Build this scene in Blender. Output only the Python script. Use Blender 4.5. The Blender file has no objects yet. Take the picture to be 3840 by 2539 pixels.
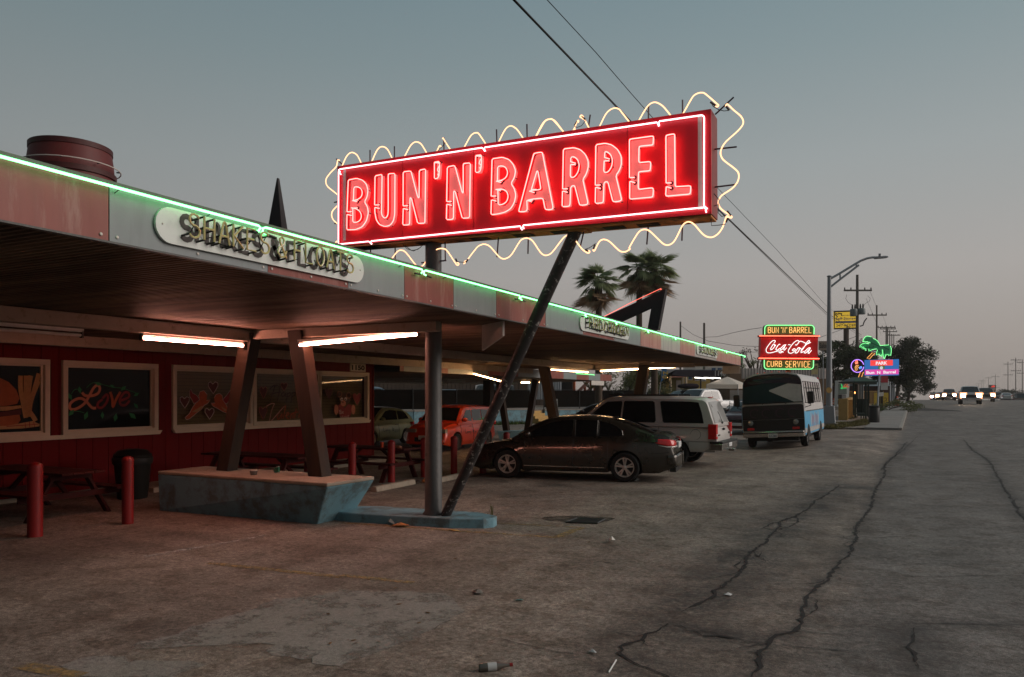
import bpy, math, random
from mathutils import Vector as V, Matrix, noise as NZ
random.seed(11)
S = bpy.context.scene
rad = math.radians
# ------------------------------------------------------------------ camera
YAW = rad(26.5); SN, CS = math.sin(YAW), math.cos(YAW)
F, CX, HY, H = 1741.0, 1185.5, 913.0, 2.0
cd = bpy.data.cameras.new("camera"); cam = bpy.data.objects.new("camera", cd)
S.collection.objects.link(cam); S.camera = cam
cam.location = (0, 0, H); cam.rotation_euler = (math.pi/2, 0, YAW)
cd.sensor_width = 36; cd.lens = 36*F/2371; cd.shift_y = 129/2371
cd.clip_start = .1; cd.clip_end = 4000
# ------------------------------------------------------------------ sky, sun, exposure
W = bpy.data.worlds.new("World"); S.world = W; W.use_nodes = True
nt = W.node_tree; nt.nodes.clear()
def wn(t, **k):
    n = nt.nodes.new(t)
    for a, b in k.items(): setattr(n, a, b)
    return n
SUN_AZ = rad(68)      # the afterglow stands off to the right of the road
tc = wn('ShaderNodeTexCoord'); sp = wn('ShaderNodeSeparateXYZ'); nt.links.new(tc.outputs['Generated'], sp.inputs[0])
rp = wn('ShaderNodeValToRGB'); nt.links.new(sp.outputs['Z'], rp.inputs[0])
cr = rp.color_ramp
stops = [(0.0, (.305, .266, .242)), (.06, (.335, .300, .278)), (.15, (.370, .350, .335)), (.28, (.310, .338, .342)), (.40, (.228, .288, .306)), (.50, (.176, .250, .282)), (1.0, (.13, .20, .235))]
cr.elements[0].position = stops[0][0]; cr.elements[0].color = stops[0][1] + (1,)
cr.elements[1].position = 1; cr.elements[1].color = stops[-1][1] + (1,)
for p, c in stops[1:-1]:
    e = cr.elements.new(p); e.color = c + (1,)
dt = wn('ShaderNodeVectorMath', operation='DOT_PRODUCT'); nt.links.new(tc.outputs['Generated'], dt.inputs[0])
dt.inputs[1].default_value = (math.sin(rad(20)), math.cos(rad(20)), 0)
mr = wn('ShaderNodeMapRange'); mr.inputs[1].default_value = -1; mr.inputs[2].default_value = 1
mr.inputs[3].default_value = .46; mr.inputs[4].default_value = 1.08
nt.links.new(dt.outputs['Value'], mr.inputs[0])
ml = wn('ShaderNodeVectorMath', operation='SCALE'); nt.links.new(rp.outputs[0], ml.inputs[0]); nt.links.new(mr.outputs[0], ml.inputs['Scale'])
sky = wn('ShaderNodeTexSky', sky_type='NISHITA'); sky.sun_disc = False; sky.sun_elevation = rad(2); sky.sun_rotation = SUN_AZ
sk = wn('ShaderNodeVectorMath', operation='SCALE'); sk.inputs['Scale'].default_value = .004; nt.links.new(sky.outputs[0], sk.inputs[0])
ad = wn('ShaderNodeVectorMath', operation='ADD'); nt.links.new(ml.outputs[0], ad.inputs[0]); nt.links.new(sk.outputs[0], ad.inputs[1])
bg = wn('ShaderNodeBackground'); bg.inputs[1].default_value = 1.0; nt.links.new(ad.outputs[0], bg.inputs[0])
wo = wn('ShaderNodeOutputWorld'); nt.links.new(bg.outputs[0], wo.inputs[0])
sd = bpy.data.lights.new("sun", 'SUN'); sun = bpy.data.objects.new("sun", sd); S.collection.objects.link(sun)
sd.energy = 2.1; sd.angle = rad(42); sd.color = (1, .88, .80)
EL = rad(27)
sun.rotation_euler = V((math.sin(SUN_AZ)*math.cos(EL), math.cos(SUN_AZ)*math.cos(EL), math.sin(EL))).to_track_quat('Z', 'Y').to_euler()
S.view_settings.view_transform = 'Standard'; S.view_settings.look = 'None'
S.view_settings.exposure = 0; S.view_settings.gamma = 1; S.view_settings.use_curve_mapping = False
S.render.engine = 'CYCLES'
S.cycles.use_denoising = True; S.cycles.max_bounces = 6; S.cycles.diffuse_bounces = 3; S.cycles.glossy_bounces = 3
S.cycles.transparent_max_bounces = 12; S.cycles.caustics_reflective = False; S.cycles.caustics_refractive = False
S.cycles.sample_clamp_indirect = 4
# ------------------------------------------------------------------ the lie of the land, and where a sight line meets it
def ss(a, b, x):
    if a > b: return 1 - ss(b, a, x)
    t = min(1, max(0, (x-a)/(b-a))); return t*t*(3-2*t)
def kerb(y): return .88 + .032*(y-49.6)
def tz(x, y):
    k = kerb(y)
    r = (.95*ss(28, 100, y) - 1.3*ss(150, 300, y) - 6*ss(300, 900, y))*ss(-20, -9, x)
    a = .13*ss(24, 29, y)*(1-ss(40, 44, y))*ss(k-4.5, k-2.2, x)*(1-ss(k-1.2, k-.05, x))
    return r + a
def ray(px):
    u = (px-CX)/F; return CS*u-SN, SN*u+CS
def at(px, py, d):
    a, b = ray(px); return V((a*d, b*d, H-(py-HY)/F*d))
def gnd(px, py, dz=0.0):
    d = min(400, F*(H-dz)/max(.5, py-HY))
    for i in range(40):
        a, b = ray(px); z = tz(a*d, b*d)+dz
        d = .5*d + .5*min(600, F*(H-z)/max(.5, py-HY))
    p = at(px, py, d); return p
def onY(px, py, y): return at(px, py, y/ray(px)[1])
def onX(px, py, x): return at(px, py, x/ray(px)[0])
def C(x0, y0, s):
    K = 3840/2371
    return lambda x, y: ((x0+x/s)/K, (y0+y/s)/K)
# ------------------------------------------------------------------ mesh collector
class MB:
    def __init__(s): s.v = []; s.f = []
    def add(s, vs, fs):
        o = len(s.v); s.v += [V(p) for p in vs]; s.f += [tuple(i+o for i in f) for f in fs]; return s
    def hexa(s, p): return s.add(p, [(3,2,1,0),(4,5,6,7),(0,1,5,4),(1,2,6,5),(2,3,7,6),(3,0,4,7)])
    def box(s, x0, x1, y0, y1, z0, z1):
        return s.hexa([(x0,y0,z0),(x1,y0,z0),(x1,y1,z0),(x0,y1,z0),(x0,y0,z1),(x1,y0,z1),(x1,y1,z1),(x0,y1,z1)])
    def obox(s, c, a, b, d):
        c, a, b, d = V(c), V(a), V(b), V(d)
        return s.hexa([c-a-b-d, c+a-b-d, c+a+b-d, c-a+b-d, c-a-b+d, c+a-b+d, c+a+b+d, c-a+b+d])
    def bar(s, p, q, w, h, up=(0,0,1)):
        p, q = V(p), V(q); t = (q-p).normalized(); sd_ = t.cross(V(up))
        if sd_.length < 1e-4: sd_ = t.cross(V((0,1,0)))
        sd_.normalize(); u = sd_.cross(t).normalized()
        return s.obox((p+q)/2, sd_*w/2, (q-p)/2, u*h/2)
    def prism(s, pts, off):
        pts = [V(p) for p in pts]; off = V(off); n = len(pts)
        return s.add(pts+[p+off for p in pts], [tuple(range(n-1,-1,-1)), tuple(range(n,2*n))]+[(i,(i+1)%n,(i+1)%n+n,i+n) for i in range(n)])
    def poly(s, pts): return s.add(pts, [tuple(range(len(pts)))])
    def tube(s, pts, r, n=6, closed=False, r2=None):
        pts = [V(p) for p in pts]
        P = [pts[0]]
        for p in pts[1:]:
            if (p-P[-1]).length > 1e-5: P.append(p)
        m = len(P)
        if m < 2: return s
        T = []
        for i in range(m):
            a = P[i-1] if (i > 0 or closed) else P[i]; b = P[(i+1) % m] if (i < m-1 or closed) else P[i]
            t = b-a
            if t.length < 1e-6: t = P[i]-P[i-1]
            T.append(t.normalized())
        ref = V((0,0,1)) if abs(T[0].z) < .9 else V((1,0,0))
        nn = (ref - T[0]*ref.dot(T[0])).normalized(); vs = []
        for i in range(m):
            nn = nn - T[i]*nn.dot(T[i])
            if nn.length < 1e-5: nn = T[i].orthogonal()
            nn.normalize(); bb = T[i].cross(nn)
            rr = r if r2 is None else r+(r2-r)*i/(m-1)
            vs += [P[i]+(nn*math.cos(2*math.pi*k/n)+bb*math.sin(2*math.pi*k/n))*rr for k in range(n)]
        fs = [(i*n+k, i*n+(k+1)%n, ((i+1)%m)*n+(k+1)%n, ((i+1)%m)*n+k) for i in range(m if closed else m-1) for k in range(n)]
        if not closed: fs += [tuple(range(n-1,-1,-1)), tuple(range((m-1)*n, m*n))]
        return s.add(vs, fs)
    def lathe(s, prof, c=(0,0,0), ax=(0,0,1), n=16, cap=True):
        c, ax = V(c), V(ax).normalized(); e = ax.orthogonal().normalized(); g = ax.cross(e); m = len(prof)
        vs = [c+ax*z+(e*math.cos(2*math.pi*k/n)+g*math.sin(2*math.pi*k/n))*max(r,1e-4) for r, z in prof for k in range(n)]
        return s.add(vs, [(i*n+k, i*n+(k+1)%n, (i+1)*n+(k+1)%n, (i+1)*n+k) for i in range(m-1) for k in range(n)]+([tuple(range(n-1,-1,-1)), tuple(range((m-1)*n, m*n))] if cap else []))
    def ribbon(s, pts, w, nrm=(0,0,1)):
        pts = [V(p) for p in pts]; nrm = V(nrm); m = len(pts); vs = []
        for i in range(m):
            t = (pts[min(m-1,i+1)]-pts[max(0,i-1)]); sd_ = nrm.cross(t).normalized()
            ww = w[i] if isinstance(w, list) else w
            vs += [pts[i]-sd_*ww/2, pts[i]+sd_*ww/2]
        return s.add(vs, [(2*i, 2*i+1, 2*i+3, 2*i+2) for i in range(m-1)])
    def blob(s, c, rx, ry, rz, n=10, m=6):
        vs = []; fs = []
        prof = [(math.sin(math.pi*i/m), -math.cos(math.pi*i/m)) for i in range(m+1)]
        c = V(c)
        for r, z in prof:
            vs += [c+V((rx*max(r,.01)*math.cos(2*math.pi*k/n), ry*max(r,.01)*math.sin(2*math.pi*k/n), rz*z)) for k in range(n)]
        return s.add(vs, [(i*n+k, i*n+(k+1)%n, (i+1)*n+(k+1)%n, (i+1)*n+k) for i in range(m) for k in range(n)])
ORG = {}
COL = S.collection
def tag(o, label=None, cat=None, group=None, kind=None):
    if label: o['label'] = label
    if cat: o['category'] = cat
    if group: o['group'] = group
    if kind: o['kind'] = kind
    return o
def thing(name, label, cat, loc=(0,0,0), group=None, local=False, yaw=0):
    o = bpy.data.objects.new(name, None); COL.objects.link(o); o.empty_display_size = .2
    o.location = loc; o.rotation_euler = (0,0,yaw)
    ORG[o.name] = V((0,0,0)) if local else V(loc)
    return tag(o, label, cat, group)
def meshof(name, mb, m, org=V((0,0,0)), smooth=0):
    me = bpy.data.meshes.new(name)
    me.from_pydata([tuple(p-org) for p in mb.v], [], mb.f); me.validate()
    for mm in (m if isinstance(m, (list, tuple)) else [m]): me.materials.append(mm)
    if smooth:
        me.polygons.foreach_set('use_smooth', [True]*len(me.polygons)); me.set_sharp_from_angle(angle=rad(smooth))
    me.update(); return me
def mk(name, mb, m, parent=None, smooth=0, bev=0, label=None):
    org = ORG.get(parent.name, V((0,0,0))) if parent else V((0,0,0))
    o = bpy.data.objects.new(name, meshof(name, mb, m, org, smooth)); COL.objects.link(o)
    if parent: o.parent = parent
    ORG[o.name] = org
    if label: o['label'] = label
    if bev:
        b = o.modifiers.new('bevel', 'BEVEL'); b.width = bev; b.segments = 2; b.limit_method = 'ANGLE'; b.angle_limit = rad(40)
    return o
def mks(name, mb, m, parent=None, smooth=0, bev=0):
    """like mk, but every loose piece of the collector becomes an object of its own"""
    pa = list(range(len(mb.v)))
    def fd(i):
        while pa[i] != i: pa[i] = pa[pa[i]]; i = pa[i]
        return i
    for f in mb.f:
        a = fd(f[0])
        for i in f[1:]: pa[fd(i)] = a
    gr = {}
    for f in mb.f: gr.setdefault(fd(f[0]), []).append(f)
    for fs in gr.values():
        ix = sorted({i for f in fs for i in f}); mp = {i: k for k, i in enumerate(ix)}; b = MB(); b.v = [mb.v[i] for i in ix]; b.f = [tuple(mp[i] for i in f) for f in fs]; o = mk(name, b, m, parent, smooth, bev)
    return o
def solo(name, mb, m, label, cat, group=None, smooth=0, bev=0):
    """a thing that is one mesh: its origin goes to its base"""
    xs = [p.x for p in mb.v]; ys = [p.y for p in mb.v]; zs = [p.z for p in mb.v]
    org = V(((min(xs)+max(xs))/2, (min(ys)+max(ys))/2, min(zs)))
    o = bpy.data.objects.new(name, meshof(name, mb, m, org, smooth)); COL.objects.link(o); o.location = org; ORG[o.name] = org
    if bev:
        b = o.modifiers.new('bevel', 'BEVEL'); b.width = bev; b.segments = 2; b.limit_method = 'ANGLE'; b.angle_limit = rad(40)
    return tag(o, label, cat, group)
def setting(name, mb, m, smooth=0, parent=None):
    return tag(mk(name, mb, m, parent, smooth), kind='structure')
def inst(o, name, parent, loc=None, rot=None, scale=None):
    c = bpy.data.objects.new(name, o.data); COL.objects.link(c); c.parent = parent; ORG[c.name] = ORG.get(o.name, V((0,0,0)))
    if loc is not None: c.location = loc
    if rot is not None: c.rotation_euler = rot
    if scale is not None: c.scale = scale
    return c
def copy_tree(o, parent=None):
    c = o.copy(); COL.objects.link(c); c.parent = parent
    ORG[c.name] = ORG.get(o.name, V((0,0,0)))
    for ch in list(o.children): copy_tree(ch, c)
    return c
# ------------------------------------------------------------------ lettering
TXT = {}
def text2d(s, bold=0.0):
    """flat glyph outlines of Blender's own font as (verts, faces); height of capitals 1, starting at x = 0"""
    if (s, bold) in TXT: return TXT[(s, bold)]
    cu = bpy.data.curves.new('t', 'FONT'); cu.body = s; cu.size = 1; cu.offset = bold; cu.resolution_u = 3
    o = bpy.data.objects.new('t', cu); COL.objects.link(o)
    dg = bpy.context.evaluated_depsgraph_get(); e = o.evaluated_get(dg); me = e.to_mesh()
    vs = [v.co.copy() for v in me.vertices]; fs = [tuple(p.vertices) for p in me.polygons]
    e.to_mesh_clear(); bpy.data.objects.remove(o); bpy.data.curves.remove(cu)
    if vs:
        x0 = min(v.x for v in vs); k = 1/.729
        vs = [V(((v.x-x0)*k, v.y*k, 0)) for v in vs]
    TXT[(s, bold)] = (vs, fs); return vs, fs
def write(mb, s, o, ex, ey, h, w=None, bold=0.0, align=0):
    """s on a plane: o = baseline start (align 0) or middle (align .5), ex / ey unit axes, h cap height, w width to fill"""
    vs, fs = text2d(s, bold); o, ex, ey = V(o), V(ex).normalized(), V(ey).normalized()
    if not vs: return mb
    ww = max(v.x for v in vs); kx = h if w is None else w/ww
    return mb.add([o+ex*(v.x-align*ww)*kx+ey*v.y*h for v in vs], fs)
def arc(cx, cy, rx, ry, a0, a1, n=7): return [(cx+rx*math.cos(rad(a0+(a1-a0)*i/n)), cy+ry*math.sin(rad(a0+(a1-a0)*i/n))) for i in range(n+1)]
STROKE = {   # single-line capitals in a .6 x 1 box, for bent glass tubes and brushed letters
 'A': [[(0,0),(.24,.95),(.3,1),(.36,.95),(.6,0)],[(.1,.36),(.5,.36)]],
 'B': [[(0,0),(0,1),(.3,1)]+arc(.3,.76,.22,.24,90,-90)+arc(.3,.26,.28,.26,90,-90)+[(0,0)],[(0,.52),(.3,.52)]],
 'C': [arc(.32,.72,.28,.28,30,180)+arc(.32,.28,.32,.28,180,325)],
 'D': [[(0,0),(0,1),(.2,1)]+arc(.2,.5,.4,.5,90,-90)+[(0,0)]],
 'E': [[(.52,1),(0,1),(0,0),(.55,0)],[(0,.52),(.42,.52)]],
 'F': [[(.52,1),(0,1),(0,0)],[(0,.52),(.42,.52)]],
 'H': [[(0,0),(0,1)],[(.55,0),(.55,1)],[(0,.52),(.55,.52)]],
 'I': [[(.15,0),(.15,1)]],
 'K': [[(0,0),(0,1)],[(.55,1),(.05,.48),(.58,0)]],
 'L': [[(0,1),(0,0),(.52,0)]],
 'N': [[(0,0),(0,1),(.55,0),(.55,1)]],
 'O': [arc(.3,.5,.3,.5,90,450,14)],
 'R': [[(0,0),(0,1),(.28,1)]+arc(.28,.74,.27,.26,90,-90)+[(0,.48)],[(.26,.48),(.58,0)]],
 'S': [arc(.3,.75,.27,.25,30,250)+arc(.29,.26,.29,.26,80,-150)],
 'T': [[(0,1),(.6,1)],[(.3,1),(.3,0)]],
 'U': [[(0,1),(0,.28)]+arc(.28,.28,.28,.28,180,360)+[(.56,1)]],
 'V': [[(0,1),(.3,0),(.6,1)]],
 'Y': [[(0,1),(.3,.5),(.6,1)],[(.3,.5),(.3,0)]],
 '&': [[(.6,.35),(.45,.05),(.22,0),(.02,.2),(.1,.45),(.4,.65),(.44,.85),(.3,1),(.14,.88),(.16,.7),(.58,0)]],
 "'": [[(.1,1),(.05,.75)]], '`': [[(.05,1),(.12,.75)]], ' ': [],
}
ADV = {'I': .3, "'": .22, '`': .22, ' ': .42}
def strokes(s, gap=.18):
    """list of polylines in units of the letter height, and the total width"""
    out = []; x = 0
    for ch in s:
        for ln in STROKE[ch]: out.append([(x+a, b) for a, b in ln])
        x += ADV.get(ch, .6)+gap
    return out, x-gap
# ------------------------------------------------------------------ materials
def nodes(name):
    m = bpy.data.materials.new(name); m.use_nodes = True; t = m.node_tree; t.nodes.clear()
    out = t.nodes.new('ShaderNodeOutputMaterial'); b = t.nodes.new('ShaderNodeBsdfPrincipled'); t.links.new(b.outputs[0], out.inputs[0])
    return m, t, b, out
def c4(c): return (c[0], c[1], c[2], 1)
def nz(t, scale, detail=5, vec=None, rough=.6):
    n = t.nodes.new('ShaderNodeTexNoise'); n.inputs['Scale'].default_value = scale; n.inputs['Detail'].default_value = detail; n.inputs['Roughness'].default_value = rough
    if vec: t.links.new(vec, n.inputs['Vector'])
    return n.outputs[0]
def ramp(t, src, a, b, ca=(0,0,0), cb=(1,1,1)):
    r = t.nodes.new('ShaderNodeValToRGB'); r.color_ramp.elements[0].position = a; r.color_ramp.elements[1].position = b
    r.color_ramp.elements[0].color = c4(ca); r.color_ramp.elements[1].color = c4(cb); t.links.new(src, r.inputs[0]); return r.outputs[0]
def mixc(t, f, a, b, mode='MIX'):
    n = t.nodes.new('ShaderNodeMix'); n.data_type = 'RGBA'; n.blend_type = mode
    for s_, i in ((f, 0), (a, 6), (b, 7)):
        if hasattr(s_, 'is_linked') or hasattr(s_, 'links'): t.links.new(s_, n.inputs[i])
        else: n.inputs[i].default_value = s_ if i == 0 else c4(s_)
    return n.outputs[2]
def coords(t, stretch=None):
    tcn = t.nodes.new('ShaderNodeTexCoord'); v = tcn.outputs['Object']
    if stretch:
        mp = t.nodes.new('ShaderNodeMapping'); mp.inputs['Scale'].default_value = stretch; t.links.new(v, mp.inputs[0]); v = mp.outputs[0]
    return v
def mat(name, col, rough=.6, metal=0, var=.15, scale=5, bump=0, bscale=80, spec=.4, coat=0, dirt=0, dcol=(.03,.025,.02), dscale=3, stretch=None, dthr=.52, transl=0):
    m, t, b, out = nodes(name); v = coords(t, stretch)
    base = mixc(t, nz(t, scale, 6, v), tuple(c*(1-var) for c in col), tuple(min(1, c*(1+var)) for c in col)) if var else None
    if dirt:
        d = ramp(t, nz(t, dscale, 8, v, .7), dthr, dthr+.14)
        mm = t.nodes.new('ShaderNodeMath'); mm.operation = 'MULTIPLY'; mm.inputs[1].default_value = dirt; t.links.new(d, mm.inputs[0])
        base = mixc(t, mm.outputs[0], base if base else col, dcol)
    if base: t.links.new(base, b.inputs['Base Color'])
    else: b.inputs['Base Color'].default_value = c4(col)
    b.inputs['Metallic'].default_value = metal; b.inputs['Specular IOR Level'].default_value = spec; b.inputs['Coat Weight'].default_value = coat
    b.inputs['Coat Roughness'].default_value = .06
    r = t.nodes.new('ShaderNodeMapRange'); r.inputs[3].default_value = max(0, rough*.85); r.inputs[4].default_value = min(1, rough*1.15); t.links.new(nz(t, scale*2.3, 3, v), r.inputs[0]); t.links.new(r.outputs[0], b.inputs['Roughness'])
    if bump:
        bp = t.nodes.new('ShaderNodeBump'); bp.inputs['Strength'].default_value = bump; bp.inputs['Distance'].default_value = .02; t.links.new(nz(t, bscale, 5, v), bp.inputs['Height']); t.links.new(bp.outputs[0], b.inputs['Normal'])
    if transl:
        tr = t.nodes.new('ShaderNodeBsdfTranslucent'); tr.inputs[0].default_value = c4(tuple(min(1, c*1.4) for c in col)); mx = t.nodes.new('ShaderNodeMixShader'); mx.inputs[0].default_value = transl
        t.links.new(b.outputs[0], mx.inputs[1]); t.links.new(tr.outputs[0], mx.inputs[2]); t.links.new(mx.outputs[0], out.inputs[0])
    return m
def em(name, col, k=1.0):
    m, t, b, out = nodes(name); e = t.nodes.new('ShaderNodeEmission'); e.inputs[0].default_value = c4(col); e.inputs[1].default_value = k; t.links.new(e.outputs[0], out.inputs[0]); return m
def pane(name, tint=(.02,.02,.02), seethru=.75, rough=.03):
    """window glass: a sheet that reflects by Fresnel and lets the rest through, tinted"""
    m, t, b, out = nodes(name); tr = t.nodes.new('ShaderNodeBsdfTransparent'); tr.inputs[0].default_value = c4((seethru,)*3)
    g = t.nodes.new('ShaderNodeBsdfGlossy'); g.inputs[1].default_value = rough; g.inputs[0].default_value = (.9,.9,.9,1); fr = t.nodes.new('ShaderNodeFresnel'); fr.inputs[0].default_value = 1.13
    mx = t.nodes.new('ShaderNodeMixShader'); t.links.new(fr.outputs[0], mx.inputs[0]); t.links.new(tr.outputs[0], mx.inputs[1]); t.links.new(g.outputs[0], mx.inputs[2]); t.links.new(mx.outputs[0], out.inputs[0]); return m
def worn(name, col, thr=.5, scale=14, rough=.8, soft=.12):
    """road or wall paint rubbed through in places"""
    m, t, b, out = nodes(name); v = coords(t); b.inputs['Base Color'].default_value = c4(col); b.inputs['Roughness'].default_value = rough
    tr = t.nodes.new('ShaderNodeBsdfTransparent'); mx = t.nodes.new('ShaderNodeMixShader')
    t.links.new(ramp(t, nz(t, scale, 8, v, .75), thr-soft, thr+soft), mx.inputs[0]); t.links.new(tr.outputs[0], mx.inputs[1]); t.links.new(b.outputs[0], mx.inputs[2]); t.links.new(mx.outputs[0], out.inputs[0]); return m
def ground_mat():
    m, t, b, out = nodes('weathered_paving'); v = coords(t)
    at_ = t.nodes.new('ShaderNodeAttribute'); at_.attribute_name = 'stain'
    a2 = t.nodes.new('ShaderNodeAttribute'); a2.attribute_name = 'road'
    lot = mixc(t, ramp(t, nz(t, .55, 8, v, .7), .34, .66), (.150,.122,.100), (.335,.285,.240))
    road = mixc(t, ramp(t, nz(t, .8, 8, v, .7), .34, .66), (.110,.098,.088), (.215,.195,.178))
    c = mixc(t, a2.outputs['Fac'], lot, road)
    mp = t.nodes.new('ShaderNodeMapping'); mp.inputs['Scale'].default_value = (1.6, .22, 1); t.links.new(v, mp.inputs[0])
    c = mixc(t, ramp(t, nz(t, 1.0, 7, mp.outputs[0], .7), .42, .66), c, (.80,.78,.76), 'MULTIPLY')
    c = mixc(t, ramp(t, nz(t, 2.6, 8, v, .75), .50, .60), c, (.68,.64,.60), 'MULTIPLY')
    c = mixc(t, ramp(t, nz(t, 6.5, 8, v, .8), .52, .60), c, (.70,.67,.64), 'MULTIPLY'); c = mixc(t, ramp(t, nz(t, 4.1, 8, v, .8), .40, .46, (1,1,1), (0,0,0)), c, (1.28,1.26,1.24), 'MULTIPLY')
    sp1 = ramp(t, nz(t, 150, 2, v), .40, .64, (.45,.45,.45), (1.5,1.5,1.5)); c = mixc(t, .85, c, sp1, 'MULTIPLY')
    sp2 = ramp(t, nz(t, 55, 4, v), .35, .68, (.62,.62,.62), (1.3,1.3,1.3)); c = mixc(t, .8, c, sp2, 'MULTIPLY')
    sp3 = ramp(t, nz(t, 17, 9, v, .8),   .40, .60, (.50,.48,.46), (1.42,1.42,1.42)); c = mixc(t, .9, c, sp3, 'MULTIPLY')
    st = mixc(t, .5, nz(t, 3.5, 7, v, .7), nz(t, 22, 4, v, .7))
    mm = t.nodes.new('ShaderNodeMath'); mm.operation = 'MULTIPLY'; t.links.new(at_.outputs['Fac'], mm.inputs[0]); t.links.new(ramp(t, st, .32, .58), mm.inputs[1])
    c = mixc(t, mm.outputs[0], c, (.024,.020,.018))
    t.links.new(c, b.inputs['Base Color'])
    t.links.new(ramp(t, nz(t, 1.7, 5, v), .3, .7, (.62,.62,.62), (.86,.86,.86)), b.inputs['Roughness'])
    b.inputs['Specular IOR Level'].default_value = .35
    bp = t.nodes.new('ShaderNodeBump'); bp.inputs['Strength'].default_value = .55; bp.inputs['Distance'].default_value = .012
    hh = mixc(t, .5, nz(t, 130, 3, v), nz(t, 28, 5, v)); t.links.new(hh, bp.inputs['Height']); t.links.new(bp.outputs[0], b.inputs['Normal'])
    return m
def timber_mat(name, col, rough=.75, ax=(1,1,.07), paint=0, pcol=(.01,.01,.012), world=False):
    """sawn timber, grain drawn out along one axis; paint = share still covered by dark stain"""
    m, t, b, out = nodes(name); v = coords(t, ax)
    if world:      # instances of one sheet must not repeat: add the object's own place
        oi = t.nodes.new('ShaderNodeObjectInfo'); av = t.nodes.new('ShaderNodeVectorMath'); tc_ = t.nodes.new('ShaderNodeTexCoord'); t.links.new(tc_.outputs['Object'], av.inputs[0]); t.links.new(oi.outputs['Location'], av.inputs[1])
        mp = t.nodes.new('ShaderNodeMapping'); mp.inputs['Scale'].default_value = ax; t.links.new(av.outputs[0], mp.inputs[0]); v = mp.outputs[0]
    c = mixc(t, nz(t, 9, 8, v, .7), tuple(x*.45 for x in col), tuple(x*1.3 for x in col))
    if world:
        c = mixc(t, ramp(t, nz(t, 1.3, 7, v, .72), .40, .62), tuple(x*.28 for x in col), c)
    if paint: c = mixc(t, ramp(t, nz(t, 3, 6, v, .7), 1-paint-.15, 1-paint+.1), pcol, c)
    t.links.new(c, b.inputs['Base Color']); b.inputs['Roughness'].default_value = rough; b.inputs['Specular IOR Level'].default_value = .3
    bp = t.nodes.new('ShaderNodeBump'); bp.inputs['Strength'].default_value = .4; bp.inputs['Distance'].default_value = .01; t.links.new(nz(t, 22, 8, v, .7), bp.inputs['Height']); t.links.new(bp.outputs[0], b.inputs['Normal'])
    return m
G = {}
G['ground'] = ground_mat()
def patch_mat():
    m, t, b, out = nodes('screeded_concrete'); v = coords(t)
    c = mixc(t, nz(t, 1.6, 7, v, .7), (.20,.178,.155), (.30,.275,.245)); c = mixc(t, .8, c, ramp(t, nz(t, 17, 9, v, .8), .36, .64, (.66,.64,.62), (1.2,1.2,1.2)), 'MULTIPLY'); c = mixc(t, .8, c, ramp(t, nz(t, 150, 2, v), .4, .64, (.6,.6,.6), (1.3,1.3,1.3)), 'MULTIPLY')
    t.links.new(c, b.inputs['Base Color']); b.inputs['Roughness'].default_value = .85
    bp = t.nodes.new('ShaderNodeBump'); bp.inputs['Strength'].default_value = .5; bp.inputs['Distance'].default_value = .01; t.links.new(nz(t, 60, 5, v), bp.inputs['Height']); t.links.new(bp.outputs[0], b.inputs['Normal'])
    tr = t.nodes.new('ShaderNodeBsdfTransparent'); mx = t.nodes.new('ShaderNodeMixShader'); t.links.new(ramp(t, nz(t, 2.4, 9, v, .78), .36, .50), mx.inputs[0]); t.links.new(tr.outputs[0], mx.inputs[1]); t.links.new(b.outputs[0], mx.inputs[2]); t.links.new(mx.outputs[0], out.inputs[0]); return m
G['patch'] = patch_mat()
G['crack'] = mat('crack_fill', (.013,.011,.010), .95, var=.4, scale=30)
G['oilstain'] = worn('oil_stain', (.02,.016,.013), .52, 3.0, .6, .2)
G['yline'] = worn('yellow_line_paint', (.30,.195,.075), .50, 11)
G['wline'] = worn('white_line_paint', (.45,.43,.40), .54, 9)
G['siding'] = mat('red_siding', (.125,.005,.006), .6, spec=.08, var=.22, scale=3, bump=.25, bscale=60, stretch=(6,6,.5), dirt=.35, dthr=.6)
G['trim'] = mat('cream_trim', (.56,.46,.34), .6, var=.12, scale=6, bump=.1, dirt=.35, dcol=(.2,.13,.07), dthr=.6)
G['blind'] = mat('tan_blind', (.42,.30,.13), .6, var=.15, scale=4)
G['dark'] = mat('dark_void', (.006,.005,.005), .8, var=0)
G['glass'] = pane('window_glass')
G['blackglass'] = mat('dark_window_glass', (.004,.004,.005), .05, var=0, spec=.6)
G['fasred'] = mat('faded_red_sheet', (.21,.052,.040), .5, var=.25, scale=2.2, spec=.4, bump=.06, bscale=9, dirt=.35, dcol=(.40,.26,.22), dscale=2.4, stretch=(3,3,.5))
G['fasgrey'] = mat('grey_white_sheet', (.205,.228,.232), .5, var=.15, scale=2.2, spec=.4, bump=.06, bscale=9, dirt=.3, dcol=(.13,.135,.145), dscale=2.4, stretch=(3,3,.5))
G['fasred2'] = mat('streaked_red_sheet', (.40,.20,.17), .55, var=.25, scale=2.2, dirt=.7, dcol=(.28,.05,.045), dscale=2.6, stretch=(4,4,.35), dthr=.5)
G['fasgrey2'] = mat('streaked_white_sheet', (.40,.37,.34), .55, var=.2, scale=2.2, dirt=.6, dcol=(.15,.16,.18), dscale=2.6, stretch=(4,4,.35), dthr=.5)
G['plate'] = mat('sign_board_white', (.60,.62,.59), .4, var=.06, scale=5, dirt=.2, dthr=.62)
G['letterpaint'] = mat('brown_black_letters', (.060,.048,.046), .6, var=.1)
G['deadtube'] = mat('unlit_yellow_tube', (.52,.44,.20), .15, var=.1, spec=.6)
G['blacktube'] = mat('blacked_tube', (.010,.010,.010), .35, var=0)
G['soffit'] = timber_mat('stained_soffit', (.20,.130,.080), .6, (.22,2.4,2.4), world=True)
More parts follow.
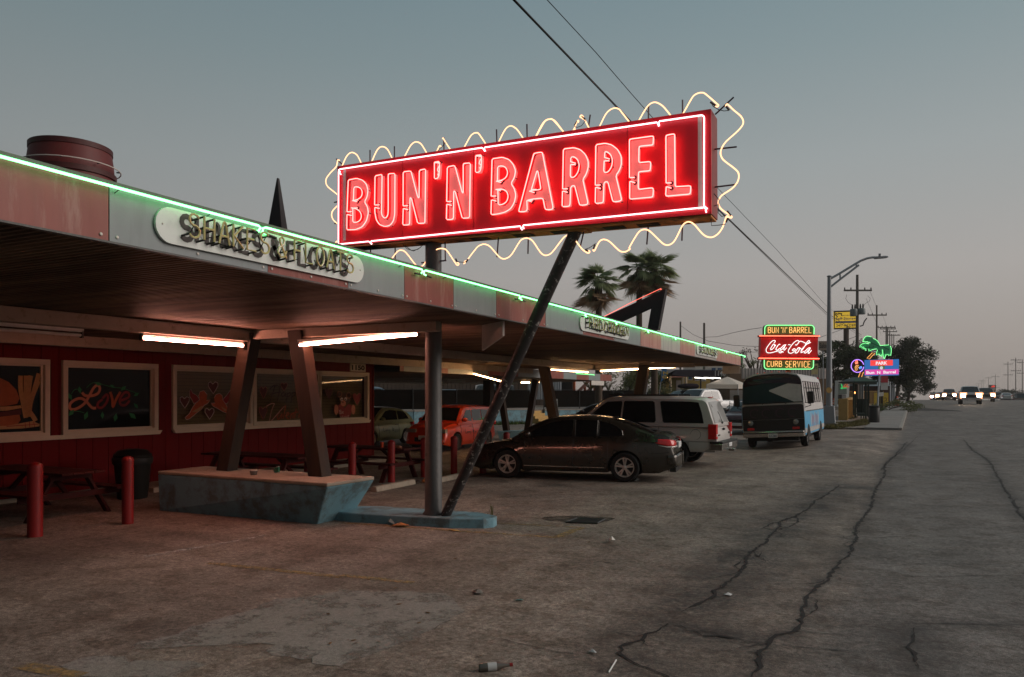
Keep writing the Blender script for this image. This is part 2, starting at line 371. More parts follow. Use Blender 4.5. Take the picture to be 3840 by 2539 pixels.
G['soffit_lit'] = timber_mat('rear_soffit_lit', (.42,.29,.19), .6, (.22,2.4,2.4), world=True)  # lighter copy of the soffit, lamplight put into its colour
G['beam'] = mat('rusty_white_beam', (.30,.24,.19), .6, var=.2, scale=4, dirt=.75, dcol=(.10,.055,.03), dscale=6, dthr=.56, bump=.15)
G['post'] = timber_mat('dark_stained_timber', (.045,.026,.016), .7, (1,1,.07), paint=.55)
G['spike'] = mat('black_stained_timber', (.022,.018,.019), .7, var=.4, scale=6, stretch=(3,3,.3), bump=.3)
G['pole'] = mat('grey_painted_steel', (.070,.066,.063), .5, var=.25, scale=4, bump=.25, bscale=18, dirt=.35, dcol=(.05,.04,.035), dscale=5)
G['strut'] = mat('chipped_black_steel', (.026,.022,.022), .5, var=.3, scale=5, bump=.2, bscale=25, dirt=1, dcol=(.55,.52,.48), dscale=13, dthr=.57)
G['cyan'] = mat('pale_blue_paint', (.15,.29,.345), .65, var=.2, scale=2.2, bump=.35, bscale=40, dirt=.75, dcol=(.085,.095,.09), dscale=2.6, dthr=.47)
G['concrete'] = mat('dusty_concrete', (.33,.28,.22), .85, var=.2, scale=4, bump=.3, dirt=.4, dcol=(.14,.11,.085))
G['kerbc'] = mat('kerb_concrete', (.27,.25,.225), .85, var=.2, scale=3, bump=.3, dirt=.4, dcol=(.11,.10,.09))
G['redpost'] = mat('red_bollard_paint', (.22,.008,.008), .45, var=.15, scale=8, bump=.15, bscale=30, dirt=.3, dthr=.6)
G['maroon'] = mat('maroon_table_stain', (.05,.008,.007), .6, spec=.15, var=.3, scale=7, bump=.2)
G['bin'] = mat('dark_plastic_bin', (.010,.010,.009), .5, spec=.2, var=.2)
G['signred'] = mat('sign_red_enamel', (.74,.012,.030), .38, var=.10, scale=1.8, spec=.45, dirt=.25, dcol=(.42,.01,.018), dscale=2)
G['signpink'] = mat('faded_white_letters', (.74,.60,.60), .45, var=.06)
G['signedge'] = mat('sign_cabinet_red', (.22,.03,.025), .5, var=.3, scale=4, dirt=.4, dcol=(.10,.04,.02), dscale=4)
G['rust'] = mat('rusty_sheet', (.46,.19,.055), .7, var=.5, scale=4, bump=.2, dirt=.8, dcol=(.03,.018,.012), dscale=3)
G['white'] = mat('white_paint', (.66,.65,.62), .5, var=.08)
G['offwhite'] = mat('offwhite_metal', (.58,.54,.49), .5, var=.12, dirt=.3, dcol=(.25,.2,.16))
G['rod'] = mat('dark_purple_rod', (.05,.018,.035), .5, var=.2)
G['n_red'] = em('neon_red', (1,.105,.095), 8.5)
G['n_white'] = em('neon_white', (1,.58,.62), 3.6)
G['n_yellow'] = em('neon_gold', (1,.50,.26), 2.5)
G['n_green'] = em('neon_green', (.16,1,.26), 6.5)
G['n_green2'] = em('neon_green_far', (.26,1,.34), 1.9)
G['n_thinred'] = em('neon_thin_red', (1,.16,.11), 2.0)
G['n_amber'] = em('neon_amber', (1,.55,.17), 1.9)
G['n_script'] = em('neon_script_white', (1,.88,.85), 2.2)
G['n_purple'] = em('neon_violet', (.50,.24,1), 1.6)
G['n_blue'] = em('neon_blue', (.15,.35,1), 1.6)
G['n_orange'] = em('neon_orange_red', (1,.15,.08), 5.0)
G['n_dim'] = em('neon_amber_dim', (1,.45,.12), 1.5)
G['fluor'] = em('fluorescent_tube', (1,.38,.27), 72)
G['fluor2'] = em('fluorescent_tube_gold', (1,.56,.25), 32)
G['dimtube'] = em('weak_tube', (1,.70,.40), 2.2)
G['rubber'] = mat('tyre_rubber', (.011,.011,.011), .85, var=.2)
G['alloy'] = mat('alloy_rim', (.55,.50,.45), .35, metal=.35, var=.05)
G['steelrim'] = mat('dark_rim', (.05,.05,.05), .4, metal=.5, var=.1)
G['carglass'] = mat('tinted_car_glass', (.006,.007,.008), .04, var=0, spec=.6)
G['clearglass'] = mat('car_glass_sky', (.022,.030,.034), .04, var=0, spec=.8)
G['chrome'] = mat('chrome', (.62,.60,.57), .18, metal=1, var=.03)
G['blacktrim'] = mat('black_trim', (.010,.010,.010), .5, var=.1)
G['lamp'] = mat('lamp_lens', (.26,.255,.24), .12, var=.05, spec=.7)
G['tail'] = mat('red_lens', (.55,.012,.014), .14, var=.25, scale=30, spec=.7)
G['reverse'] = mat('clear_lens', (.60,.56,.53), .12, var=.1)
G['platemat'] = mat('licence_plate_white', (.62,.63,.62), .4, var=.06)
G['plateblue'] = mat('licence_plate_ink', (.04,.07,.16), .5, var=0)
G['headlit'] = em('headlight_lit', (1,.74,.50), 45)
G['haloglow'] = em('headlight_halo_glow', (1,.42,.20), 2.6)  # amber glow imitating the halo round lit headlights
G['headlit2'] = em('headlight_far', (.95,.88,.95), 60)
def paint(name, col, rough=.32, metal=.35, dirt=.0): return mat(name, col, rough, metal=metal, var=.05, scale=2, spec=.5, coat=.5, dirt=dirt, dcol=tuple(.5*c+.04 for c in col), dscale=2)
G['sedan'] = paint('bronze_sedan_paint', (.036,.029,.021), .28, .45)
G['suvw'] = paint('white_suv_paint', (.54,.51,.48), .35, .05)
G['suvs'] = paint('silver_lower_paint', (.33,.315,.30), .38, .3)
G['redcar'] = paint('orange_red_car_paint', (.62,.050,.012), .3, .1)
G['greencar'] = paint('olive_green_car_paint', (.25,.28,.135), .3, .15)
G['maroonc'] = paint('maroon_car_paint', (.06,.012,.014))
G['navy'] = paint('navy_car_paint', (.018,.024,.034))
G['carwhite'] = paint('white_car_paint', (.50,.50,.50), .35, .05)
G['carblack'] = paint('black_car_paint', (.012,.012,.013))
G['carblue'] = paint('steel_blue_car_paint', (.10,.15,.20))
G['carsilver'] = paint('silver_car_paint', (.36,.36,.36), .35, .3)
G['jeep'] = paint('dark_grey_car_paint', (.06,.065,.07))
G['leaf'] = mat('leaf_green', (.024,.034,.010), .6, spec=.08, var=.5, scale=1.2, transl=.15)
G['leaf2'] = mat('leaf_dark_green', (.018,.025,.009), .6, spec=.08, var=.5, scale=1.2, transl=.15)
G['leaf3'] = mat('leaf_olive', (.10,.11,.045), .6, spec=.08, var=.5, scale=1.2, transl=.25)
G['frond'] = mat('palm_frond_green', (.19,.225,.115), .5, spec=.08, var=.4, scale=1.5, transl=.4)
G['deadfrond'] = mat('palm_frond_dead', (.40,.27,.17), .8, spec=.08, var=.4, scale=1.5)
G['bark'] = mat('bark', (.085,.065,.050), .9, spec=.08, var=.4, scale=5, bump=.5, bscale=20, stretch=(3,3,.8))
G['grass'] = mat('dry_grass', (.13,.115,.045), .9, spec=.08, var=.5, scale=3)
G['grassg'] = mat('green_grass', (.07,.10,.035), .9, spec=.08, var=.5, scale=3)
G['galv'] = mat('galvanised_steel', (.27,.29,.31), .5, metal=.3, var=.1)
G['woodpole'] = mat('utility_pole_wood', (.13,.115,.10), .85, var=.3, scale=4, stretch=(3,3,.3))
G['trafo'] = mat('transformer_grey', (.17,.20,.20), .5, var=.1)
G['wire'] = mat('cable_black', (.014,.013,.013), .6, var=0)
G['fence'] = mat('black_mesh_screen', (.008,.007,.006), .9, spec=.02, var=.3, scale=2)
G['tent'] = mat('white_canvas', (.68,.62,.55), .8, var=.06, transl=.3)
G['blackcloth'] = mat('black_canvas', (.016,.012,.015), .9, spec=.05, var=.2)
G['yellowhouse'] = mat('yellow_house_wall', (.42,.29,.085), .7, var=.1)
G['corr'] = mat('corrugated_cladding', (.36,.32,.30), .5, var=.1)
G['bustgreen'] = mat('shelter_dark_green', (.012,.030,.024), .5, var=.15)
G['sidewalk'] = mat('pavement_concrete', (.21,.20,.185), .85, var=.2, scale=2, bump=.3, dirt=.3, dcol=(.12,.11,.10))
G['ochre'] = mat('ochre_paint', (.44,.27,.085), .7, var=.15, dirt=.2)
G['orangep'] = mat('orange_plastic', (.62,.075,.020), .5, var=.1)
G['salmon'] = mat('salmon_steel', (.50,.22,.17), .5, var=.15)
G['ink'] = mat('black_ink', (.012,.012,.014), .6, var=0)
G['paper'] = mat('paper_white', (.42,.42,.41), .7, var=.05)
# ================================================================== ground
cG = C(2560,1500,1.509); cM = C(1280,1800,1.853); cL = C(0,1900,1.853)
def gp(cf, pts, dz=.004): return [gnd(*cf(*p), dz) for p in pts]
CRK = [
 (cG, [(1270,235),(1215,300),(1150,360),(1140,430),(1105,480),(1085,520),(1078,580),(1040,640),(1005,690),(985,770),(955,850),(900,910),(850,970),(790,1030),(735,1095),(690,1130),(665,1190),(655,1260),(630,1310),(520,1340),(490,1390),(450,1470),(430,1568)], .034),
 (cG, [(1330,205),(1240,290),(1170,345),(1120,400)], .02),
 (cG, [(880,480),(830,530),(750,570),(720,610),(660,650),(610,665),(550,690),(540,720),(500,770),(440,830),(400,860),(370,910),(340,960),(290,1000),(240,1050),(200,1080),(165,1120),(60,1170),(0,1205)], .030),
 (cG, [(640,650),(655,690),(600,720),(520,735),(460,725),(500,700),(560,685)], .018),
 (cG, [(400,860),(445,862),(430,890),(390,852)], .018),
 (cG, [(340,905),(300,940),(330,960),(365,930)], .018),
 (cG, [(0,1305),(60,1310),(120,1335),(200,1335),(260,1340),(330,1350),(400,1370),(490,1385)], .034),
 (cG, [(490,1385),(600,1395),(800,1410),(1050,1430)], .012),
 (cG, [(1590,225),(1640,285),(1730,340),(1780,420),(1820,500),(1870,570),(1920,660),(1932,680)], .03),
 (cG, [(1250,1260),(1350,1268),(1500,1265),(1700,1270),(1932,1273)], .012),
 (cG, [(1310,1290),(1310,1350),(1285,1400),(1305,1450),(1315,1520)], .022),
 (cG, [(990,780),(1100,780),(1290,770)], .010),
 (cG, [(960,920),(1150,925),(1250,930),(1500,925),(1932,940)], .008),
 (cG, [(1150,995),(1400,1000),(1932,990)], .010),
 (cG, [(860,500),(960,490),(1090,500)], .02),
 (cG, [(700,1110),(760,1130),(750,1190),(690,1230)], .014),
 (cG, [(1050,208),(1230,195),(1600,192),(1880,176),(1932,180)], .035),
 (cG, [(0,690),(120,710),(300,735),(450,745)], .008),
 (cM, [(1100,1100),(1200,1130),(1350,1160),(1500,1195),(1650,1215)], .012),
 (cM, [(2280,1010),(2330,1015),(2372,1038)], .03),
 (cM, [(2290,1000),(2130,1070),(2100,1110),(1990,1140),(1950,1180),(1930,1205),(1990,1240),(2100,1290),(2200,1330),(2300,1369)], .030),
 (cM, [(0,1310),(200,1350),(380,1369)], .012),
 (cM, [(640,1040),(700,1000),(760,975)], .01),
]
cracks3 = [(gp(cf, pts), w) for cf, pts, w in CRK]
def sub(pts, step=.12):
    out = []
    for a, b in zip(pts, pts[1:]):
        n = max(1, int((b-a).length/step)); out += [a.lerp(b, i/n) for i in range(n)]
    return out+[pts[-1]]
cb = MB(); rc = random.Random(5)
for pts, w in cracks3:
    q = sub(pts, .07); ws = []; r = []
    off = 0
    for i, p in enumerate(q):
        off = off*.75 + rc.uniform(-1, 1)*w*.8
        r.append(p+V((off*.8+rc.uniform(-.4,.4)*w, off*.5, 0)))
        ws.append(w*(.55+1.3*rc.random()**2)*(1 if 2 < i < len(q)-3 else .4))
    for p in r: p.z = tz(p.x, p.y)+.007
    cb.ribbon(r, ws)
# finer side cracks leaving the main ones
for pts, w in cracks3[:9]+cracks3[19:21]:
    q = sub(pts, .10)
    for k in range(int(len(q)*.22)):
        p = q[rc.randrange(len(q))]; a = rc.uniform(0, 6.28); r = [p]; n = rc.randrange(4, 12)
        if p.y > 30: continue
        for i in range(n):
            a += rc.uniform(-.7, .7); e = r[-1]+V((math.cos(a), math.sin(a), 0))*rc.uniform(.04, .10); e.z = tz(e.x, e.y)+.0075; r.append(e)
        cb.ribbon(r, [.011*(1-i/(n+1))*rc.uniform(.5, 1.3)+.002 for i in range(n+1)])
# ground sheet
def axis(stops):
    out = [stops[0][0]]
    for (a, d0), (b, d1) in zip(stops, stops[1:]):
        x = a
        while x < b-1e-6:
            t = (x-a)/(b-a); x = min(b, x+d0+(d1-d0)*t); out.append(x)
    return out
XS = axis([(-420,60),(-60,4),(-24,1),(-12,.18),(7,.18),(14,1),(60,8),(420,60)])
YS = axis([(-40,6),(0,1),(4,.18),(24,.2),(40,.8),(110,4),(320,12),(1100,80)])
segs = []
for k, wd in ((2,.60),(3,.6),(6,.40),(20,.45),(0,.16),(1,.25),(8,.14),(9,.10),(10,.22),(4,.4),(5,.4),(14,.3)):
    pts = cracks3[k][0]
    for a, b in zip(pts, pts[1:]): segs.append((a.x, a.y, b.x, b.y, wd))
spots = []
for cf, x, y, rx, ry, k in [(cM,1150,110,1.3,.55,.7),(cL,720,240,1.1,.22,.95),(cL,1290,198,.75,.2,.95),(cL,300,370,.9,.3,.8),(cM,380,40,.9,.4,.5),(cG,80,760,.8,.4,.35),
                           (cM,320,600,.9,.2,.4),(cL,1300,490,.5,.12,.5),(cG,1440,420,.5,2.5,.35),(cG,1480,900,.4,.3,.6),(cG,1330,300,.8,2.5,.3),(cL,1250,860,.9,.2,.6),(cL,1720,720,.5,.12,.6),(cM,450,760,.9,.18,.5),(cM,400,520,1.2,.25,.4)]:
    p = gnd(*cf(x,y)); spots.append((p.x, p.y, rx, ry, k))
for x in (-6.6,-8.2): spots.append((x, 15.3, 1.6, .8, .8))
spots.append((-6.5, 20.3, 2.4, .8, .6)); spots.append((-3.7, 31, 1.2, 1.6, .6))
gm = MB(); st = []; rd = []
for y in YS:
    for x in XS:
        gm.v.append(V((x, y, tz(x,y))))
        s_ = 0
        if -14 < x < 8 and 3 < y < 34:
            nn = .6+.8*NZ.noise(V((x*1.3,y*1.3,0)))
            for ax, ay, bx, by, wd in segs:
                dx, dy = bx-ax, by-ay; L2 = dx*dx+dy*dy+1e-9; t = min(1, max(0, ((x-ax)*dx+(y-ay)*dy)/L2))
                d2 = (x-ax-dx*t)**2+(y-ay-dy*t)**2
                if d2 < (2.2*wd)**2: s_ = max(s_, 1.0*math.exp(-d2/(wd*wd))*min(1.15,max(.72,nn+.25)))
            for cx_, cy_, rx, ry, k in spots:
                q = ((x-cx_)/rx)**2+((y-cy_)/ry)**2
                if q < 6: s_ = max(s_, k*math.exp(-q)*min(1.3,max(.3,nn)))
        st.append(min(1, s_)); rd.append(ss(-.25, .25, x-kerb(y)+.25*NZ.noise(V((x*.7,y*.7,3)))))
nx = len(XS)
gm.f = [(j*nx+i, j*nx+i+1, (j+1)*nx+i+1, (j+1)*nx+i) for j in range(len(YS)-1) for i in range(nx-1)]
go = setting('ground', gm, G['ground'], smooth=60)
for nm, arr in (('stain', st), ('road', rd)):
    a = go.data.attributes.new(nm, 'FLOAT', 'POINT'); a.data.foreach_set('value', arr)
setting('pavement_cracks', cb, G['crack'])
# pale screeded patches with ragged edges
def ragged(pts, amp, step=.08, seed=1):
    r = random.Random(seed); q = sub(pts+[pts[0]], step)[:-1]; o1 = 0; out = []
    for p in q:
        o1 = .6*o1+r.uniform(-1,1)*amp; out.append(V((p.x+o1, p.y+.6*o1+r.uniform(-.5,.5)*amp, tz(p.x,p.y)+.004)))
    return out
pa = gp(cM, [(0,760),(230,778),(430,772),(600,785),(740,785),(800,820),(860,880),(850,920),(780,935),(740,980),(650,1010),(580,1040),(500,1100),(400,1140),(300,1180),(160,1230),(60,1255)]) + \
     gp(cL, [(2372,1105),(2200,1090),(2150,1050),(2100,1060),(1850,1030),(1800,1000),(1900,960),(1800,945),(1550,960),(1300,970),(1050,985),(900,990),(1000,940),(1200,890),(1350,830),(1500,790),(1700,740),(1800,700),(1950,640),(2200,620),(2372,590)])
pb = gp(cL, [(450,1100),(560,1060),(650,1040),(850,1035),(880,1060),(1100,1075),(1300,1070),(1400,1100),(1250,1150),(1200,1184),(700,1184),(520,1170)])
mb = MB().poly(ragged(pa, .035)).poly(ragged(pb, .03, seed=4)); setting('concrete_patches', mb, G['patch'])
pc = gp(cG, [(1270,40),(1560,60),(1585,66),(1400,62),(1260,60)]); mb = MB().poly(ragged(pc, .06, .5, 3)); setting('dark_asphalt_patch', mb, G['crack'])
# painted lines
def strip(cf, pts, w, dz=.0065):
    q = sub([gnd(*cf(*p), 0) for p in pts], .3)
    for p in q: p.z = tz(p.x,p.y)+dz
    return q, w
mb = MB()
for cf, pts, w in [(cM, [(1050,302),(1670,332)], .05), (cM, [(1668,332),(1495,402)], .14), (cM, [(1495,402),(1100,376),(750,352),(0,300)], .10), (cM, [(0,665),(250,690),(500,718)], .10), (cL, [(1450,395),(2372,492)], .11), (cL,[(150,1105),(560,1184)],.14)]:
    mb.ribbon(*strip(cf, pts, w))
setting('yellow_line_marking', mb, G['yline'])
mb = MB(); mb.ribbon(*strip(cL, [(1000,350),(1300,300),(1500,265),(1850,200)], .09)); mb.ribbon(*strip(cL,[(1240,308),(1340,296)],.16,.008)); setting('white_line_marking', mb, G['wline'])
# sunken drain cover in a broken hole
pd = gp(cM, [(1390,268),(1440,256),(1560,250),(1700,252),(1820,260),(1918,266),(1850,290),(1780,304),(1620,298),(1450,284)], .003)
mb = MB().poly([V((p.x,p.y,.0055)) for p in ragged(pd, .03, .1, 9)]); setting('broken_hole', mb, G['oilstain'])
dc = thing('drain_cover', 'rusty rectangular drain cover sunk in a broken hole in the paving', 'drain cover', gnd(*cM(1690,286)))
q = gp(cM, [(1560,297),(1640,270),(1830,278),(1780,304)], .008); mk('cover_plate', MB().prism(q, (0,0,.012)), G['steelrim'], dc)
mk('rim', MB().tube([p+V((0,0,.01)) for p in q], .012, 4, True), G['steelrim'], dc)
# pavement along the road beyond the driveway, kerb, verge
def slab(x_in, x_out, ys, zt, name, m):
    mb = MB(); vs = []
    for y in ys:
        xi, xo = x_in(y), x_out(y); z = tz(xo, y)
        vs += [V((xi,y,z-.2)), V((xi,y,z+zt)), V((xo,y,z+zt)), V((xo,y,z-.2))]
    n = len(ys); fs = [(i*4+k, i*4+k+1, i*4+k+5, i*4+k+4) for i in range(n-1) for k in range(3)] + [(0,1,2,3), ((n-1)*4,(n-1)*4+3,(n-1)*4+2,(n-1)*4+1)]
    mb.add(vs, fs); return setting(name, mb, m)
yy = [44+i*1.5 for i in range(66)]
slab(lambda y: kerb(y)-.16, lambda y: kerb(y), yy, .135, 'kerb', G['kerbc'])
sw = None
j = 0
while 44+j*1.5 < 140:       # pavement flags, one per joint
    a = 44+j*1.5; b = a+1.48
    if j == 0: sw = bpy.data.objects.new('pavement', None); COL.objects.link(sw); sw['kind'] = 'structure'; ORG[sw.name] = V((0,0,0))
    mb = MB(); z0 = tz(kerb(a),a)+.13+rc.uniform(-.006,.006); z1 = tz(kerb(b),b)+.13+rc.uniform(-.006,.006)
    mb.hexa([(kerb(a)-1.75,a,z0-.2),(kerb(a)-.165,a,z0-.2),(kerb(b)-.165,b,z1-.2),(kerb(b)-1.75,b,z1-.2),(kerb(a)-1.75,a,z0),(kerb(a)-.165,a,z0),(kerb(b)-.165,b,z1),(kerb(b)-1.75,b,z1)])
    if j < 40: mk('flag', mb, G['sidewalk'], sw)
    j += 1
slab(lambda y: kerb(y)-14, lambda y: kerb(y)-1.77, yy, .10, 'verge_ground', G['ground'])
slab(lambda y: kerb(y)+17.2, lambda y: kerb(y)+30, [60+i*6 for i in range(20)], .12, 'far_verge', G['grass'])
slab(lambda y: kerb(y)+17.0, lambda y: kerb(y)+17.2, [60+i*6 for i in range(20)], .14, 'far_kerb', G['kerbc'])
# ================================================================== restaurant building
XW = -14.3
bld = thing('restaurant_building', 'red board-clad restaurant building with cream window frames under the canopy', 'building', (XW-3, 11, 0))
YE = 19.0
mk('core', MB().box(XW-7, XW-.32, -12, YE-.03, 0, 3.02), G['dark'], bld)
c3 = C(0,1150,2.4708); c5 = C(600,1200,2.4708)
def yw(px): return onX(px, 913, XW).y
ZB, ZT = 1.27, 2.56     # glass
WIN = [ (yw(-120), yw(102.5)), (yw(156), yw(356)), (yw(408), yw(578)), (yw(593), yw(735)), (yw(743), yw(849)) ]
y = -1.2; k = 0; rb = random.Random(3)
def board(a, b, z0, z1):
    mk('siding_board', MB().box(XW-.10, XW-rb.uniform(0,.004), a+.006, b-.006, z0, z1), G['siding'], bld)
while y < YE:
    b = min(YE, y+.343); inw = any(a-.10 < y and b < c+.10 for a, c in WIN)
    board(y, b, .10, 1.14)
    board(y, b, 2.66, 3.05)
    for a, c in ((WIN[0][1]+.13, WIN[1][0]-.12), (WIN[1][1]+.14, WIN[2][0]-.12), (WIN[4][1]+.1, YE)):
        lo, hi = max(y, a), min(b, c)
        if hi-lo > .03: board(lo, hi, 1.14, 2.66)
    y = b
mk('corner_board', MB().box(XW-.3, XW+.02, YE-.03, YE+.03, .1, 3.05), G['siding'], bld)
mk('end_wall', MB().box(XW-7, XW-.31, YE-.04, YE+.02, .1, 3.05), G['siding'], bld)
for n, (a, c) in enumerate(WIN):
    fr = MB()
    for (y0, y1, z0, z1) in ((a-.10, c+.10, ZT, ZT+.10), (a-.10, c+.10, ZB-.06, ZB), (a-.10, a, ZB, ZT), (c, c+.10, ZB, ZT)):
        fr.box(XW-.08, XW+.03+.002*(z0 > 2), y0, y1, z0, z1)
    w = mk('window', fr, G['trim'], bld, bev=.006)
    mk('inner_bead', MB().box(XW-.09,XW-.045,a,a+.035,ZB,ZT).box(XW-.09,XW-.045,c-.035,c,ZB,ZT).box(XW-.09,XW-.044,a+.035,c-.035,ZT-.035,ZT).box(XW-.09,XW-.044,a+.035,c-.035,ZB,ZB+.035), G['trim'], w)
    mk('pane', MB().box(XW-.075, XW-.069, a+.03, c-.03, ZB+.03, ZT-.03), G['glass'], w)
    if n >= 2:
        z = ZB+.02
        while z < ZT-.02:
            sl = MB().box(XW-.17, XW-.155, a, c, z, z+.078); o_ = mk('blind_slat', sl, G['blind'], w); z += .083
for y0, y1 in ((WIN[0][0]-.1, WIN[1][1]+.16), (WIN[2][0]-.12, WIN[3][1]+.05), (WIN[4][0]-.04, WIN[4][1]+.12)):
    mk('sill', MB().prism([(XW, y0, 1.21), (XW, y0+.05, 1.13), (XW, y1-.06, 1.13), (XW, y1, 1.21)], (.075,0,0)), G['trim'], bld)
# brushed window pictures: flat paint on the outside of each pane
XP = XW-.066
def pp(cf, x, y, dx=0): 
    p = onX(*cf(x,y), XP); return V((p.x+dx, p.y, p.z))
def brush(cf, lines, w, m, dx=0, name='window_painting', smooth=True):
    for ln in lines:
        mb = MB(); q = [pp(cf, *p, dx) for p in ln]
        if smooth and len(q) > 2:
            r = []
            for i in range(len(q)-1):
                p0, p1, p2, p3 = q[max(0,i-1)], q[i], q[i+1], q[min(len(q)-1,i+2)]
                for t in (0,.25,.5,.75):
                    r.append(.5*((2*p1)+(p2-p0)*t+(2*p0-5*p1+4*p2-p3)*t*t+(3*p1-p0-3*p2+p3)*t*t*t))
            q = r+[q[-1]]
        mb.ribbon(q, w, (1,0,0)); mk(name, mb, m, bld)
def fill(cf, polys, m, dx=0, name='window_painting'):
    for ln in polys: mk(name, MB().poly([pp(cf, *p, dx) for p in ln]), m, bld)
P_or = mat('paint_orange', (.42,.075,.022), .7, var=.35, scale=12); P_red = mat('paint_red', (.24,.015,.018), .7, var=.3, scale=9); P_pink = mat('paint_peach', (.50,.16,.085), .7, var=.3, scale=12)
P_gr = mat('paint_green', (.012,.16,.045), .7, var=.3, scale=10); P_wh = mat('paint_white', (.60,.44,.36), .7, var=.2, scale=14); P_br = mat('paint_brown', (.055,.018,.012), .7, var=.3, scale=10)
P_bun = mat('paint_bun', (.30,.075,.022), .7, var=.5, scale=6); P_fry = mat('paint_fries', (.42,.22,.085), .7, var=.35, scale=14); P_dred = mat('paint_dark_red', (.075,.008,.008), .7, var=.3, scale=9)
# lettering in a flowing script: the word, with leaves round it
brush(c3, [[(690,865),(650,900),(650,945),(700,950),(780,900),(830,820),(870,750),(905,730),(925,755),(910,800),(860,825),(790,825),(760,795)], [(690,865),(740,850),(790,870),(850,935),(890,940)]], .055, P_pink, .002)
brush(c3, [[(1020,790),(1040,860),(1045,930),(1075,860),(1115,790)]], .055, P_or, .004)
brush(c3, [[(950,860),(910,890),(905,930),(945,935),(985,890),(1000,840),(985,815),(950,850)], [(1120,870),(1190,840),(1190,800),(1150,800),(1110,860),(1120,910),(1165,910),(1200,870)]], .05, P_red, .003)
lf = lambda x, y, a, s=30: [(x+s*1.25*math.cos(rad(a)), y+s*1.25*math.sin(rad(a))), (x+s*.6*math.cos(rad(a+80)), y+s*.6*math.sin(rad(a+80))), (x-s*1.1*math.cos(rad(a)), y-s*1.1*math.sin(rad(a))), (x+s*.6*math.cos(rad(a-80)), y+s*.6*math.sin(rad(a-80)))]
fill(c3, [lf(905,715,20), lf(738,770,80), lf(645,830,60,34), lf(1040,738,30,24), lf(1142,758,-40,28), lf(1262,815,-30,26), lf(1258,918,50,26), lf(1225,1010,40,38), lf(1070,1025,100,34), lf(948,1005,90,30), lf(797,1008,110,36), lf(660,985,-50,34)], P_gr, .003)
brush(c3, [[(800,755),(850,710),(905,705),(960,725),(1040,745),(1142,760),(1260,800)], [(640,1010),(660,980),(720,970),(780,985)], [(660,810),(690,770),(735,765)]], .012, P_gr, .002)
# burger and chips
fill(c3, [[(-300,690),(-150,640),(0,660),(80,700),(150,770),(180,850),(160,900),(60,920),(-300,930)], [(-300,1010),(0,1020),(180,1000),(190,1050),(150,1110),(-300,1120)]], P_bun, .002)
fill(c3, [[(-300,935),(60,925),(190,915),(200,940),(60,965),(-300,975)], ], P_fry, .003); fill(c3, [[(-300,980),(0,980),(190,950),(195,1000),(0,1015),(-300,1015)]], P_dred, .0025)
brush(c3, [[(190,640),(190,760),(215,900),(240,1030)], [(240,640),(240,780),(245,1000)], [(285,640),(265,760),(255,900)], [(360,620),(320,760),(280,900),(265,1020)], [(355,690),(300,830),(270,930)], [(260,960),(300,1010),(330,1060)], [(225,860),(240,960)]], .085, P_fry, .004)
fill(c3, [[(-300,1110),(60,1105),(300,1060),(370,1090),(360,1110),(200,1130),(-300,1150)]], P_fry, .005); brush(c3, [[(230,1070),(235,1125)],[(270,1065),(275,1120)],[(310,1065),(318,1115)],[(60,1110),(350,1090)]], .012, P_red, .006)
# two birds and hearts, a greeting, a bear holding a heart
def heart(x, y, s, h): return [(x,y-.45*h),(x+.25*s,y-.72*h),(x+.5*s,y-.6*h),(x+.52*s,y-.25*h),(x+.3*s,y+.25*h),(x+.05*s,y+.7*h),(x-.22*s,y+.25*h),(x-.45*s,y-.2*h),(x-.45*s,y-.6*h),(x-.22*s,y-.72*h)]
def heartp(cf, x, y, s, h, col, edge, w=.014): 
    fill(cf, [heart(x,y,s,h)], col, .002); brush(cf, [heart(x,y,s,h)+[heart(x,y,s,h)[0]]], w, edge, .004, smooth=False)
for x, y, s, h in ((488,630,92,78),(225,765,88,75),(455,870,86,72)): heartp(c5, x, y, s, h, P_dred, P_wh, .018)
bird1 = [(435,690),(405,655),(370,665),(357,700),(365,740),(330,770),(300,810),(270,870),(230,905),(245,925),(275,915),(330,870),(380,830),(410,790),(440,775),(465,740),(430,745)]
bird2 = [(500,720),(520,690),(550,680),(575,700),(580,740),(615,790),(635,840),(630,868),(580,850),(530,820),(490,800),(470,770),(510,770)]
wing1 = [(365,735),(340,700),(300,675),(285,640),(272,660),(275,710),(300,750),(310,775),(340,765)]; wing2 = [(580,740),(615,700),(650,650),(655,690),(645,740),(620,775),(600,770)]
fill(c5, [bird1, bird2], P_or, .002); fill(c5, [wing1, wing2], P_red, .003); brush(c5, [bird1, bird2, wing1+[wing1[0]], wing2+[wing2[0]]], .011, P_wh, .004, smooth=False); fill(c5, [[(290,855),(380,800),(400,800),(350,850)],[(560,800),(620,835),(600,845)]], P_fry, .005)
for x, y, s, h in ((955,675,66,78),(1147,620,60,52),(952,865,76,84)): heartp(c5, x, y, s, h, P_dred, P_pink, .010)
brush(c5, [[(1015,640),(1050,610),(1090,605)],[(1065,610),(1040,690),(1020,755)],[(1115,610),(1100,690),(1085,750)],[(1020,690),(1120,665)], [(1150,665),(1125,690),(1140,710),(1165,680),(1160,710)], [(1180,680),(1170,760)],[(1180,685),(1205,675),(1205,700),(1178,715)], [(1225,670),(1212,770)],[(1225,680),(1250,668),(1252,690),(1222,712)], [(1275,670),(1285,700),(1320,670)],[(1320,670),(1290,770)]], .022, P_br, .003)
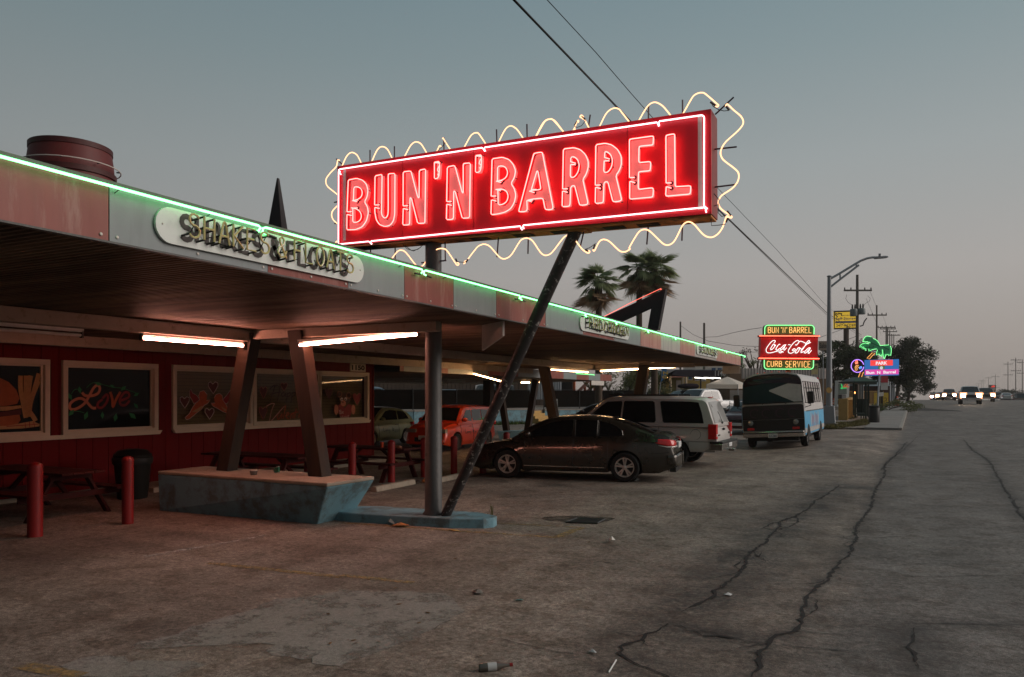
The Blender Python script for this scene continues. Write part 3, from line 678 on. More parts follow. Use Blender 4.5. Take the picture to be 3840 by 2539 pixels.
brush(c5, [[(985,800),(1030,775),(1060,775)],[(1060,775),(1030,850),(1010,960)],[(1010,960),(1080,880),(1150,800)], [(1110,860),(1085,895),(1100,920),(1130,870),(1125,915)],[(1165,790),(1140,915)], [(1170,890),(1195,870),(1180,860),(1165,895),(1190,915)], [(1215,865),(1205,915)],[(1212,885),(1235,862),(1228,912)], [(1262,820),(1245,910)],[(1240,860),(1280,852)], [(1292,860),(1284,910)],[(1310,870),(1302,912)],[(1308,885),(1335,865),(1330,912)],[(1350,890),(1375,870),(1360,860),(1348,895),(1370,912)]], .028, P_or, .003)
brush(c5, [[(985,800),(1030,775),(1060,775)],[(1060,775),(1030,850),(1010,960)],[(1010,960),(1080,880),(1150,800)]], .010, P_wh, .005)
bear = arc(1712,725,56,52,0,360,18); fill(c5, [bear[:-1], arc(1662,688,22,26,0,360,12)[:-1], arc(1748,700,22,26,0,360,12)[:-1]], P_br, .003)
brush(c5, [arc(1662,688,22,26,0,360,12), arc(1748,700,22,26,0,360,12)], .012, P_pink, .004, smooth=False)
fill(c5, [arc(1698,772,25,28,0,360,12)[:-1], arc(1632,830,20,48,0,360,12)[:-1], arc(1790,830,18,46,0,360,12)[:-1]], P_pink, .005); fill(c5, [arc(1683,735,13,16,0,360,10)[:-1], arc(1720,732,13,16,0,360,10)[:-1]], P_wh, .006)
fill(c5, [arc(1684,738,6,8,0,360,8)[:-1], arc(1719,736,6,8,0,360,8)[:-1], arc(1692,762,9,6,0,360,8)[:-1]], G['ink'], .007)
heartp(c5, 1710, 880, 138, 145, P_red, P_dred, .016); heartp(c5, 1562, 685, 74, 70, P_dred, P_br, .012); heartp(c5, 1822, 735, 76, 78, P_red, P_pink, .008)
brush(c5, [[(1662,835),(1665,868)],[(1660,838),(1678,835),(1676,850),(1663,852),(1682,855),(1680,868),(1665,870)],[(1690,860),(1700,852),(1692,848),(1686,862),(1698,868)],
 [(1668,915),(1672,890),(1682,908),(1692,888),(1698,915)],[(1706,892),(1708,915)],[(1706,888),(1706,889)],[(1716,915),(1716,890),(1728,914),(1728,890)],[(1750,888),(1738,889),(1738,914),(1752,912)],[(1738,901),(1748,900)]], .012, P_wh, .006, smooth=False)
# house number board
np_ = thing('number_board', 'square cream board with black number 1150 on the red wall', 'number sign', onX(828,872,XW+.03))
a, b = onX(810,858,XW).y, onX(845,858,XW).y
mk('board', MB().box(XW+.002, XW+.03, a, b, 2.52+.16, 2.93), G['trim'], np_)
mb = write(MB(), '1150', (XW+.033, (a+b)/2, 2.735), (0,1,0), (0,0,1), .14, w=(b-a)*.86, bold=.055, align=.5); mk('number', mb, G['ink'], np_)
setting('restaurant_step', MB().box(XW, XW+1.0, 10.4, YE+.2, -.1, .10), G['concrete']); setting('restaurant_plinth', MB().box(XW-7, XW-.11, -12, YE, -.1, .1), G['concrete'])
# ================================================================== canopy
XF = -4.9; ZF0, ZF1 = 3.08, 3.475; Y0, Y1 = -13.0, 29.5  # near end runs unseen past the view, lengthened to shade the left forecourt
can = thing('drive_in_canopy', 'long flat drive-in canopy with striped red and white fascia and ribbed underside', 'canopy', (-9, 13, 0))
mk('roof_deck', MB().box(-16, XF-.05, Y0, Y1-.04, 3.20, 3.42), G['blacktrim'], can)
ZS = 3.10
y = Y0; me_s = None
pitch = .076; nco = 12
sm = MB(); w = pitch*nco
for k in range(nco):       # one ribbed soffit sheet
    a = k*pitch
    prof = [(a, ZS), (a+.30*pitch, ZS), (a+.42*pitch, ZS+.022), (a+.80*pitch, ZS+.022), (a+.92*pitch, ZS), (a+pitch, ZS)]
    for (p, z), (q, z2) in zip(prof, prof[1:]): sm.add([(-15.9,p,z),(XF-.02,p,z),(XF-.02,q,z2),(-15.9,q,z2)], [(0,1,2,3)])
sh0 = None
while y < Y1-.05:
    if sh0 is None:
        sh0 = mk('soffit_sheet', sm, G['soffit'], can); base = sh0.location.copy()
    o_ = sh0 if y == Y0 else inst(sh0, 'soffit_sheet', can)
    o_.location = (0, y, rb.uniform(-.002,.002)); y += w
# fascia sheets: boundaries read off the photograph, alternating colours
def yf(px): return onX(px, 913, XF).y
bd = [Y0, -8, -4, -1, .4, 1.9] + [yf(v) for v in (252, 620, 806, 936, 1050, 1149, 1263, 1350, 1422, 1483, 1530.7, 1574.6, 1608.6, 1658.6, 1694, 1715)]
cols = ['fasgrey','fasred','fasgrey','fasred','fasgrey','fasred','fasgrey','fasred','fasgrey','fasred','fasgrey','fasred','fasgrey','fasred','fasgrey','fasred2','fasgrey2','fasred2','fasgrey2','fasred2','fasred2']
for a, b, cname in zip(bd, bd[1:], cols):
    mk('fascia_sheet', MB().box(XF-.012, XF+rb.uniform(0,.003), a+.004, b-.004, ZF0, ZF1), G[cname], can)
    sc = MB()
    for t in (.04, .5, .96): sc.lathe([(.012,0),(.012,.006),(.006,.009)], (XF+.003, a+(b-a)*t, ZF0+.035), (1,0,0), 6)
    mks('screw', sc, G['offwhite'], can)
mk('end_fascia', MB().box(-15.5, XF, Y1, Y1+.03, ZF0, ZF1), G['fasgrey2'], can)
mk('fascia_cap', MB().box(XF-.06, XF+.02, Y0, Y1+.04, ZF1, ZF1+.025), G['pole'], can)
mk('fascia_lip', MB().box(XF-.05, XF+.010, Y0, Y1, ZF0-.016, ZF0-.002), G['pole'], can)
# beams under the soffit
mk('long_beam', MB().box(-9.88, -9.70, Y0, 27.6, 2.90, 3.09), G['beam'], can, bev=.008)
mk('long_beam', MB().box(-13.6, -13.45, Y0, YE+10, 2.88, 3.09), G['beam'], can)
for yb in (9.57, 26.3): mk('cross_beam', MB().box(-9.69, -6.0, yb-.07, yb+.07, 2.94, 3.09), G['beam'], can, bev=.008)
mk('edge_plate', MB().prism([(-5.66,10.3,3.08),(-5.07,9.86,3.08),(-5.07,9.86,2.86),(-5.66,10.3,2.68)], (.02,.02,0)), G['offwhite'], can)
mk('edge_plate', MB().box(-5.6,-4.95,29.2,29.22,2.78,3.07), G['offwhite'], can)
# neon along the top edge
def gtube(a, b, m):
    mk('neon_tube', MB().tube([(XF+.045,a+.05,ZF1-.075),(XF+.05,a,ZF1-.07),(XF+.05,a+.001,ZF1-.035),(XF+.055,a+.03,ZF1-.022),(XF+.055,b-.03,ZF1-.022),(XF+.05,b,ZF1-.035),(XF+.045,b-.03,ZF1-.075)], .0095, 6), m, can, smooth=60)
    mks('electrode', MB().tube([(XF+.045,a+.05,ZF1-.077),(XF+.04,a+.17,ZF1-.085)],.011,6).tube([(XF+.045,b-.03,ZF1-.077),(XF+.04,b-.15,ZF1-.085)],.011,6), G['blacktube'], can)
    q = a+.5
    st_ = MB()
    while q < b-.3: st_.tube([(XF,q,ZF1-.05),(XF+.05,q,ZF1-.03)], .004, 4); q += .8
    mks('stand_off', st_, G['blacktube'], can)
gb = [Y0] + [yf(v) for v in (596, 972, 1198, 1350, 1422, 1496, 1560, 1623, 1679, 1722)]
for a, b in zip(gb, gb[1:]): gtube(a+.012, b-.012, G['n_green'])
# sign boards with bent, unlit tubes before brown letters
def plate(y0, y1, z0, z1, word, name, label):
    r = (z1-z0)/2
    t = thing(name, label, 'sign', (XF+.01, (y0+y1)/2, z0), 'sign boards along the canopy edge')
    ol = [(y1-r+r*math.sin(rad(a)), z0+r+r*math.cos(rad(a))) for a in range(0,181,15)]+[(y0+r-r*math.sin(rad(a)), z0+r-r*math.cos(rad(a))) for a in range(0,181,15)]
    mk('board', MB().prism([(XF+.008,p,q) for p,q in ol], (.022,0,0)), G['plate'], t, smooth=30)
    adv = [ADV.get(ch, .6)+.22 if ch != ' ' else .34 for ch in word]; wd = sum(adv)-.22; h = (z1-z0)*.66; kx = (y1-y0)*.80/wd; ys = y0+(y1-y0)*.09; zs = z0+(z1-z0)*.20; xx = 0; j = 0
    for ch, ad_ in zip(word, adv):
        pm = MB(); tm = MB(); bm_ = MB()
        for ln in STROKE[ch]:
            q = [(ys+(xx+a)*kx, zs+b*h) for a, b in ln]; j += 1
            pm.ribbon([(XF+.0325+.0002*j, p, z) for p, z in q], min(.05, h*.24), (1,0,0)); tm.tube([(XF+.105, p+.01, z+.012) for p, z in q], .0095, 5)
            for p, z in (q[0], q[-1]): bm_.tube([(XF+.03,p,z),(XF+.105,p+.01,z+.012)], .009, 4)
        p = ys+xx*kx; bm_.tube([(XF+.07,p+.02,zs+h*rb.random()),(XF+.06,p+kx*.35,zs+h*rb.random()*.4),(XF+.07,p+kx*.6,zs+h*rb.random())], .006, 4); xx += ad_
        if pm.v: mk('painted_letter', pm, G['letterpaint'], t); mk('unlit_tube', tm, G['deadtube'], t, smooth=60); mks('tube_connector', bm_, G['blacktube'], t)
    mks('screw', MB().lathe([(.009,0),(.006,.006)], (XF+.03,y0+.06,(z0+z1)/2),(1,0,0),6).lathe([(.009,0),(.006,.006)], (XF+.03,y1-.06,(z0+z1)/2),(1,0,0),6), G['offwhite'], t)
plate(yf(354), yf(837), 3.145, 3.42, 'SHAKES & FLOATS', 'sign_board', 'long rounded sign board reading SHAKES & FLOATS on the canopy edge')
plate(yf(1340), yf(1454), 3.14, 3.42, 'FRIED CHICKEN', 'sign_board', 'rounded sign board reading FRIED CHICKEN, middle one on the canopy edge')
plate(yf(1611), yf(1659), 3.15, 3.42, 'SUNDAES', 'sign_board', 'farthest and smallest rounded sign board, near the canopy corner')
# timber frames that carry the canopy
def leg(p, q, wx, dy, par, m, name='leg'):
    p, q = V(p), V(q); mb = MB(); hx, hy = wx/2, dy/2
    mb.hexa([p+V((-hx,-hy,0)),p+V((hx,-hy,0)),p+V((hx,hy,0)),p+V((-hx,hy,0)),q+V((-hx,-hy,0)),q+V((hx,-hy,0)),q+V((hx,hy,0)),q+V((-hx,hy,0))]); return mk(name, mb, m, par, bev=.012)
fr1 = thing('timber_frame', 'near slanting timber frame standing on the blue planter, its tip above the roof', 'frame', (-9.2,9.57,.67), 'timber frames carrying the canopy')
leg((-10.36,9.57,.665), (-9.78,9.57,3.05), .27, .24, fr1, G['post']); leg((-8.27,9.57,.665), (-8.72,9.57,3.05), .29, .24, fr1, G['post'])
tip = [(641-25,530),(645-3,415),(645+6,415),(641+25,530)]
a_ = [onY(620,531,9.45), onY(643,415,9.5), onY(650,415,9.5), onY(656,531,9.45)]
k_ = MB().hexa([V((-9.62,9.44,3.42)),V((-8.83,9.44,3.42)),V((-8.83,9.74,3.42)),V((-9.62,9.74,3.42)),V((-9.185,9.55,5.64)),V((-9.165,9.55,5.64)),V((-9.165,9.60,5.64)),V((-9.185,9.60,5.64))]); mk('peak', k_, G['spike'], fr1, bev=.01)
fr2 = thing('timber_frame', 'far slanting timber frame with a black boomerang peak and a red tube', 'frame', (-9.5,26.3,0), 'timber frames carrying the canopy')
leg((-11.2,26.3,.5), (-11.75,26.3,3.05), .36, .3, fr2, G['post']); leg((-8.25,26.3,.5), (-7.78,26.3,3.05), .36, .3, fr2, G['post'])
ap = [onY(*p, 26.15) for p in [(1540,670),(1524,768),(1484,768),(1497,700),(1404,762),(1378,742),(1470,700)]]
c4_ = C(2000,900,2.965)
ap = [onY(*c4_(*p), 26.15) for p in [(1470,543),(1385,1000),(1270,985),(1312,745),(960,905),(700,960),(560,950),(800,850)]]
mk('peak', MB().prism(ap, (0,.3,0)), G['spike'], fr2)
mk('neon_tube', MB().tube([onY(*c4_(*p), 26.1) for p in [(700,892),(795,848),(1100,690),(1420,540),(1428,547),(1410,556)]], .010, 6), G['n_thinred'], fr2, smooth=60)
# planter under the near frame
pl = thing('planter_box', 'large pale blue battered concrete planter box under the near timber frame', 'planter', (-9.4,9.4,0))
bt = [(-11.20,8.87),(-7.86,9.03),(-7.86,9.86),(-11.20,9.84)]; tp = [(-11.32,8.93),(-7.50,8.84),(-7.44,9.92),(-11.30,9.95)]
mk('wall', MB().hexa([(x,y,-.02) for x,y in bt]+[(x,y,.61) for x,y in tp]), G['cyan'], pl, bev=.02)
mk('top_slab', MB().hexa([(x*1.0,y,.612) for x,y in tp]+[(x,y,.668) for x,y in tp]), G['concrete'], pl, bev=.015)
ib = [(-7.95,9.42),(-7.51,9.40),(-5.85,9.64),(-5.38,9.84),(-5.28,9.98),(-5.33,10.18),(-5.75,10.36),(-7.5,10.2),(-7.95,10.0)]
isl = thing('pole_island', 'low pale blue kerbed island at the foot of the sign pole', 'island', (-6.5,9.9,0))
mk('kerb_block', MB().prism([(x,y,-.02) for x,y in ib], (0,0,.165)), G['cyan'], isl, bev=.02)
pl2 = thing('planter_box', 'far pale blue planter box behind the sedan under the rear frame', 'planter', (-14.2,29.6,0))
c7 = C(1350,1250,2.4708)
q0, q1 = at(1151,999,33), at(1262,996,33); z0 = q0.z
mk('wall', MB().hexa([q0+V((.15,0,-z0-.1)), q1+V((-.15,0,-q1.z-.1)), q1+V((-.15,1.2,-q1.z-.1)), q0+V((.15,1.2,-z0-.1)), q0, q1, q1+V((0,1.3,0)), q0+V((0,1.3,0))]), G['cyan'], pl2, bev=.02)
def tubelamp(a, b, m, label, fix=True, r=.021):
    a, b = V(a), V(b); t = thing('tube_lamp', label, 'lamp', (a+b)/2, 'tube lamps under the canopies')
    d = (b-a).normalized()
    mk('tray', MB().bar(a+V((0,0,.065)), b+V((0,0,.065)), .05, .045), G['offwhite'], t)
    mk('tube', MB().tube([a+d*.03,b-d*.03], r, 8), m, t, smooth=60)
    mks('end_socket', MB().bar(a+V((0,0,.015)), a+d*.03+V((0,0,.015)), .05, .10).bar(b-d*.03+V((0,0,.015)), b+V((0,0,.015)), .05, .10), G['blacktrim'], t)
tubelamp((-9.79,7.43,2.825),(-9.79,9.42,2.825), G['fluor'], 'glowing tube lamp under the long beam, left of the near timber frame')
tubelamp((-8.62,9.45,2.80),(-6.44,9.72,2.925), G['fluor'], 'brightest tube lamp between the near timber frame and the sign pole')
tubelamp((-9.79,4.9,2.80),(-9.79,6.55,2.80), G['offwhite'], 'unlit tube lamp under the long beam at far left')
tubelamp((-9.79,22.4,2.80),(-9.79,25.9,2.80), G['fluor2'], 'thin glowing tube lamp along the long beam at the far frame', r=.016)
tubelamp((-9.45,26.2,2.85),(-6.55,26.4,2.97), G['fluor2'], 'golden tube lamp across the canopy at the far frame', r=.024)
# rear canopy
rc_ = thing('rear_canopy', 'rear parking canopy with striped fascia behind the restaurant corner', 'canopy', (-17.5,29,0))
XR = -13.5
mk('roof_deck', MB().box(-22, XR-.03, YE+.3, 38.1, 2.86, 3.0), G['blacktrim'], rc_)
y = YE+.3
rs = None
while y < 37.6:
    if rs is None:
        m2 = MB()
        for k in range(12):
            a = k*.08
            m2.add([(-22,a,2.60),(XR-.02,a,2.70),(XR-.02,a+.05,2.70),(-22,a+.05,2.60)],[(0,1,2,3)]).add([(-22,a+.05,2.62),(XR-.02,a+.05,2.72),(XR-.02,a+.08,2.72),(-22,a+.08,2.62)],[(0,1,2,3)])
        rs = mk('soffit_sheet', m2, G['soffit_lit'], rc_); rs.location = (0,y,0)
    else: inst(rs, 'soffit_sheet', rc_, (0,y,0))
    y += .96
def yr(px): return onX(px, 913, XR).y
bd = [YE+.3, yr(935), yr(990), yr(1037), yr(1130), yr(1200), yr(1271), yr(1305), yr(1335), yr(1363.5), yr(1390), yr(1416)]
for i, (a, b) in enumerate(zip(bd, bd[1:])): mk('fascia_sheet', MB().box(XR-.015, XR, a+.004, b-.004, 2.715, 3.06), G['fasred' if i % 2 == 0 else 'fasgrey'], rc_)
mk('end_fascia', MB().box(-22, XR, 38.1, 38.12, 2.7, 3.05), G['fasred'], rc_)
mk('edge_plate', MB().box(XR-.02, XR-.005, 36.2, 38.1, 2.47, 2.70), G['offwhite'], rc_)
mk('rear_edge', MB().box(-22.05,-22, YE+.3, 36, 2.55, 2.9), G['offwhite'], rc_)
mk('neon_tube', MB().tube([(XR+.04,yr(1333),3.00),(XR+.04,yr(1374),3.00),(XR+.04,yr(1374),2.96)], .018, 6), G['n_green2'], rc_, smooth=60)
for (bx,tx) in ((1173,1155),(1221,1241)):
    p, q = at(bx,998,33.6), at(tx,880,33.6); q.z = 2.66
    mk('post', MB().bar(p, q, .26, .22, (0,1,0)), G['post'], rc_, bev=.01)
q = at(1132,980,36); mk('post', MB().bar(at(1131,984,36), at(1131,880,36), .38, .38, (0,1,0)), G['spike'], rc_)
tubelamp(at(1098,866,27.5), at(1166,884.5,23.2), G['fluor2'], 'slanting tube lamp under the rear canopy beside the sign strut')
tubelamp(at(1205,886,36), at(1228,886,36), G['fluor2'], 'short tube lamp under the rear canopy, left of its dark posts', r=.03)
tubelamp(at(1239,885.5,36), at(1250,885,36), G['fluor2'], 'shortest tube lamp under the rear canopy, between two timber posts', r=.03)
# roof barrel
br = thing('roof_barrel', 'big red barrel with two wire-held rings on the canopy roof', 'barrel', (-11.5,7.5,3.42))
prof = [(.58,0),(.63,.5),(.66,1.1),(.655,1.5),(.60,2.2),(.565,2.46)]
mk('body', MB().lathe(prof, (-11.5,7.5,3.42), n=40), mat('barrel_red', (.10,.012,.010), .6, var=.3, scale=3, dirt=1, dcol=(.22,.24,.26), dscale=4, dthr=.66, stretch=(1,1,.5)), br, smooth=30)
for z, r in ((.45,.64),(1.0,.67),(1.62,.665),(2.02,.63),(2.42,.575)): mk('hoop', MB().lathe([(r-.01,-.045),(r+.012,-.04),(r+.012,.04),(r-.01,.045)], (-11.5,7.5,3.42+z), n=40), mat('hoop_dark_red', (.05,.007,.006), .6, var=.3), br, smooth=40)
for z, r in ((2.13,.70),(1.72,.715)): mk('ring_tube', MB().tube([(-11.5+r*math.cos(rad(a)),7.5+r*math.sin(rad(a)),3.42+z) for a in range(0,360,12)], .009, 5, True), G['offwhite'], br, smooth=60)
for z, r in ((2.13,.64),(1.72,.66)):
    mks('ring_bracket', (lambda b: [b.tube([(-11.5+r*math.cos(rad(a)),7.5+r*math.sin(rad(a)),3.42+z),(-11.5+(r+.05)*math.cos(rad(a)),7.5+(r+.05)*math.sin(rad(a)),3.42+z)], .012, 4) for a in range(0,360,45)] and b)(MB()), G['blacktube'], br)
# ================================================================== the big roof-top sign
cA = C(1200,400,2.4708); cB = C(1950,300,2.4708); cD = C(1300,800,2.4708); cE = C(2000,900,2.965)
YP, YT, YZ, YB = 9.62, 9.545, 9.80, 10.0
sg = thing('neon_sign', 'huge red sign in glowing tubes with white border and gold zigzag on two poles', 'neon sign', (-6.28,9.87,.14))
co = [onY(782,569.5,YP), onY(1647.6,495,YP), onY(1646.5,253,YP), onY(782,385.7,YP)]     # bl br tr tl
off = V((0, YB-YP, 0))
bm = MB(); b0 = [p+V((0,.012,0)) for p in co]; b1 = [p+off for p in co]
bm.add(b0+b1, [(4,5,6,7),(0,1,5,4),(1,2,6,5),(2,3,7,6),(3,0,4,7)])
mk('cabinet', bm, G['signedge'], sg)
def sp_(a, b, dy=0): # bilinear on the face
    l = co[0].lerp(co[3], b); r = co[1].lerp(co[2], b); p = l.lerp(r, a); return V((p.x, YP+dy, p.z))
mk('bottom_plate', MB().hexa([sp_(.002,0,.02)+V((0,0,-.03)), sp_(.998,0,.02)+V((0,0,-.03)), sp_(.998,0,.36)+V((0,0,-.03)), sp_(.002,0,.36)+V((0,0,-.03)), sp_(.002,0,.02)+V((0,0,-.002)), sp_(.998,0,.02)+V((0,0,-.002)), sp_(.998,0,.36)+V((0,0,-.002)), sp_(.002,0,.36)+V((0,0,-.002))]), G['rust'], sg)
for a in (.06,.24,.40,.52,.62,.75,.83):
    q = [sp_(a,0,.10)+V((0,0,-.034)), sp_(a+.05,0,.10)+V((0,0,-.034)), sp_(a+.05,0,.26)+V((0,0,-.034)), sp_(a,0,.26)+V((0,0,-.034))]; mk('access_opening', MB().prism(q, (0,0,-.006)), G['dark'], sg)
# face panels between the seams
def frac(cf, x): 
    p = onY(*cf(x, 800), YP); return (p.x-co[0].x)/(co[1].x-co[0].x)
sm_ = [.0, frac(cA,764), frac(cA,1422), frac(cA,2143), frac(cB,290), frac(cB,998), 1.0]
for a, b in zip(sm_, sm_[1:]):
    g = .0006; mk('face_panel', MB().prism([sp_(a+g,.035), sp_(b-g,.035), sp_(b-g,.955), sp_(a+g,.955)], (0,.011,0)), G['signred'], sg)
for q in (((0,0),(1,0),(1,.034),(0,.034)), ((0,.956),(1,.956),(1,1),(0,1))):
    mk('frame_strip', MB().prism([sp_(a,b,-.012) for a,b in q], (0,.022,0)), G['signred'], sg)
for q in (((0,.034),(.009,.034),(.009,.956),(0,.956)), ((.991,.034),(1,.034),(1,.956),(.991,.956))):
    mk('frame_strip', MB().prism([sp_(a,b,-.012) for a,b in q], (0,.022,0)), G['signred'], sg)
wl = MB()
mk('tube_backing', MB().prism([sp_(.020,.06,-.004),sp_(.028,.06,-.004),sp_(.028,.945,-.004),sp_(.020,.945,-.004)], (0,.003,0)), G['offwhite'], sg)
mk('tube_backing', MB().prism([sp_(.972,.05,-.004),sp_(.981,.05,-.004),sp_(.981,.945,-.004),sp_(.972,.945,-.004)], (0,.003,0)), G['offwhite'], sg)
LET = [  # (crop, outer tube outline, inner outlines)
 (cA, [(250,1000),(248,1142),(330,1140),(390,1115),(430,1060),(448,985),(440,930),(412,882),(436,838),(445,775),(430,720),(395,682),(340,665),(262,680),(250,975)], [[(300,872),(350,860),(382,838),(393,800),(383,762),(350,742),(314,746),(309,868)], [(290,938),(330,944),(370,970),(385,1010),(375,1050),(345,1072),(304,1072),(304,940)]]),
 (cA, [(508,935),(508,980),(522,1050),(550,1092),(600,1112),(650,1100),(680,1060),(692,1000),(695,620),(638,622),(632,632),(632,960),(628,1010),(605,1037),(580,1020),(569,990),(575,638),(568,630),(510,642),(506,912)], []),
 (cA, [(771,945),(767,1098),(822,1095),(830,1085),(834,842),(846,848),(905,1082),(972,1080),(979,578),(920,590),(918,850),(905,838),(845,606),(835,597),(771,605),(770,920)], []),
 (cA, [(1062,515),(1108,507),(1106,600),(1098,660),(1060,672),(1060,520)], []),
 (cA, [(1175,905),(1171,1048),(1225,1045),(1236,1035),(1239,780),(1252,785),(1318,1035),(1386,1030),(1393,522),(1335,527),(1327,535),(1327,806),(1316,792),(1252,556),(1240,546),(1179,560),(1174,880)], []),
 (cA, [(1445,453),(1497,446),(1494,560),(1480,606),(1440,612),(1443,458)], []),
 (cA, [(1588,865),(1584,1002),(1640,996),(1710,980),(1765,948),(1800,890),(1815,820),(1800,760),(1770,712),(1802,655),(1812,592),(1790,535),(1750,490),(1690,470),(1594,484),(1586,830)], [[(1632,692),(1690,680),(1726,655),(1740,610),(1725,567),(1690,548),(1646,555),(1644,688)], [(1628,768),(1690,763),(1730,785),(1745,830),(1730,880),(1695,906),(1651,912),(1648,768)]]),
 (cA, [(1916,870),(1920,960),(1905,972),(1845,975),(1842,962),(1980,440),(1990,432),(2052,422),(2062,433),(2160,938),(2150,953),(2098,956),(2085,945),(2068,858),(2055,848),(1960,858),(1925,868)], [[(1940,785),(1960,776),(2035,770),(2046,758),(2022,612),(2012,588),(1958,770)]]),
 (cB, [(394,1030),(390,1175),(455,1170),(463,1158),(470,990),(497,977),(508,985),(550,1150),(562,1162),(622,1155),(630,1140),(582,922),(610,880),(632,815),(632,750),(605,690),(560,647),(500,628),(402,640),(395,1010)], [[(470,760),(470,715),(500,710),(535,738),(550,790),(540,848),(512,893),(488,905),(466,898),(468,785)]]),
 (cB, [(700,995),(697,1145),(765,1138),(772,1126),(778,952),(803,941),(816,950),(858,1118),(870,1130),(932,1122),(941,1108),(888,885),(916,848),(939,790),(938,708),(905,645),(850,602),(790,587),(703,600),(698,975)], [[(784,720),(785,668),(800,662),(840,690),(858,742),(850,800),(822,848),(795,860),(775,850),(780,750)]]),
 (cB, [(1018,940),(1016,1095),(1024,1104),(1222,1086),(1232,1078),(1236,1010),(1225,1000),(1106,1014),(1095,1004),(1098,860),(1106,850),(1198,842),(1207,834),(1212,765),(1200,757),(1110,766),(1100,756),(1103,622),(1112,614),(1225,603),(1233,596),(1237,528),(1230,520),(1020,549),(1014,558),(1015,905)], []),
 (cB, [(1355,990),(1350,1068),(1360,1077),(1570,1058),(1578,1050),(1583,990),(1575,981),(1447,989),(1437,980),(1433,508),(1425,500),(1360,512),(1352,522),(1354,955)], []),
]
def holed(outer, inners):
    o = list(outer)
    for inn in inners:
        bi = min(((i, j) for i in range(len(o)) for j in range(len(inn))), key=lambda ij: (o[ij[0]][0]-inn[ij[1]][0])**2+(o[ij[0]][1]-inn[ij[1]][1])**2)
        ar = lambda L: sum(L[k][0]*L[(k+1) % len(L)][1]-L[(k+1) % len(L)][0]*L[k][1] for k in range(len(L)))
        q = inn[bi[1]:]+inn[:bi[1]+1]
        if ar(inn)*ar(outer) > 0: q = q[::-1]
        o = o[:bi[0]+1]+q+o[bi[0]:]
    return o
for cf, outer, inn in LET:
    back = lambda p: (lambda v: V((v.x, YP-.005, v.z)))(onY(*cf(*p), YT))
    mk('painted_letter', MB().prism([back(p) for p in holed(outer, inn)], (0,.004,0)), G['signpink'], sg)
    tb = MB(); el = MB(); hd = MB()
    for ln in [outer]+inn:
        q = [onY(*cf(*p), YT) for p in ln]
        r = []                                    # ease the corners
        for i, p in enumerate(q):
            if 0 < i < len(q)-1: r += [p.lerp(q[i-1], min(.3, .018/max(.018,(p-q[i-1]).length))), p.lerp(q[i+1], min(.3, .018/max(.018,(p-q[i+1]).length)))]
            else: r.append(p)
        q = [r[0]+V((.05,.055,-.01)), r[0]+V((.008,.004,0))]+r+[r[-1]+V((.008,.004,0)), r[-1]+V((.05,.055,.01))]
        tb.tube(q, .0078, 6)
        for e in (q[0], q[-1]): el.lathe([(.026,0),(.026,.010),(.014,.014)], (e.x, YP-.002, e.z), (0,-1,0), 10)
        for i in range(1, len(ln), 4): p = onY(*cf(*ln[i]), YT); hd.tube([p, (p.x, YP, p.z)], .006, 4)
    mk('neon_letter', tb, G['n_red'], sg, smooth=60); mks('tube_housing', el, G['rod'], sg); mks('stand_off', hd, G['rod'], sg)
for pts in ([(1108,548),(1096,562),(1088,588),(1098,606),(1107,592)], [(1104,620),(1090,627),(1097,640),(1107,634)], [(1496,480),(1484,494),(1474,524),(1486,542),(1495,526)], [(1492,558),(1476,566),(1482,580),(1494,572)]):
    mk('neon_letter', MB().tube([onY(*cA(*p), YT) for p in pts], .0075, 6), G['n_red'], sg, smooth=60)
# white border tubes
def wt(cf, pts, name='border_tube', m=None):
    q = [onY(*cf(*p), YP-.05) for p in pts]; q = [q[0]+V((.0,.04,-.02))]+q+[q[-1]+V((.0,.04,-.02))]
    mk(name, MB().tube(q, .0095, 6), m or G['n_white'], sg, smooth=60)
wt(cA, [(180,612),(172,600),(170,1262),(178,1275),(450,1249),(462,1258)])
wt(cA, [(172,588),(185,580),(1500,381),(1514,392)])
wt(cA, [(466,1257),(476,1246),(1855,1108),(1862,1124)])
x1, y1_ = cA(1522,390); x2, y2_ = cB(1270,393)
ID = lambda x, y: (x, y)
wt(ID, [cA(1520,392), cA(1528,378), cB(1268,393), cB(1278,404)])
wt(ID, [cB(1283,398), cB(1292,383), cB(1685,327), cB(1700,335), cB(1706,350), cB(1704,1165), cB(1712,1172)])
wt(ID, [cA(1878,1112), cA(1884,1100), cB(1720,1180), cB(1735,1190), cB(1720,1205)])
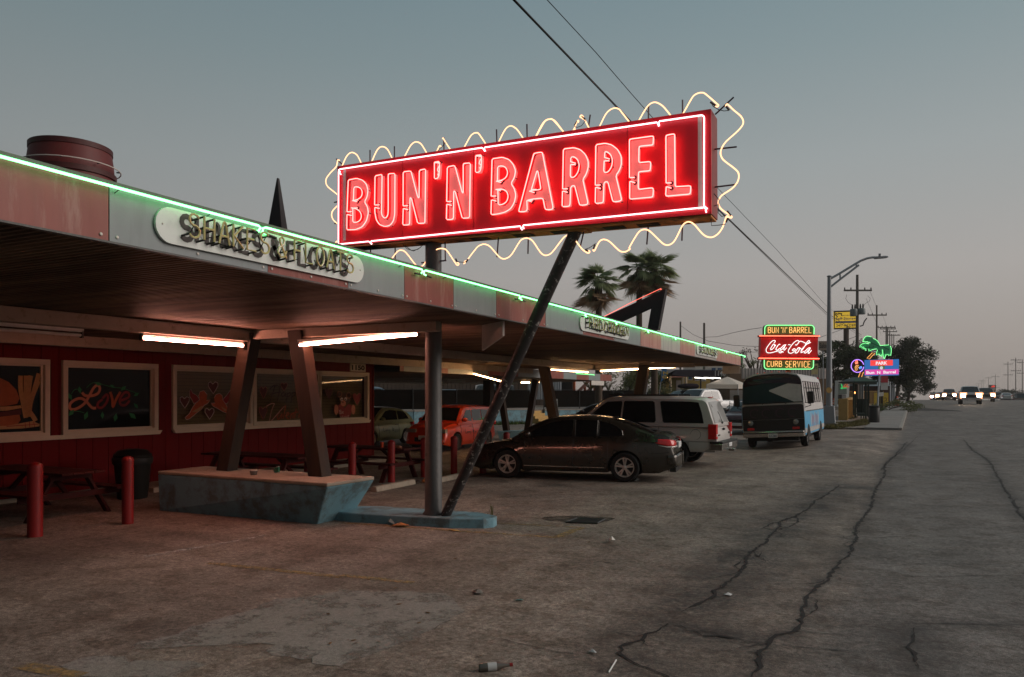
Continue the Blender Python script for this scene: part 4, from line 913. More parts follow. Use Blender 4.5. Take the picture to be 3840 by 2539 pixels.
# gold zigzag round the outside, halfway back
ZG = [
 (cA, [(182,500),(166,494),(160,520),(148,560),(100,610),(62,660),(54,700),(75,745),(155,810),(200,860),(205,880),(160,920),(116,968),(108,1010),(124,1050),(158,1082),(210,1130),(220,1180),(160,1245),(128,1272)]),
 (cA, [(205,550),(240,472),(270,435),(300,425),(335,442),(360,477),(420,600),(450,590),(482,505),(520,420),(548,382),(577,371),(610,382),(640,420),(700,540),(740,540),(785,460),(830,375),(860,340),(890,327),(922,336),(950,365),(1020,480),(1045,480),(1085,410),(1104,368),(1116,362),(1122,375)]),
 (cA, [(1136,300),(1140,290),(1160,325),(1240,440),(1290,450),(1340,370),(1390,280),(1418,252),(1445,243),(1478,260),(1580,410),(1620,400),(1660,320),(1705,230),(1735,192),(1770,179),(1805,195),(1840,230),(1930,360),(1970,350),(2010,265),(2060,175),(2090,132),(2130,116),(2165,125),(2200,160),(2300,290),(2330,280),(2365,205)]),
 (cB, [(30,560),(90,620),(150,515),(200,420),(235,376),(275,363),(312,376),(440,520),(465,510),(500,455),(532,383),(543,378),(540,395)]),
 (cB, [(590,365),(572,350),(558,345),(562,330),(578,332),(600,370),(660,480),(700,490),(740,425),(790,325),(830,280),(875,261),(915,270),(950,310),(1040,420),(1075,420),(1105,370),(1160,275),(1200,226),(1245,207),(1290,220),(1340,260),(1430,370),(1470,380),(1515,305),(1580,190),(1610,146),(1650,123),(1685,118),(1720,131),(1830,226),(1839,238),(1828,248),(1812,242)]),
 (cB, [(1906,245),(1912,230),(1925,227),(1980,280),(2045,335),(2069,385),(2055,430),(2000,490),(1910,570),(1870,630),(1858,680),(1875,730),(1920,770),(1980,815),(2020,855),(2028,900),(2010,955),(1960,1010),(1870,1070),(1840,1120),(1845,1170),(1880,1210),(1958,1262),(1956,1278),(1935,1270),(1920,1258)]),
 (ID, [cB(*p) for p in [(1925,1275),(1912,1265),(1880,1360),(1840,1420),(1790,1455),(1740,1455),(1690,1425),(1620,1345),(1580,1318),(1545,1318),(1505,1350),(1455,1450),(1420,1505),(1375,1530),(1330,1520),(1280,1475),(1200,1400),(1150,1385),(1105,1405),(1060,1470),(1010,1560)]] + [cE(*p) for p in [(1080,95),(1040,125),(1000,133),(950,115),(850,20),(790,-5),(750,5),(720,40),(680,120),(665,112),(672,95)]]),
 (ID, [cD(2228,345), cD(2250,350), cD(2248,365), cD(2228,366), cD(2180,330), cD(2130,265), cD(2100,222), cD(2065,205), cD(2030,210), cD(1990,250), cD(1910,355), cD(1870,385), cD(1830,388), cD(1790,355), cD(1730,265), cD(1690,235), cD(1650,232), cD(1605,260), cD(1530,380), cD(1480,418), cD(1440,420), cD(1400,390), cD(1330,310), cD(1280,287), cD(1240,295), cD(1200,325), cD(1095,462), cD(1092,448), cD(1105,440)]),
 (cD, [(1020,455),(1038,465),(1035,478),(1015,472),(940,360),(905,330),(850,330),(800,360),(750,420),(715,475),(690,493),(650,485),(620,455),(550,365),(510,343),(470,355),(415,425)]),
]
for cf, pts in ZG:
    q = [onY(*cf(*p), YZ) for p in pts]; r = []
    for i in range(len(q)-1):
        p0, p1, p2, p3 = q[max(0,i-1)], q[i], q[i+1], q[min(len(q)-1,i+2)]
        for t in (0,.33,.67): r.append(.5*((2*p1)+(p2-p0)*t+(2*p0-5*p1+4*p2-p3)*t*t+(3*p1-p0-3*p2+p3)*t*t*t))
    r.append(q[-1]); mk('zigzag_tube', MB().tube(r, .009, 6), G['n_yellow'], sg, smooth=60)
PINS = [(cA,464,403,464,520),(cA,690,368,690,500),(cA,1147,288,1150,430),(cA,1636,212,1640,350),(cA,1917,163,1920,310),(cB,65,410,67,560),(cB,651,323,630,470),(cB,1191,232,1190,380),(cB,1506,185,1507,340),(cB,1980,160,1808,320),(cB,2008,620,1800,643),(cB,2012,968,1800,994),(cB,1192,1310,1175,1525),(cB,1506,1290,1500,1490),(cB,600,1370,555,1560),(cD,450,320,450,432),(cD,912,260,915,445),(cD,1407,220,1393,408),(cD,1684,190,1680,376),(cD,222,320,222,372),(cA,215,545,152,485),(cA,180,878,132,888),(cA,180,1082,135,1084)]
for cf, xa, ya, xb, yb in PINS: mk('support_pin', MB().tube([onY(*cf(xa,ya), YZ+.03), onY(*cf(xb,yb), YZ+.03)], .011, 5), G['rod'], sg)
for cf, pts in [(cB,[(505,430),(530,440),(570,425),(608,375)]),(cB,[(1768,205),(1790,245),(1840,275),(1890,288),(1935,283)]),(cB,[(1713,1120),(1740,1150),(1790,1170),(1840,1155),(1845,1110),(1790,1045)]),(cB,[(1840,1160),(1835,1230),(1870,1265),(1905,1255)]),(cB,[(1740,1245),(1770,1290),(1775,1350),(1850,1345),(1905,1335)]),(cD,[(1010,425),(1030,450),(1090,455),(1128,430)]),(cD,[(2208,335),(2250,320),(2308,280)]),(cA,[(1090,410),(1120,380),(1165,335)]),(cD,[(520,290),(560,330),(620,350),(680,320),(720,280)]),(cD,[(540,300),(600,345),(660,335),(700,300)])]:
    mk('lead_wire', MB().tube([onY(*cf(*p), YZ-.03) for p in pts], .005, 4), G['wire'], sg)
for cf, xa, ya, xb, yb in [(cB,505,425,528,385),(cB,606,370,575,340),(cB,1765,205,1815,240),(cB,1938,280,1910,245),(cB,1920,1215,1955,1260),(cB,1908,1320,1925,1280),(cD,1010,422,1025,455),(cD,1126,425,1105,455),(cD,2212,340,2240,350),(cD,2300,290,2285,335)]: mk('electrode', MB().tube([onY(*cf(xa,ya), YZ), onY(*cf(xb,yb), YZ)], .013, 6), G['pole'], sg)
# poles
mk('pole', MB().lathe([(.165,0),(.165,.02),(.135,.06),(.128,2.9),(.125,4.42)], (-6.28,9.87,.14), n=20), G['pole'], sg, smooth=40)
mk('strut', MB().tube([(-6.045,9.84,.14), onY(1334,533,9.82)], .078, 16, r2=.088), G['strut'], sg, smooth=40)
q = onY(1338,535,9.82); mk('strut_cap', MB().box(q.x-.10,q.x+.16,9.7,9.95,q.z-.02,q.z+.02), G['rust'], sg)
mks('pole_step', MB().tube([(-6.5,9.87,4.05),(-6.05,9.87,4.05)], .012, 5).tube([(-6.28,9.87,3.62),(-6.04,9.87,3.62)], .012, 5), G['rod'], sg)
# ================================================================== street furniture on the forecourt
def bollard(x, y, h, label, r=.085):
    z = 0.0; t = thing('bollard', label, 'bollard', (x,y,z), 'red bollards before the picnic tables')
    mk('post', MB().lathe([(r,0),(r,h-.05)], (x,y,z-.02), n=18), G['redpost'], t, smooth=50)
    mk('cap', MB().lathe([(r+.004,h-.07),(r+.004,h-.04),(r*.86,h-.01),(r*.45,h+.012),(0,h+.02)], (x,y,z-.02), n=18), G['redpost'], t, smooth=50)
bollard(-10.72, 6.47, 1.05, 'red bollard nearest the camera, at far left before the first picnic table', .098)
bollard(-10.50, 7.75, 1.05, 'red bollard in front of the dark rubbish bin')
bollard(-10.95, 12.3, .97, 'red bollard half hidden behind the right leg of the near timber frame')
bollard(-10.5, 13.2, .96, 'red bollard just right of the near timber frame, behind the planter')
bollard(-10.1, 14.1, .96, 'red bollard standing behind the first concrete wheel stop')
bollard(-10.0, 15.3, .96, 'red bollard mostly hidden behind the thick sign pole')
bollard(-9.7, 16.2, .96, 'red bollard between the sign pole and its slanting strut')
bollard(-9.15, 16.7, .98, 'dark red bollard touching the nose of the bronze sedan')
bollard(-9.14, 18.0, .99, 'red bollard top showing left above the sedan bonnet')
bollard(-8.95, 18.8, .99, 'red bollard top showing right above the sedan bonnet')
def picnic(x, y, L, label, yaw=0):
    t = thing('picnic_table', label, 'picnic table', (x,y,tz(x,y)), 'picnic tables along the restaurant', True, yaw)
    hl = L/2
    for i in range(4): mk('top_plank', MB().box(-hl,hl,-.36+i*.182,-.36+i*.182+.174,.71,.75), G['maroon'], t, bev=.006)
    for s in (-1,1):
        for i in range(2): a = s*.72+(i-1)*.14; mk('bench_plank', MB().box(-hl,hl,a,a+.134,.41,.45), G['maroon'], t, bev=.006)
    for s in (-1,1):
        xx = s*(hl-.38)
        for d in (-1,1): mk('leg', MB().bar((xx,d*.26,.71),(xx,d*.68,-.01),.045,.12,(1,0,0)), G['maroon'], t)
        mk('cross_rail', MB().box(xx+.03,xx+.07,-.84,.84,.315,.405), G['maroon'], t); mk('cross_rail', MB().box(xx+.03,xx+.07,-.35,.35,.62,.705), G['maroon'], t)
        mk('brace', MB().bar((xx,0,.33),(xx-s*.5,0,.70),.04,.08,(0,1,0)), G['maroon'], t)
picnic(-12.75, 7.75, 2.4, 'dark picnic table at far left behind the nearest bollard')
picnic(-11.75, 11.75, 2.7, 'picnic table behind the planter, seen between the legs of the near timber frame')
picnic(-11.0, 14.55, 2.35, 'picnic table right of the planter with a red cup and litter on it')
t = thing('cup', 'small orange paper cup on the picnic table right of the planter', 'cup', (-10.62,14.45,.751)); mk('body', MB().lathe([(.032,0),(.042,.12)], (-10.62,14.45,.751), n=12), G['orangep'], t, smooth=40); mk('rim', MB().lathe([(.044,.115),(.044,.125)], (-10.62,14.45,.751), n=12), G['orangep'], t)
mb = MB()
r_ = random.Random(8)
for i in range(14): mb.blob((-10.2+r_.uniform(-.14,.14),14.4+r_.uniform(-.07,.07),.79+r_.uniform(-.02,.02)), r_.uniform(.03,.07),r_.uniform(.03,.06),r_.uniform(.015,.04),6,4)
solo('crumpled_wrapper', mb, mat('wrapper_orange', (.40,.20,.12), .6, var=.6, scale=25), 'crumpled food wrapper on the picnic table right of the planter', 'wrapper')
t = thing('rubbish_bin', 'dark round rubbish bin against the red wall behind a bollard', 'rubbish bin', (-13.0,9.7,0))
mk('body', MB().lathe([(.26,0),(.27,.03),(.33,.72),(.335,.74)], (-13,9.7,0), n=24), G['bin'], t, smooth=40); mk('liner', MB().lathe([(.345,.66),(.36,.70),(.36,.78),(.34,.80),(.30,.80)], (-13,9.7,0), n=24), G['blacktrim'], t, smooth=40); mk('lid', MB().lathe([(.335,.80),(.34,.84),(.26,.92),(.1,.95)], (-13,9.7,0), n=24), G['bin'], t, smooth=40)
def stop(x, y, L, yaw, label, dark=False):
    t = thing('wheel_stop', label, 'wheel stop', (x,y,0), 'concrete wheel stops', True, yaw)
    pr = [(-.09,0),(.09,0),(.06,.11),(-.06,.11)]
    mk('block', MB().prism([(a,-L/2,z) for a,z in pr], (0,L,0)), G['concrete'], t, bev=.02)
    mks('pin', MB().lathe([(.014,0),(.014,.118)], (0,-L*.3,0), n=8).lathe([(.014,0),(.014,.118)], (0,L*.3,0), n=8), G['rust'], t)
stop(-9.42,13.25,1.5,rad(2),'dusty concrete wheel stop right of the blue planter'); stop(-9.15,15.35,1.7,rad(4),'dusty concrete wheel stop behind the foot of the slanting strut')
stop(-9.6,21.6,1.7,rad(6),'concrete wheel stop under the nose of the white utility vehicle')
t = thing('shoe', 'brown lump of litter lying by the thick sign pole', 'litter', (-9.3,14.35,0)); mb = MB().blob((-9.3,14.35,.05),.10,.16,.055,8,5); mk('lump', mb, G['rust'], t, smooth=60); mk('foil', MB().blob((-9.38,14.1,.04),.06,.09,.035,7,4), G['chrome'], t)
# things left on the planter
x, y = -9.35, 9.2
t = thing('takeaway_tub', 'small round tub with pale rim on top of the planter', 'tub', (x,y,.668)); mk('body', MB().lathe([(.05,0),(.062,.075)], (x,y,.668), n=16), G['woodpole'], t, smooth=40); mk('rim', MB().lathe([(.066,.070),(.066,.084),(.058,.084)], (x,y,.668), n=16), G['offwhite'], t, smooth=40)
x, y = -9.28, 9.66
t = thing('carton', 'tiny green carton on top of the planter', 'carton', (x,y,.668)); q = MB().obox((x,y,.715),(.035,.01,0),(-.01,.03,0),(0,0,.045)); mk('body', q, mat('carton_green', (.02,.12,.06), .6), t, bev=.004); mk('flap', MB().obox((x+.02,y-.02,.765),(.03,.008,.01),(0,.02,0),(0,0,.003)), G['paper'], t)
# litter on the paving
def gl(cf, x, y): return gnd(*cf(x,y))
p = gl(cM,1060,1325); t = thing('glass_bottle', 'clear glass bottle with white label lying on the paving at the bottom of the picture', 'bottle', p); a = V((.82,.57,.05)).normalized()
mk('body', MB().lathe([(.022,-.11),(.030,-.10),(.030,.03),(.014,.085),(.012,.12)], p+V((0,0,.03)), a, 14), mat('bottle_glass', (.10,.085,.07), .08, var=.1, spec=.8), t, smooth=40); mk('label', MB().lathe([(.0308,-.045),(.0308,.02)], p+V((0,0,.03)), a, 14), G['paper'], t, smooth=60); mk('cap', MB().lathe([(.0135,.115),(.0135,.138)], p+V((0,0,.03)), a, 10), G['redpost'], t)
solo('drinking_straw', MB().tube([gl(cM,1858,1343)+V((0,0,.006)), gl(cM,1910,1262)+V((0,0,.012))], .006, 6), G['white'], 'white drinking straw lying by the wide crack at the bottom', 'straw')
def scrap(cf, pts, m, name, label, cat, h=.02):
    q = [gl(cf,*p)+V((0,0,.008+h*r_.random())) for p in pts]; c = sum(q, V())/len(q)+V((0,0,h)); mb = MB(); n = len(q)
    mb.add(q+[c]+[p+V((0,0,-.003)) for p in q], [(i,(i+1)%n,n) for i in range(n)]+[tuple(range(n+1,2*n+1))]); return solo(name, mb, m, label, cat)
scrap(cM, [(1718,1198),(1745,1196),(1775,1212),(1765,1216),(1722,1208)], G['paper'], 'paper_scrap', 'small white paper scrap beside the cracked paving near the straw', 'paper')
scrap(cG, [(232,1107),(255,1101),(282,1104),(270,1112),(240,1112)], G['paper'], 'paper_scrap', 'pale scrap of paper on the dark patch right of centre', 'paper')
scrap(cM, [(1848,438),(1870,428),(1890,425),(1905,440),(1880,446)], G['offwhite'], 'paper_bag', 'small crumpled brown and white bag right of the yellow lines', 'bag', .05)
scrap(cM, [(915,775),(945,770),(982,778),(978,800),(930,804)], G['woodpole'], 'dead_leaves', 'flat brown paper ring on the paving right of the pale concrete patch', 'litter', .03)
scrap(cM, [(325,295),(350,288),(380,300),(370,315),(330,318)], G['lamp'], 'plastic_cup', 'clear crushed plastic cup against the blue island kerb', 'cup', .07)
scrap(cM, [(350,318),(420,308),(475,318),(440,332),(370,334)], G['rust'], 'leaf_pile', 'little pile of brown leaves against the blue island kerb', 'leaves', .03)
scrap(cM, [(745,350),(790,348),(828,360),(790,362)], G['ochre'], 'cardboard_strip', 'orange cardboard strip beside the tip of the blue island', 'litter', .01)
scrap(cM, [(1212,838),(1265,836),(1262,844),(1215,845)], mat('teal_plastic',(.05,.16,.15),.4), 'teal_stick', 'thin teal plastic stick on the paving in the foreground', 'litter', .01)
scrap(C(1750,1400,2.4708), [(1545,1000),(1575,985),(1605,990),(1600,1005),(1560,1012)], G['lamp'], 'bottle_scrap', 'clear plastic scrap by the rear wheel of the bronze sedan', 'litter', .06)
lv = [(cM,85,1122),(cM,100,1143),(cM,260,1132),(cM,1128,934),(cM,375,757),(cM,400,870),(cM,130,697),(cM,190,700),(cM,680,516),(cM,790,552),(cM,965,1230),(cM,1722,435),(cM,1806,331),(cM,1740,178),(cL,1375,587),(cL,1472,570),(cL,1045,720),(cL,2295,957),(cL,2128,212),(cL,2280,752),(cL,1395,122),(cM,1310,365),(cG,210,648),(cM,540,1000),(cM,600,930)]
lf0 = None
for i, (cf, x, y) in enumerate(lv):
    p = gl(cf, x, y)
    if lf0 is None:
        mb = MB().add([(-.045,0,0),(-.02,.014,.008),(.02,.013,.010),(.05,0,.004),(.02,-.013,.002),(-.02,-.014,.0),(0,0,.012)], [(0,1,6),(1,2,6),(2,3,6),(3,4,6),(4,5,6),(5,0,6)]); lf0 = bpy.data.objects.new('dry_leaf', meshof('dry_leaf', mb, mat('dry_leaf', (.12,.06,.025), .8, var=.6, scale=15))); o = lf0; COL.objects.link(o)
    else: o = lf0.copy(); COL.objects.link(o)
    o.location = p+V((0,0,.008)); o.rotation_euler = (0,0,r_.uniform(0,6.28)); k = r_.uniform(.4,.8); o.scale = (k,k,k)
    tag(o, 'tiny dry brown leaf fallen on the paving', 'leaf', 'dry leaves scattered on the paving')
# small weeds at the tip of the island
mb = MB(); p = gl(cM,1050,300)
for i in range(14):
    a = r_.uniform(0,6.28); b = r_.uniform(.02,.10); h = r_.uniform(.10,.30); mb.tube([p, p+V((b*.5*math.cos(a),b*.5*math.sin(a),h*.6)), p+V((b*math.cos(a),b*math.sin(a),h))], .003, 3)
solo('weed', mb, G['grass'], 'thin dry weed growing at the tip of the blue island', 'weed')
# ================================================================== vehicles
def lerp_list(L, x):
    if x <= L[0][0]: return L[0][1]
    for (a, u), (b, v) in zip(L, L[1:]):
        if x <= b: return u+(v-u)*(x-a)/max(1e-9, b-a)
    return L[-1][1]
def smooth_list(L, n=6):
    """Catmull-Rom through profile points, kept monotone in x"""
    out = []
    for i in range(len(L)-1):
        p0, p1, p2, p3 = L[max(0,i-1)], L[i], L[i+1], L[min(len(L)-1,i+2)]
        for k in range(n):
            t = k/n; f = lambda a,b,c,d: .5*((2*b)+(c-a)*t+(2*a-5*b+4*c-d)*t*t+(3*b-a-3*c+d)*t*t*t)
            x = p1[0]+(p2[0]-p1[0])*t; m0 = (p2[1]-p0[1])/max(.05,p2[0]-p0[0])*(p2[0]-p1[0]); m1 = (p3[1]-p1[1])/max(.05,p3[0]-p1[0])*(p2[0]-p1[0])
            lim = 2.2*abs(p2[1]-p1[1])+.004; m0 = max(-lim,min(lim,m0)); m1 = max(-lim,min(lim,m1))
            y = (2*t**3-3*t**2+1)*p1[1]+(t**3-2*t**2+t)*m0+(-2*t**3+3*t**2)*p2[1]+(t**3-t**2)*m1; out.append((x,y))
    return out+[L[-1]]
WH = {}
def wheel_meshes(r, w, kind):
    key = (round(r,3), round(w,3), kind)
    if key in WH: return WH[key]
    tb = MB().lathe([(r*.66,-w/2+.01),(r*.72,-w/2),(r*.93,-w/2),(r*.985,-w*.38),(r,-w*.2),(r,w*.2),(r*.985,w*.38),(r*.93,w/2),(r*.72,w/2),(r*.66,w/2-.01)], (0,0,0), (0,1,0), 28, False)
    rb_ = MB(); ri = r*.67
    rb_.lathe([(ri,-w*.42),(ri+.005,-w*.46),(ri-.015,-w*.46),(ri-.03,-w*.30),(ri-.03,w*.4),(ri,w*.4)], (0,0,0), (0,1,0), 28, False)
    hub = MB(); yo = -w*.40
    def spoke(a, wd, r0, r1):
        c, s_ = math.cos(a), math.sin(a); ux, uz = V((c,0,s_)), V((-s_,0,c))
        rb_.hexa([ux*r0-uz*wd*.7+V((0,yo,0)), ux*r1-uz*wd+V((0,yo-.012,0)), ux*r1+uz*wd+V((0,yo-.012,0)), ux*r0+uz*wd*.7+V((0,yo,0)), ux*r0-uz*wd*.7+V((0,yo+.05,0)), ux*r1-uz*wd+V((0,yo+.04,0)), ux*r1+uz*wd+V((0,yo+.04,0)), ux*r0+uz*wd*.7+V((0,yo+.05,0))])
    n = {'ten': 5, 'five': 5, 'mesh': 9, 'steel': 0, 'plain': 6}[kind]
    for i in range(n):
        a = 2*math.pi*i/n+.3
        if kind == 'ten':
            for d in (-.17,.17): spoke(a+d, ri*.085, ri*.2, ri*.97)
        elif kind == 'mesh': spoke(a-.1, ri*.05, ri*.25, ri*.97); spoke(a+.1, ri*.05, ri*.55, ri*.97)
        else: spoke(a, ri*.13, ri*.2, ri*.97)
    rb_.lathe([(0,yo-.022),(ri*.17,yo-.02),(ri*.25,yo-.005),(ri*.25,yo+.04)], (0,0,0), (0,1,0), 14)
    back = MB().lathe([(0,-w*.05),(ri*.97,-w*.05),(ri*.97,0)], (0,0,0), (0,1,0), 20)
    if kind == 'steel': rb_.lathe([(0,yo-.03),(ri*.3,yo-.03),(ri*.45,yo+.02),(ri*.8,yo+.005),(ri*.99,yo+.01)], (0,0,0), (0,1,0), 24)
    WH[key] = (meshof('tyre', tb, G['rubber'], smooth=40), meshof('rim', rb_, G['alloy'] if kind != 'steel' else G['steelrim'], smooth=40), meshof('rim_back', back, G['blacktrim']))
    return WH[key]
def link(name, me, par, loc=(0,0,0), rz=0):
    o = bpy.data.objects.new(name, me); COL.objects.link(o); o.parent = par; o.location = loc; o.rotation_euler = (0,0,rz); ORG[o.name] = V((0,0,0)); return o
def car(name, label, cat, pos, head, s, m, m2=None, group=None, tilt=0):
    """pos = centre of the wheel base on the ground; head = direction of the nose"""
    yaw = math.atan2(head[1], head[0])
    t = thing(name, label, cat, pos, group, True, yaw)
    if tilt: t.rotation_euler = (tilt, 0, yaw)
    L, Wd = s['L'], s['W']; hl, hw0 = L/2, Wd/2
    deck = smooth_list(s['deck']); bot = s.get('bot', .20); wr = s['wr']; ax = s['axles']; tw = s.get('tw', .2)
    botp = s.get('botp', [(-hl,bot+.16),(-hl+.35,bot+.02),(hl-.4,bot),(hl,bot+.08)])
    tap = s.get('taper', .16)
    def hw(x): return hw0*(1-tap*abs(x/hl)**5-.03*abs(x/hl)**2)
    ra = wr*1.16
    def arch(x):
        z = 0
        for a in ax:
            d = abs(x-a)
            if d < ra: z = max(z, wr+math.sqrt(ra*ra-d*d))
        return z
    def sect(x, z):     # half width of the flank at height z
        zb, zt = lerp_list(botp, x), lerp_list(deck, x); h = max(.05, zt-zb); q = min(1, max(0, (z-zb)/h)); w = hw(x)
        return w*lerp_list([(0,.93),(.12,.985),(.35,1.0),(.62,.985),(.85,.945),(1,.87)], q)
    xs = set(-hl+L*i/44 for i in range(45))
    for a in ax:
        for k in range(-8,9): xs.add(a+ra*math.sin(math.pi/2*k/8)*.9995)
        xs |= {a-ra-.004, a+ra+.004}
    xs = sorted(x for x in xs if -hl <= x <= hl)
    body = MB(); K = None; fl = [0,.06,.14,.3,.5,.7,.85,.95,1]
    for x in xs:
        zb, zt = lerp_list(botp,x), lerp_list(deck,x); za = arch(x); z0 = max(zb, min(za, zt-.03)); half = []
        for f in fl: z = max(z0+.001*f, zb+(zt-zb)*f); half.append((sect(x,z), z))
        w1 = half[-1][0]; top = [(w1*.80, zt+.012), (w1*.4, zt+.026), (0, zt+.030)]
        pts = [(0,z0),(half[0][0]*.8,z0)]+half+top; ring = pts+[(-y,z) for y,z in pts[-2:0:-1]]
        K = len(ring); body.v += [V((x,y,z)) for y,z in ring]
    n = len(xs); body.f = [(i*K+k, i*K+(k+1)%K, (i+1)*K+(k+1)%K, (i+1)*K+k) for i in range(n-1) for k in range(K)]+[tuple(range(K-1,-1,-1)), tuple(range((n-1)*K, n*K))]
    bo = mk('body', body, m, t, smooth=42)
    well = MB()
    for a in ax:
        for sd in (-1,1): well.box(a-ra*.98, a+ra*.98, sd*hw0*.45 if sd < 0 else hw0*.45-.02, sd*hw0*.45+.02 if sd < 0 else hw0*.45, bot, min(wr+ra, lerp_list(deck,a)-.06))
    mks('wheel_well', well, G['dark'], t)
    # cabin
    roof = smooth_list(s['roof']); g0, g1 = s['g']; Hr = max(z for _, z in roof); zbelt = s['belt']; x0, x1 = roof[0][0], roof[-1][0]
    def gw(z, x=0): return (g0+(g1-g0)*min(1.05, max(-.1, (z-zbelt)/(Hr-zbelt))))
    xs2 = sorted(set([x0+(x1-x0)*i/40 for i in range(41)]+[x for x,_ in roof])); cab = MB()
    for x in xs2:
        zr = max(lerp_list(roof,x), zbelt-.02); zl = zbelt-.06; h = zr-zl
        pts = [(gw(zl),zl),(gw(zl+h*.45),zl+h*.45),(gw(zr-.06*min(1,h*3)),zr-.06*min(1,h*3)),(gw(zr)-.05,zr-.018),(gw(zr)-.14,zr),(gw(zr)*.4,zr+.018),(0,zr+.022)]
        ring = pts+[(-y,z) for y,z in pts[-2::-1]]; K = len(ring); cab.v += [V((x,y,z)) for y,z in ring]
    n = len(xs2); cab.f = [(i*K+k, i*K+k+1, (i+1)*K+k+1, (i+1)*K+k) for i in range(n-1) for k in range(K-1)]+[tuple(range(K-1,-1,-1)), tuple(range((n-1)*K,n*K))]
    mk('roof', cab, m2 or m, t, smooth=42)
    gl_ = s.get('glass', G['carglass']); trim = s.get('trim', G['blacktrim'])
    for wn_ in s['win']:
        for sd in (-1,1):
            q = [V((x, sd*(gw(z)+.007), z)) for x,z in wn_]; c = sum(q, V())/len(q)
            o = mk('window', MB().prism(q, (0,sd*.004,0)), gl_, t)
            if s.get('hero'): mk('seal', MB().tube(q, .009, 4, True), trim, o)
    def screen(nm, a, b, ins):
        (xa,za),(xb,zb_) = a, b; d = V((xb-xa,0,zb_-za)).normalized(); nr = V((-d.z,0,d.x))
        if nr.x*(1 if nm == 'windscreen' else -1) < 0: nr = -nr
        mb = MB(); R = 6; Cc = 8
        for i in range(R+1):
            x = xa+(xb-xa)*i/R; z = lerp_list(roof, x)
            for j in range(Cc+1):
                y = (gw(z)-ins)*(2*j/Cc-1); yy_ = abs(2*j/Cc-1); mb.v.append(V((x,y,z+.020*(1-yy_*yy_)))+nr*.012)
        mb.f = [(i*(Cc+1)+j, i*(Cc+1)+j+1, (i+1)*(Cc+1)+j+1, (i+1)*(Cc+1)+j) for i in range(R) for j in range(Cc)]
        mk(nm, mb, s.get('screenglass', gl_), t, smooth=60)
    screen('windscreen', s['ws'][0], s['ws'][1], .10); screen('rear_window', s['rw'][0], s['rw'][1], .12)
    # wheels
    ty, ri, bk = wheel_meshes(wr, tw, s.get('rim','five'))
    for a in ax:
        for sd in (-1,1):
            w = link('wheel', ty, t, (a, sd*(hw0-tw/2-.012), wr), 0 if sd < 0 else math.pi); link('rim', ri, w); link('rim_back', bk, w)
    def sidebox(nm, x0_, x1_, z0_, z1_, mm, out=.006, sides=(-1,1), th=.02, par=None):
        for sd in sides:
            mb = MB(); N = 6; vs = []
            for i in range(N+1):
                x = x0_+(x1_-x0_)*i/N
                for z in (z0_, (z0_+z1_)/2, z1_): y = sd*(sect(x,z)+out); vs += [V((x,y,z)), V((x,y-sd*th,z))]
            f = []
            for i in range(N):
                for k in range(2):
                    a = (i*3+k)*2; b = ((i+1)*3+k)*2; f += [(a,b,b+2,a+2)]
                for a_ in (0,4): f += [(i*6+a_, i*6+a_+1, (i+1)*6+a_+1, (i+1)*6+a_)]
            f += [(0,2,3,1),(2,4,5,3),(N*6,N*6+2,N*6+3,N*6+1),(N*6+2,N*6+4,N*6+5,N*6+3)]
            mb.add(vs, f); mk(nm, mb, mm, par or t)
    for (xa, xb) in s.get('doors', []):
        zt_ = zbelt-.035; z0_ = bot+.14
        for sd in (-1,1):
            mb = MB(); N = 10; Z = [z0_+(zt_-z0_)*k/6 for k in range(7)]; vs = []
            for i in range(N+1):
                x = xa+(xb-xa)*i/N
                for z in Z: vs.append(V((x, sd*(sect(x,max(z,arch(x)+.01))+.005), max(z,arch(x)+.01))))
            mb.add(vs, [(i*7+k,(i+1)*7+k,(i+1)*7+k+1,i*7+k+1) for i in range(N) for k in range(6)])
            d = mk('door', mb, m, t, smooth=50)
            sm2 = MB()
            for x in (xa, xb): sm2.tube([V((x, sd*(sect(x,z)+.004), z)) for z in Z if z > arch(x)+.01], .006, 4)
            mks('seam', sm2, G['blacktrim'], d)
            hx = xa+.17; hz = zbelt-.14; mk('handle', MB().tube([(hx-.09,sd*(sect(hx,hz)+.02),hz),(hx-.06,sd*(sect(hx,hz)+.04),hz+.005),(hx+.08,sd*(sect(hx,hz)+.04),hz+.008),(hx+.11,sd*(sect(hx,hz)+.02),hz+.004)], .013, 6), s.get('handle', m), d, smooth=60)
    if s.get('sill'): sidebox('sill_moulding', s['sill'][0], s['sill'][1], bot+.115, bot+.135, G['chrome'], .012)
    for sd in (-1,1):
        mx, mz = s['mir']; y = sd*(gw(mz)+.10)
        mk('door_mirror', MB().blob((mx,y,mz+.02), .07,.11,.075, 10, 6).bar((mx,sd*(gw(mz)-.02),mz-.04),(mx,y,mz),.05,.04), s.get('mirm', m), t, smooth=60)
    for q in s.get('boxes', []):     # (name, material, x0,x1,y0,y1,z0,z1, mirrored)
        nm, mm, xa, xb, ya, yb, za, zb_, mir = q
        for sd in ((1,-1) if mir else (1,)): mk(nm, MB().box(xa,xb,min(sd*ya,sd*yb),max(sd*ya,sd*yb),za,zb_), mm, t, bev=.012)
    for q in s.get('side', []): sidebox(q[0], q[1], q[2], q[3], q[4], q[5], *(q[6:]))
    return t, dict(sect=sect, gw=gw, hw=hw, deck=deck, t=t)
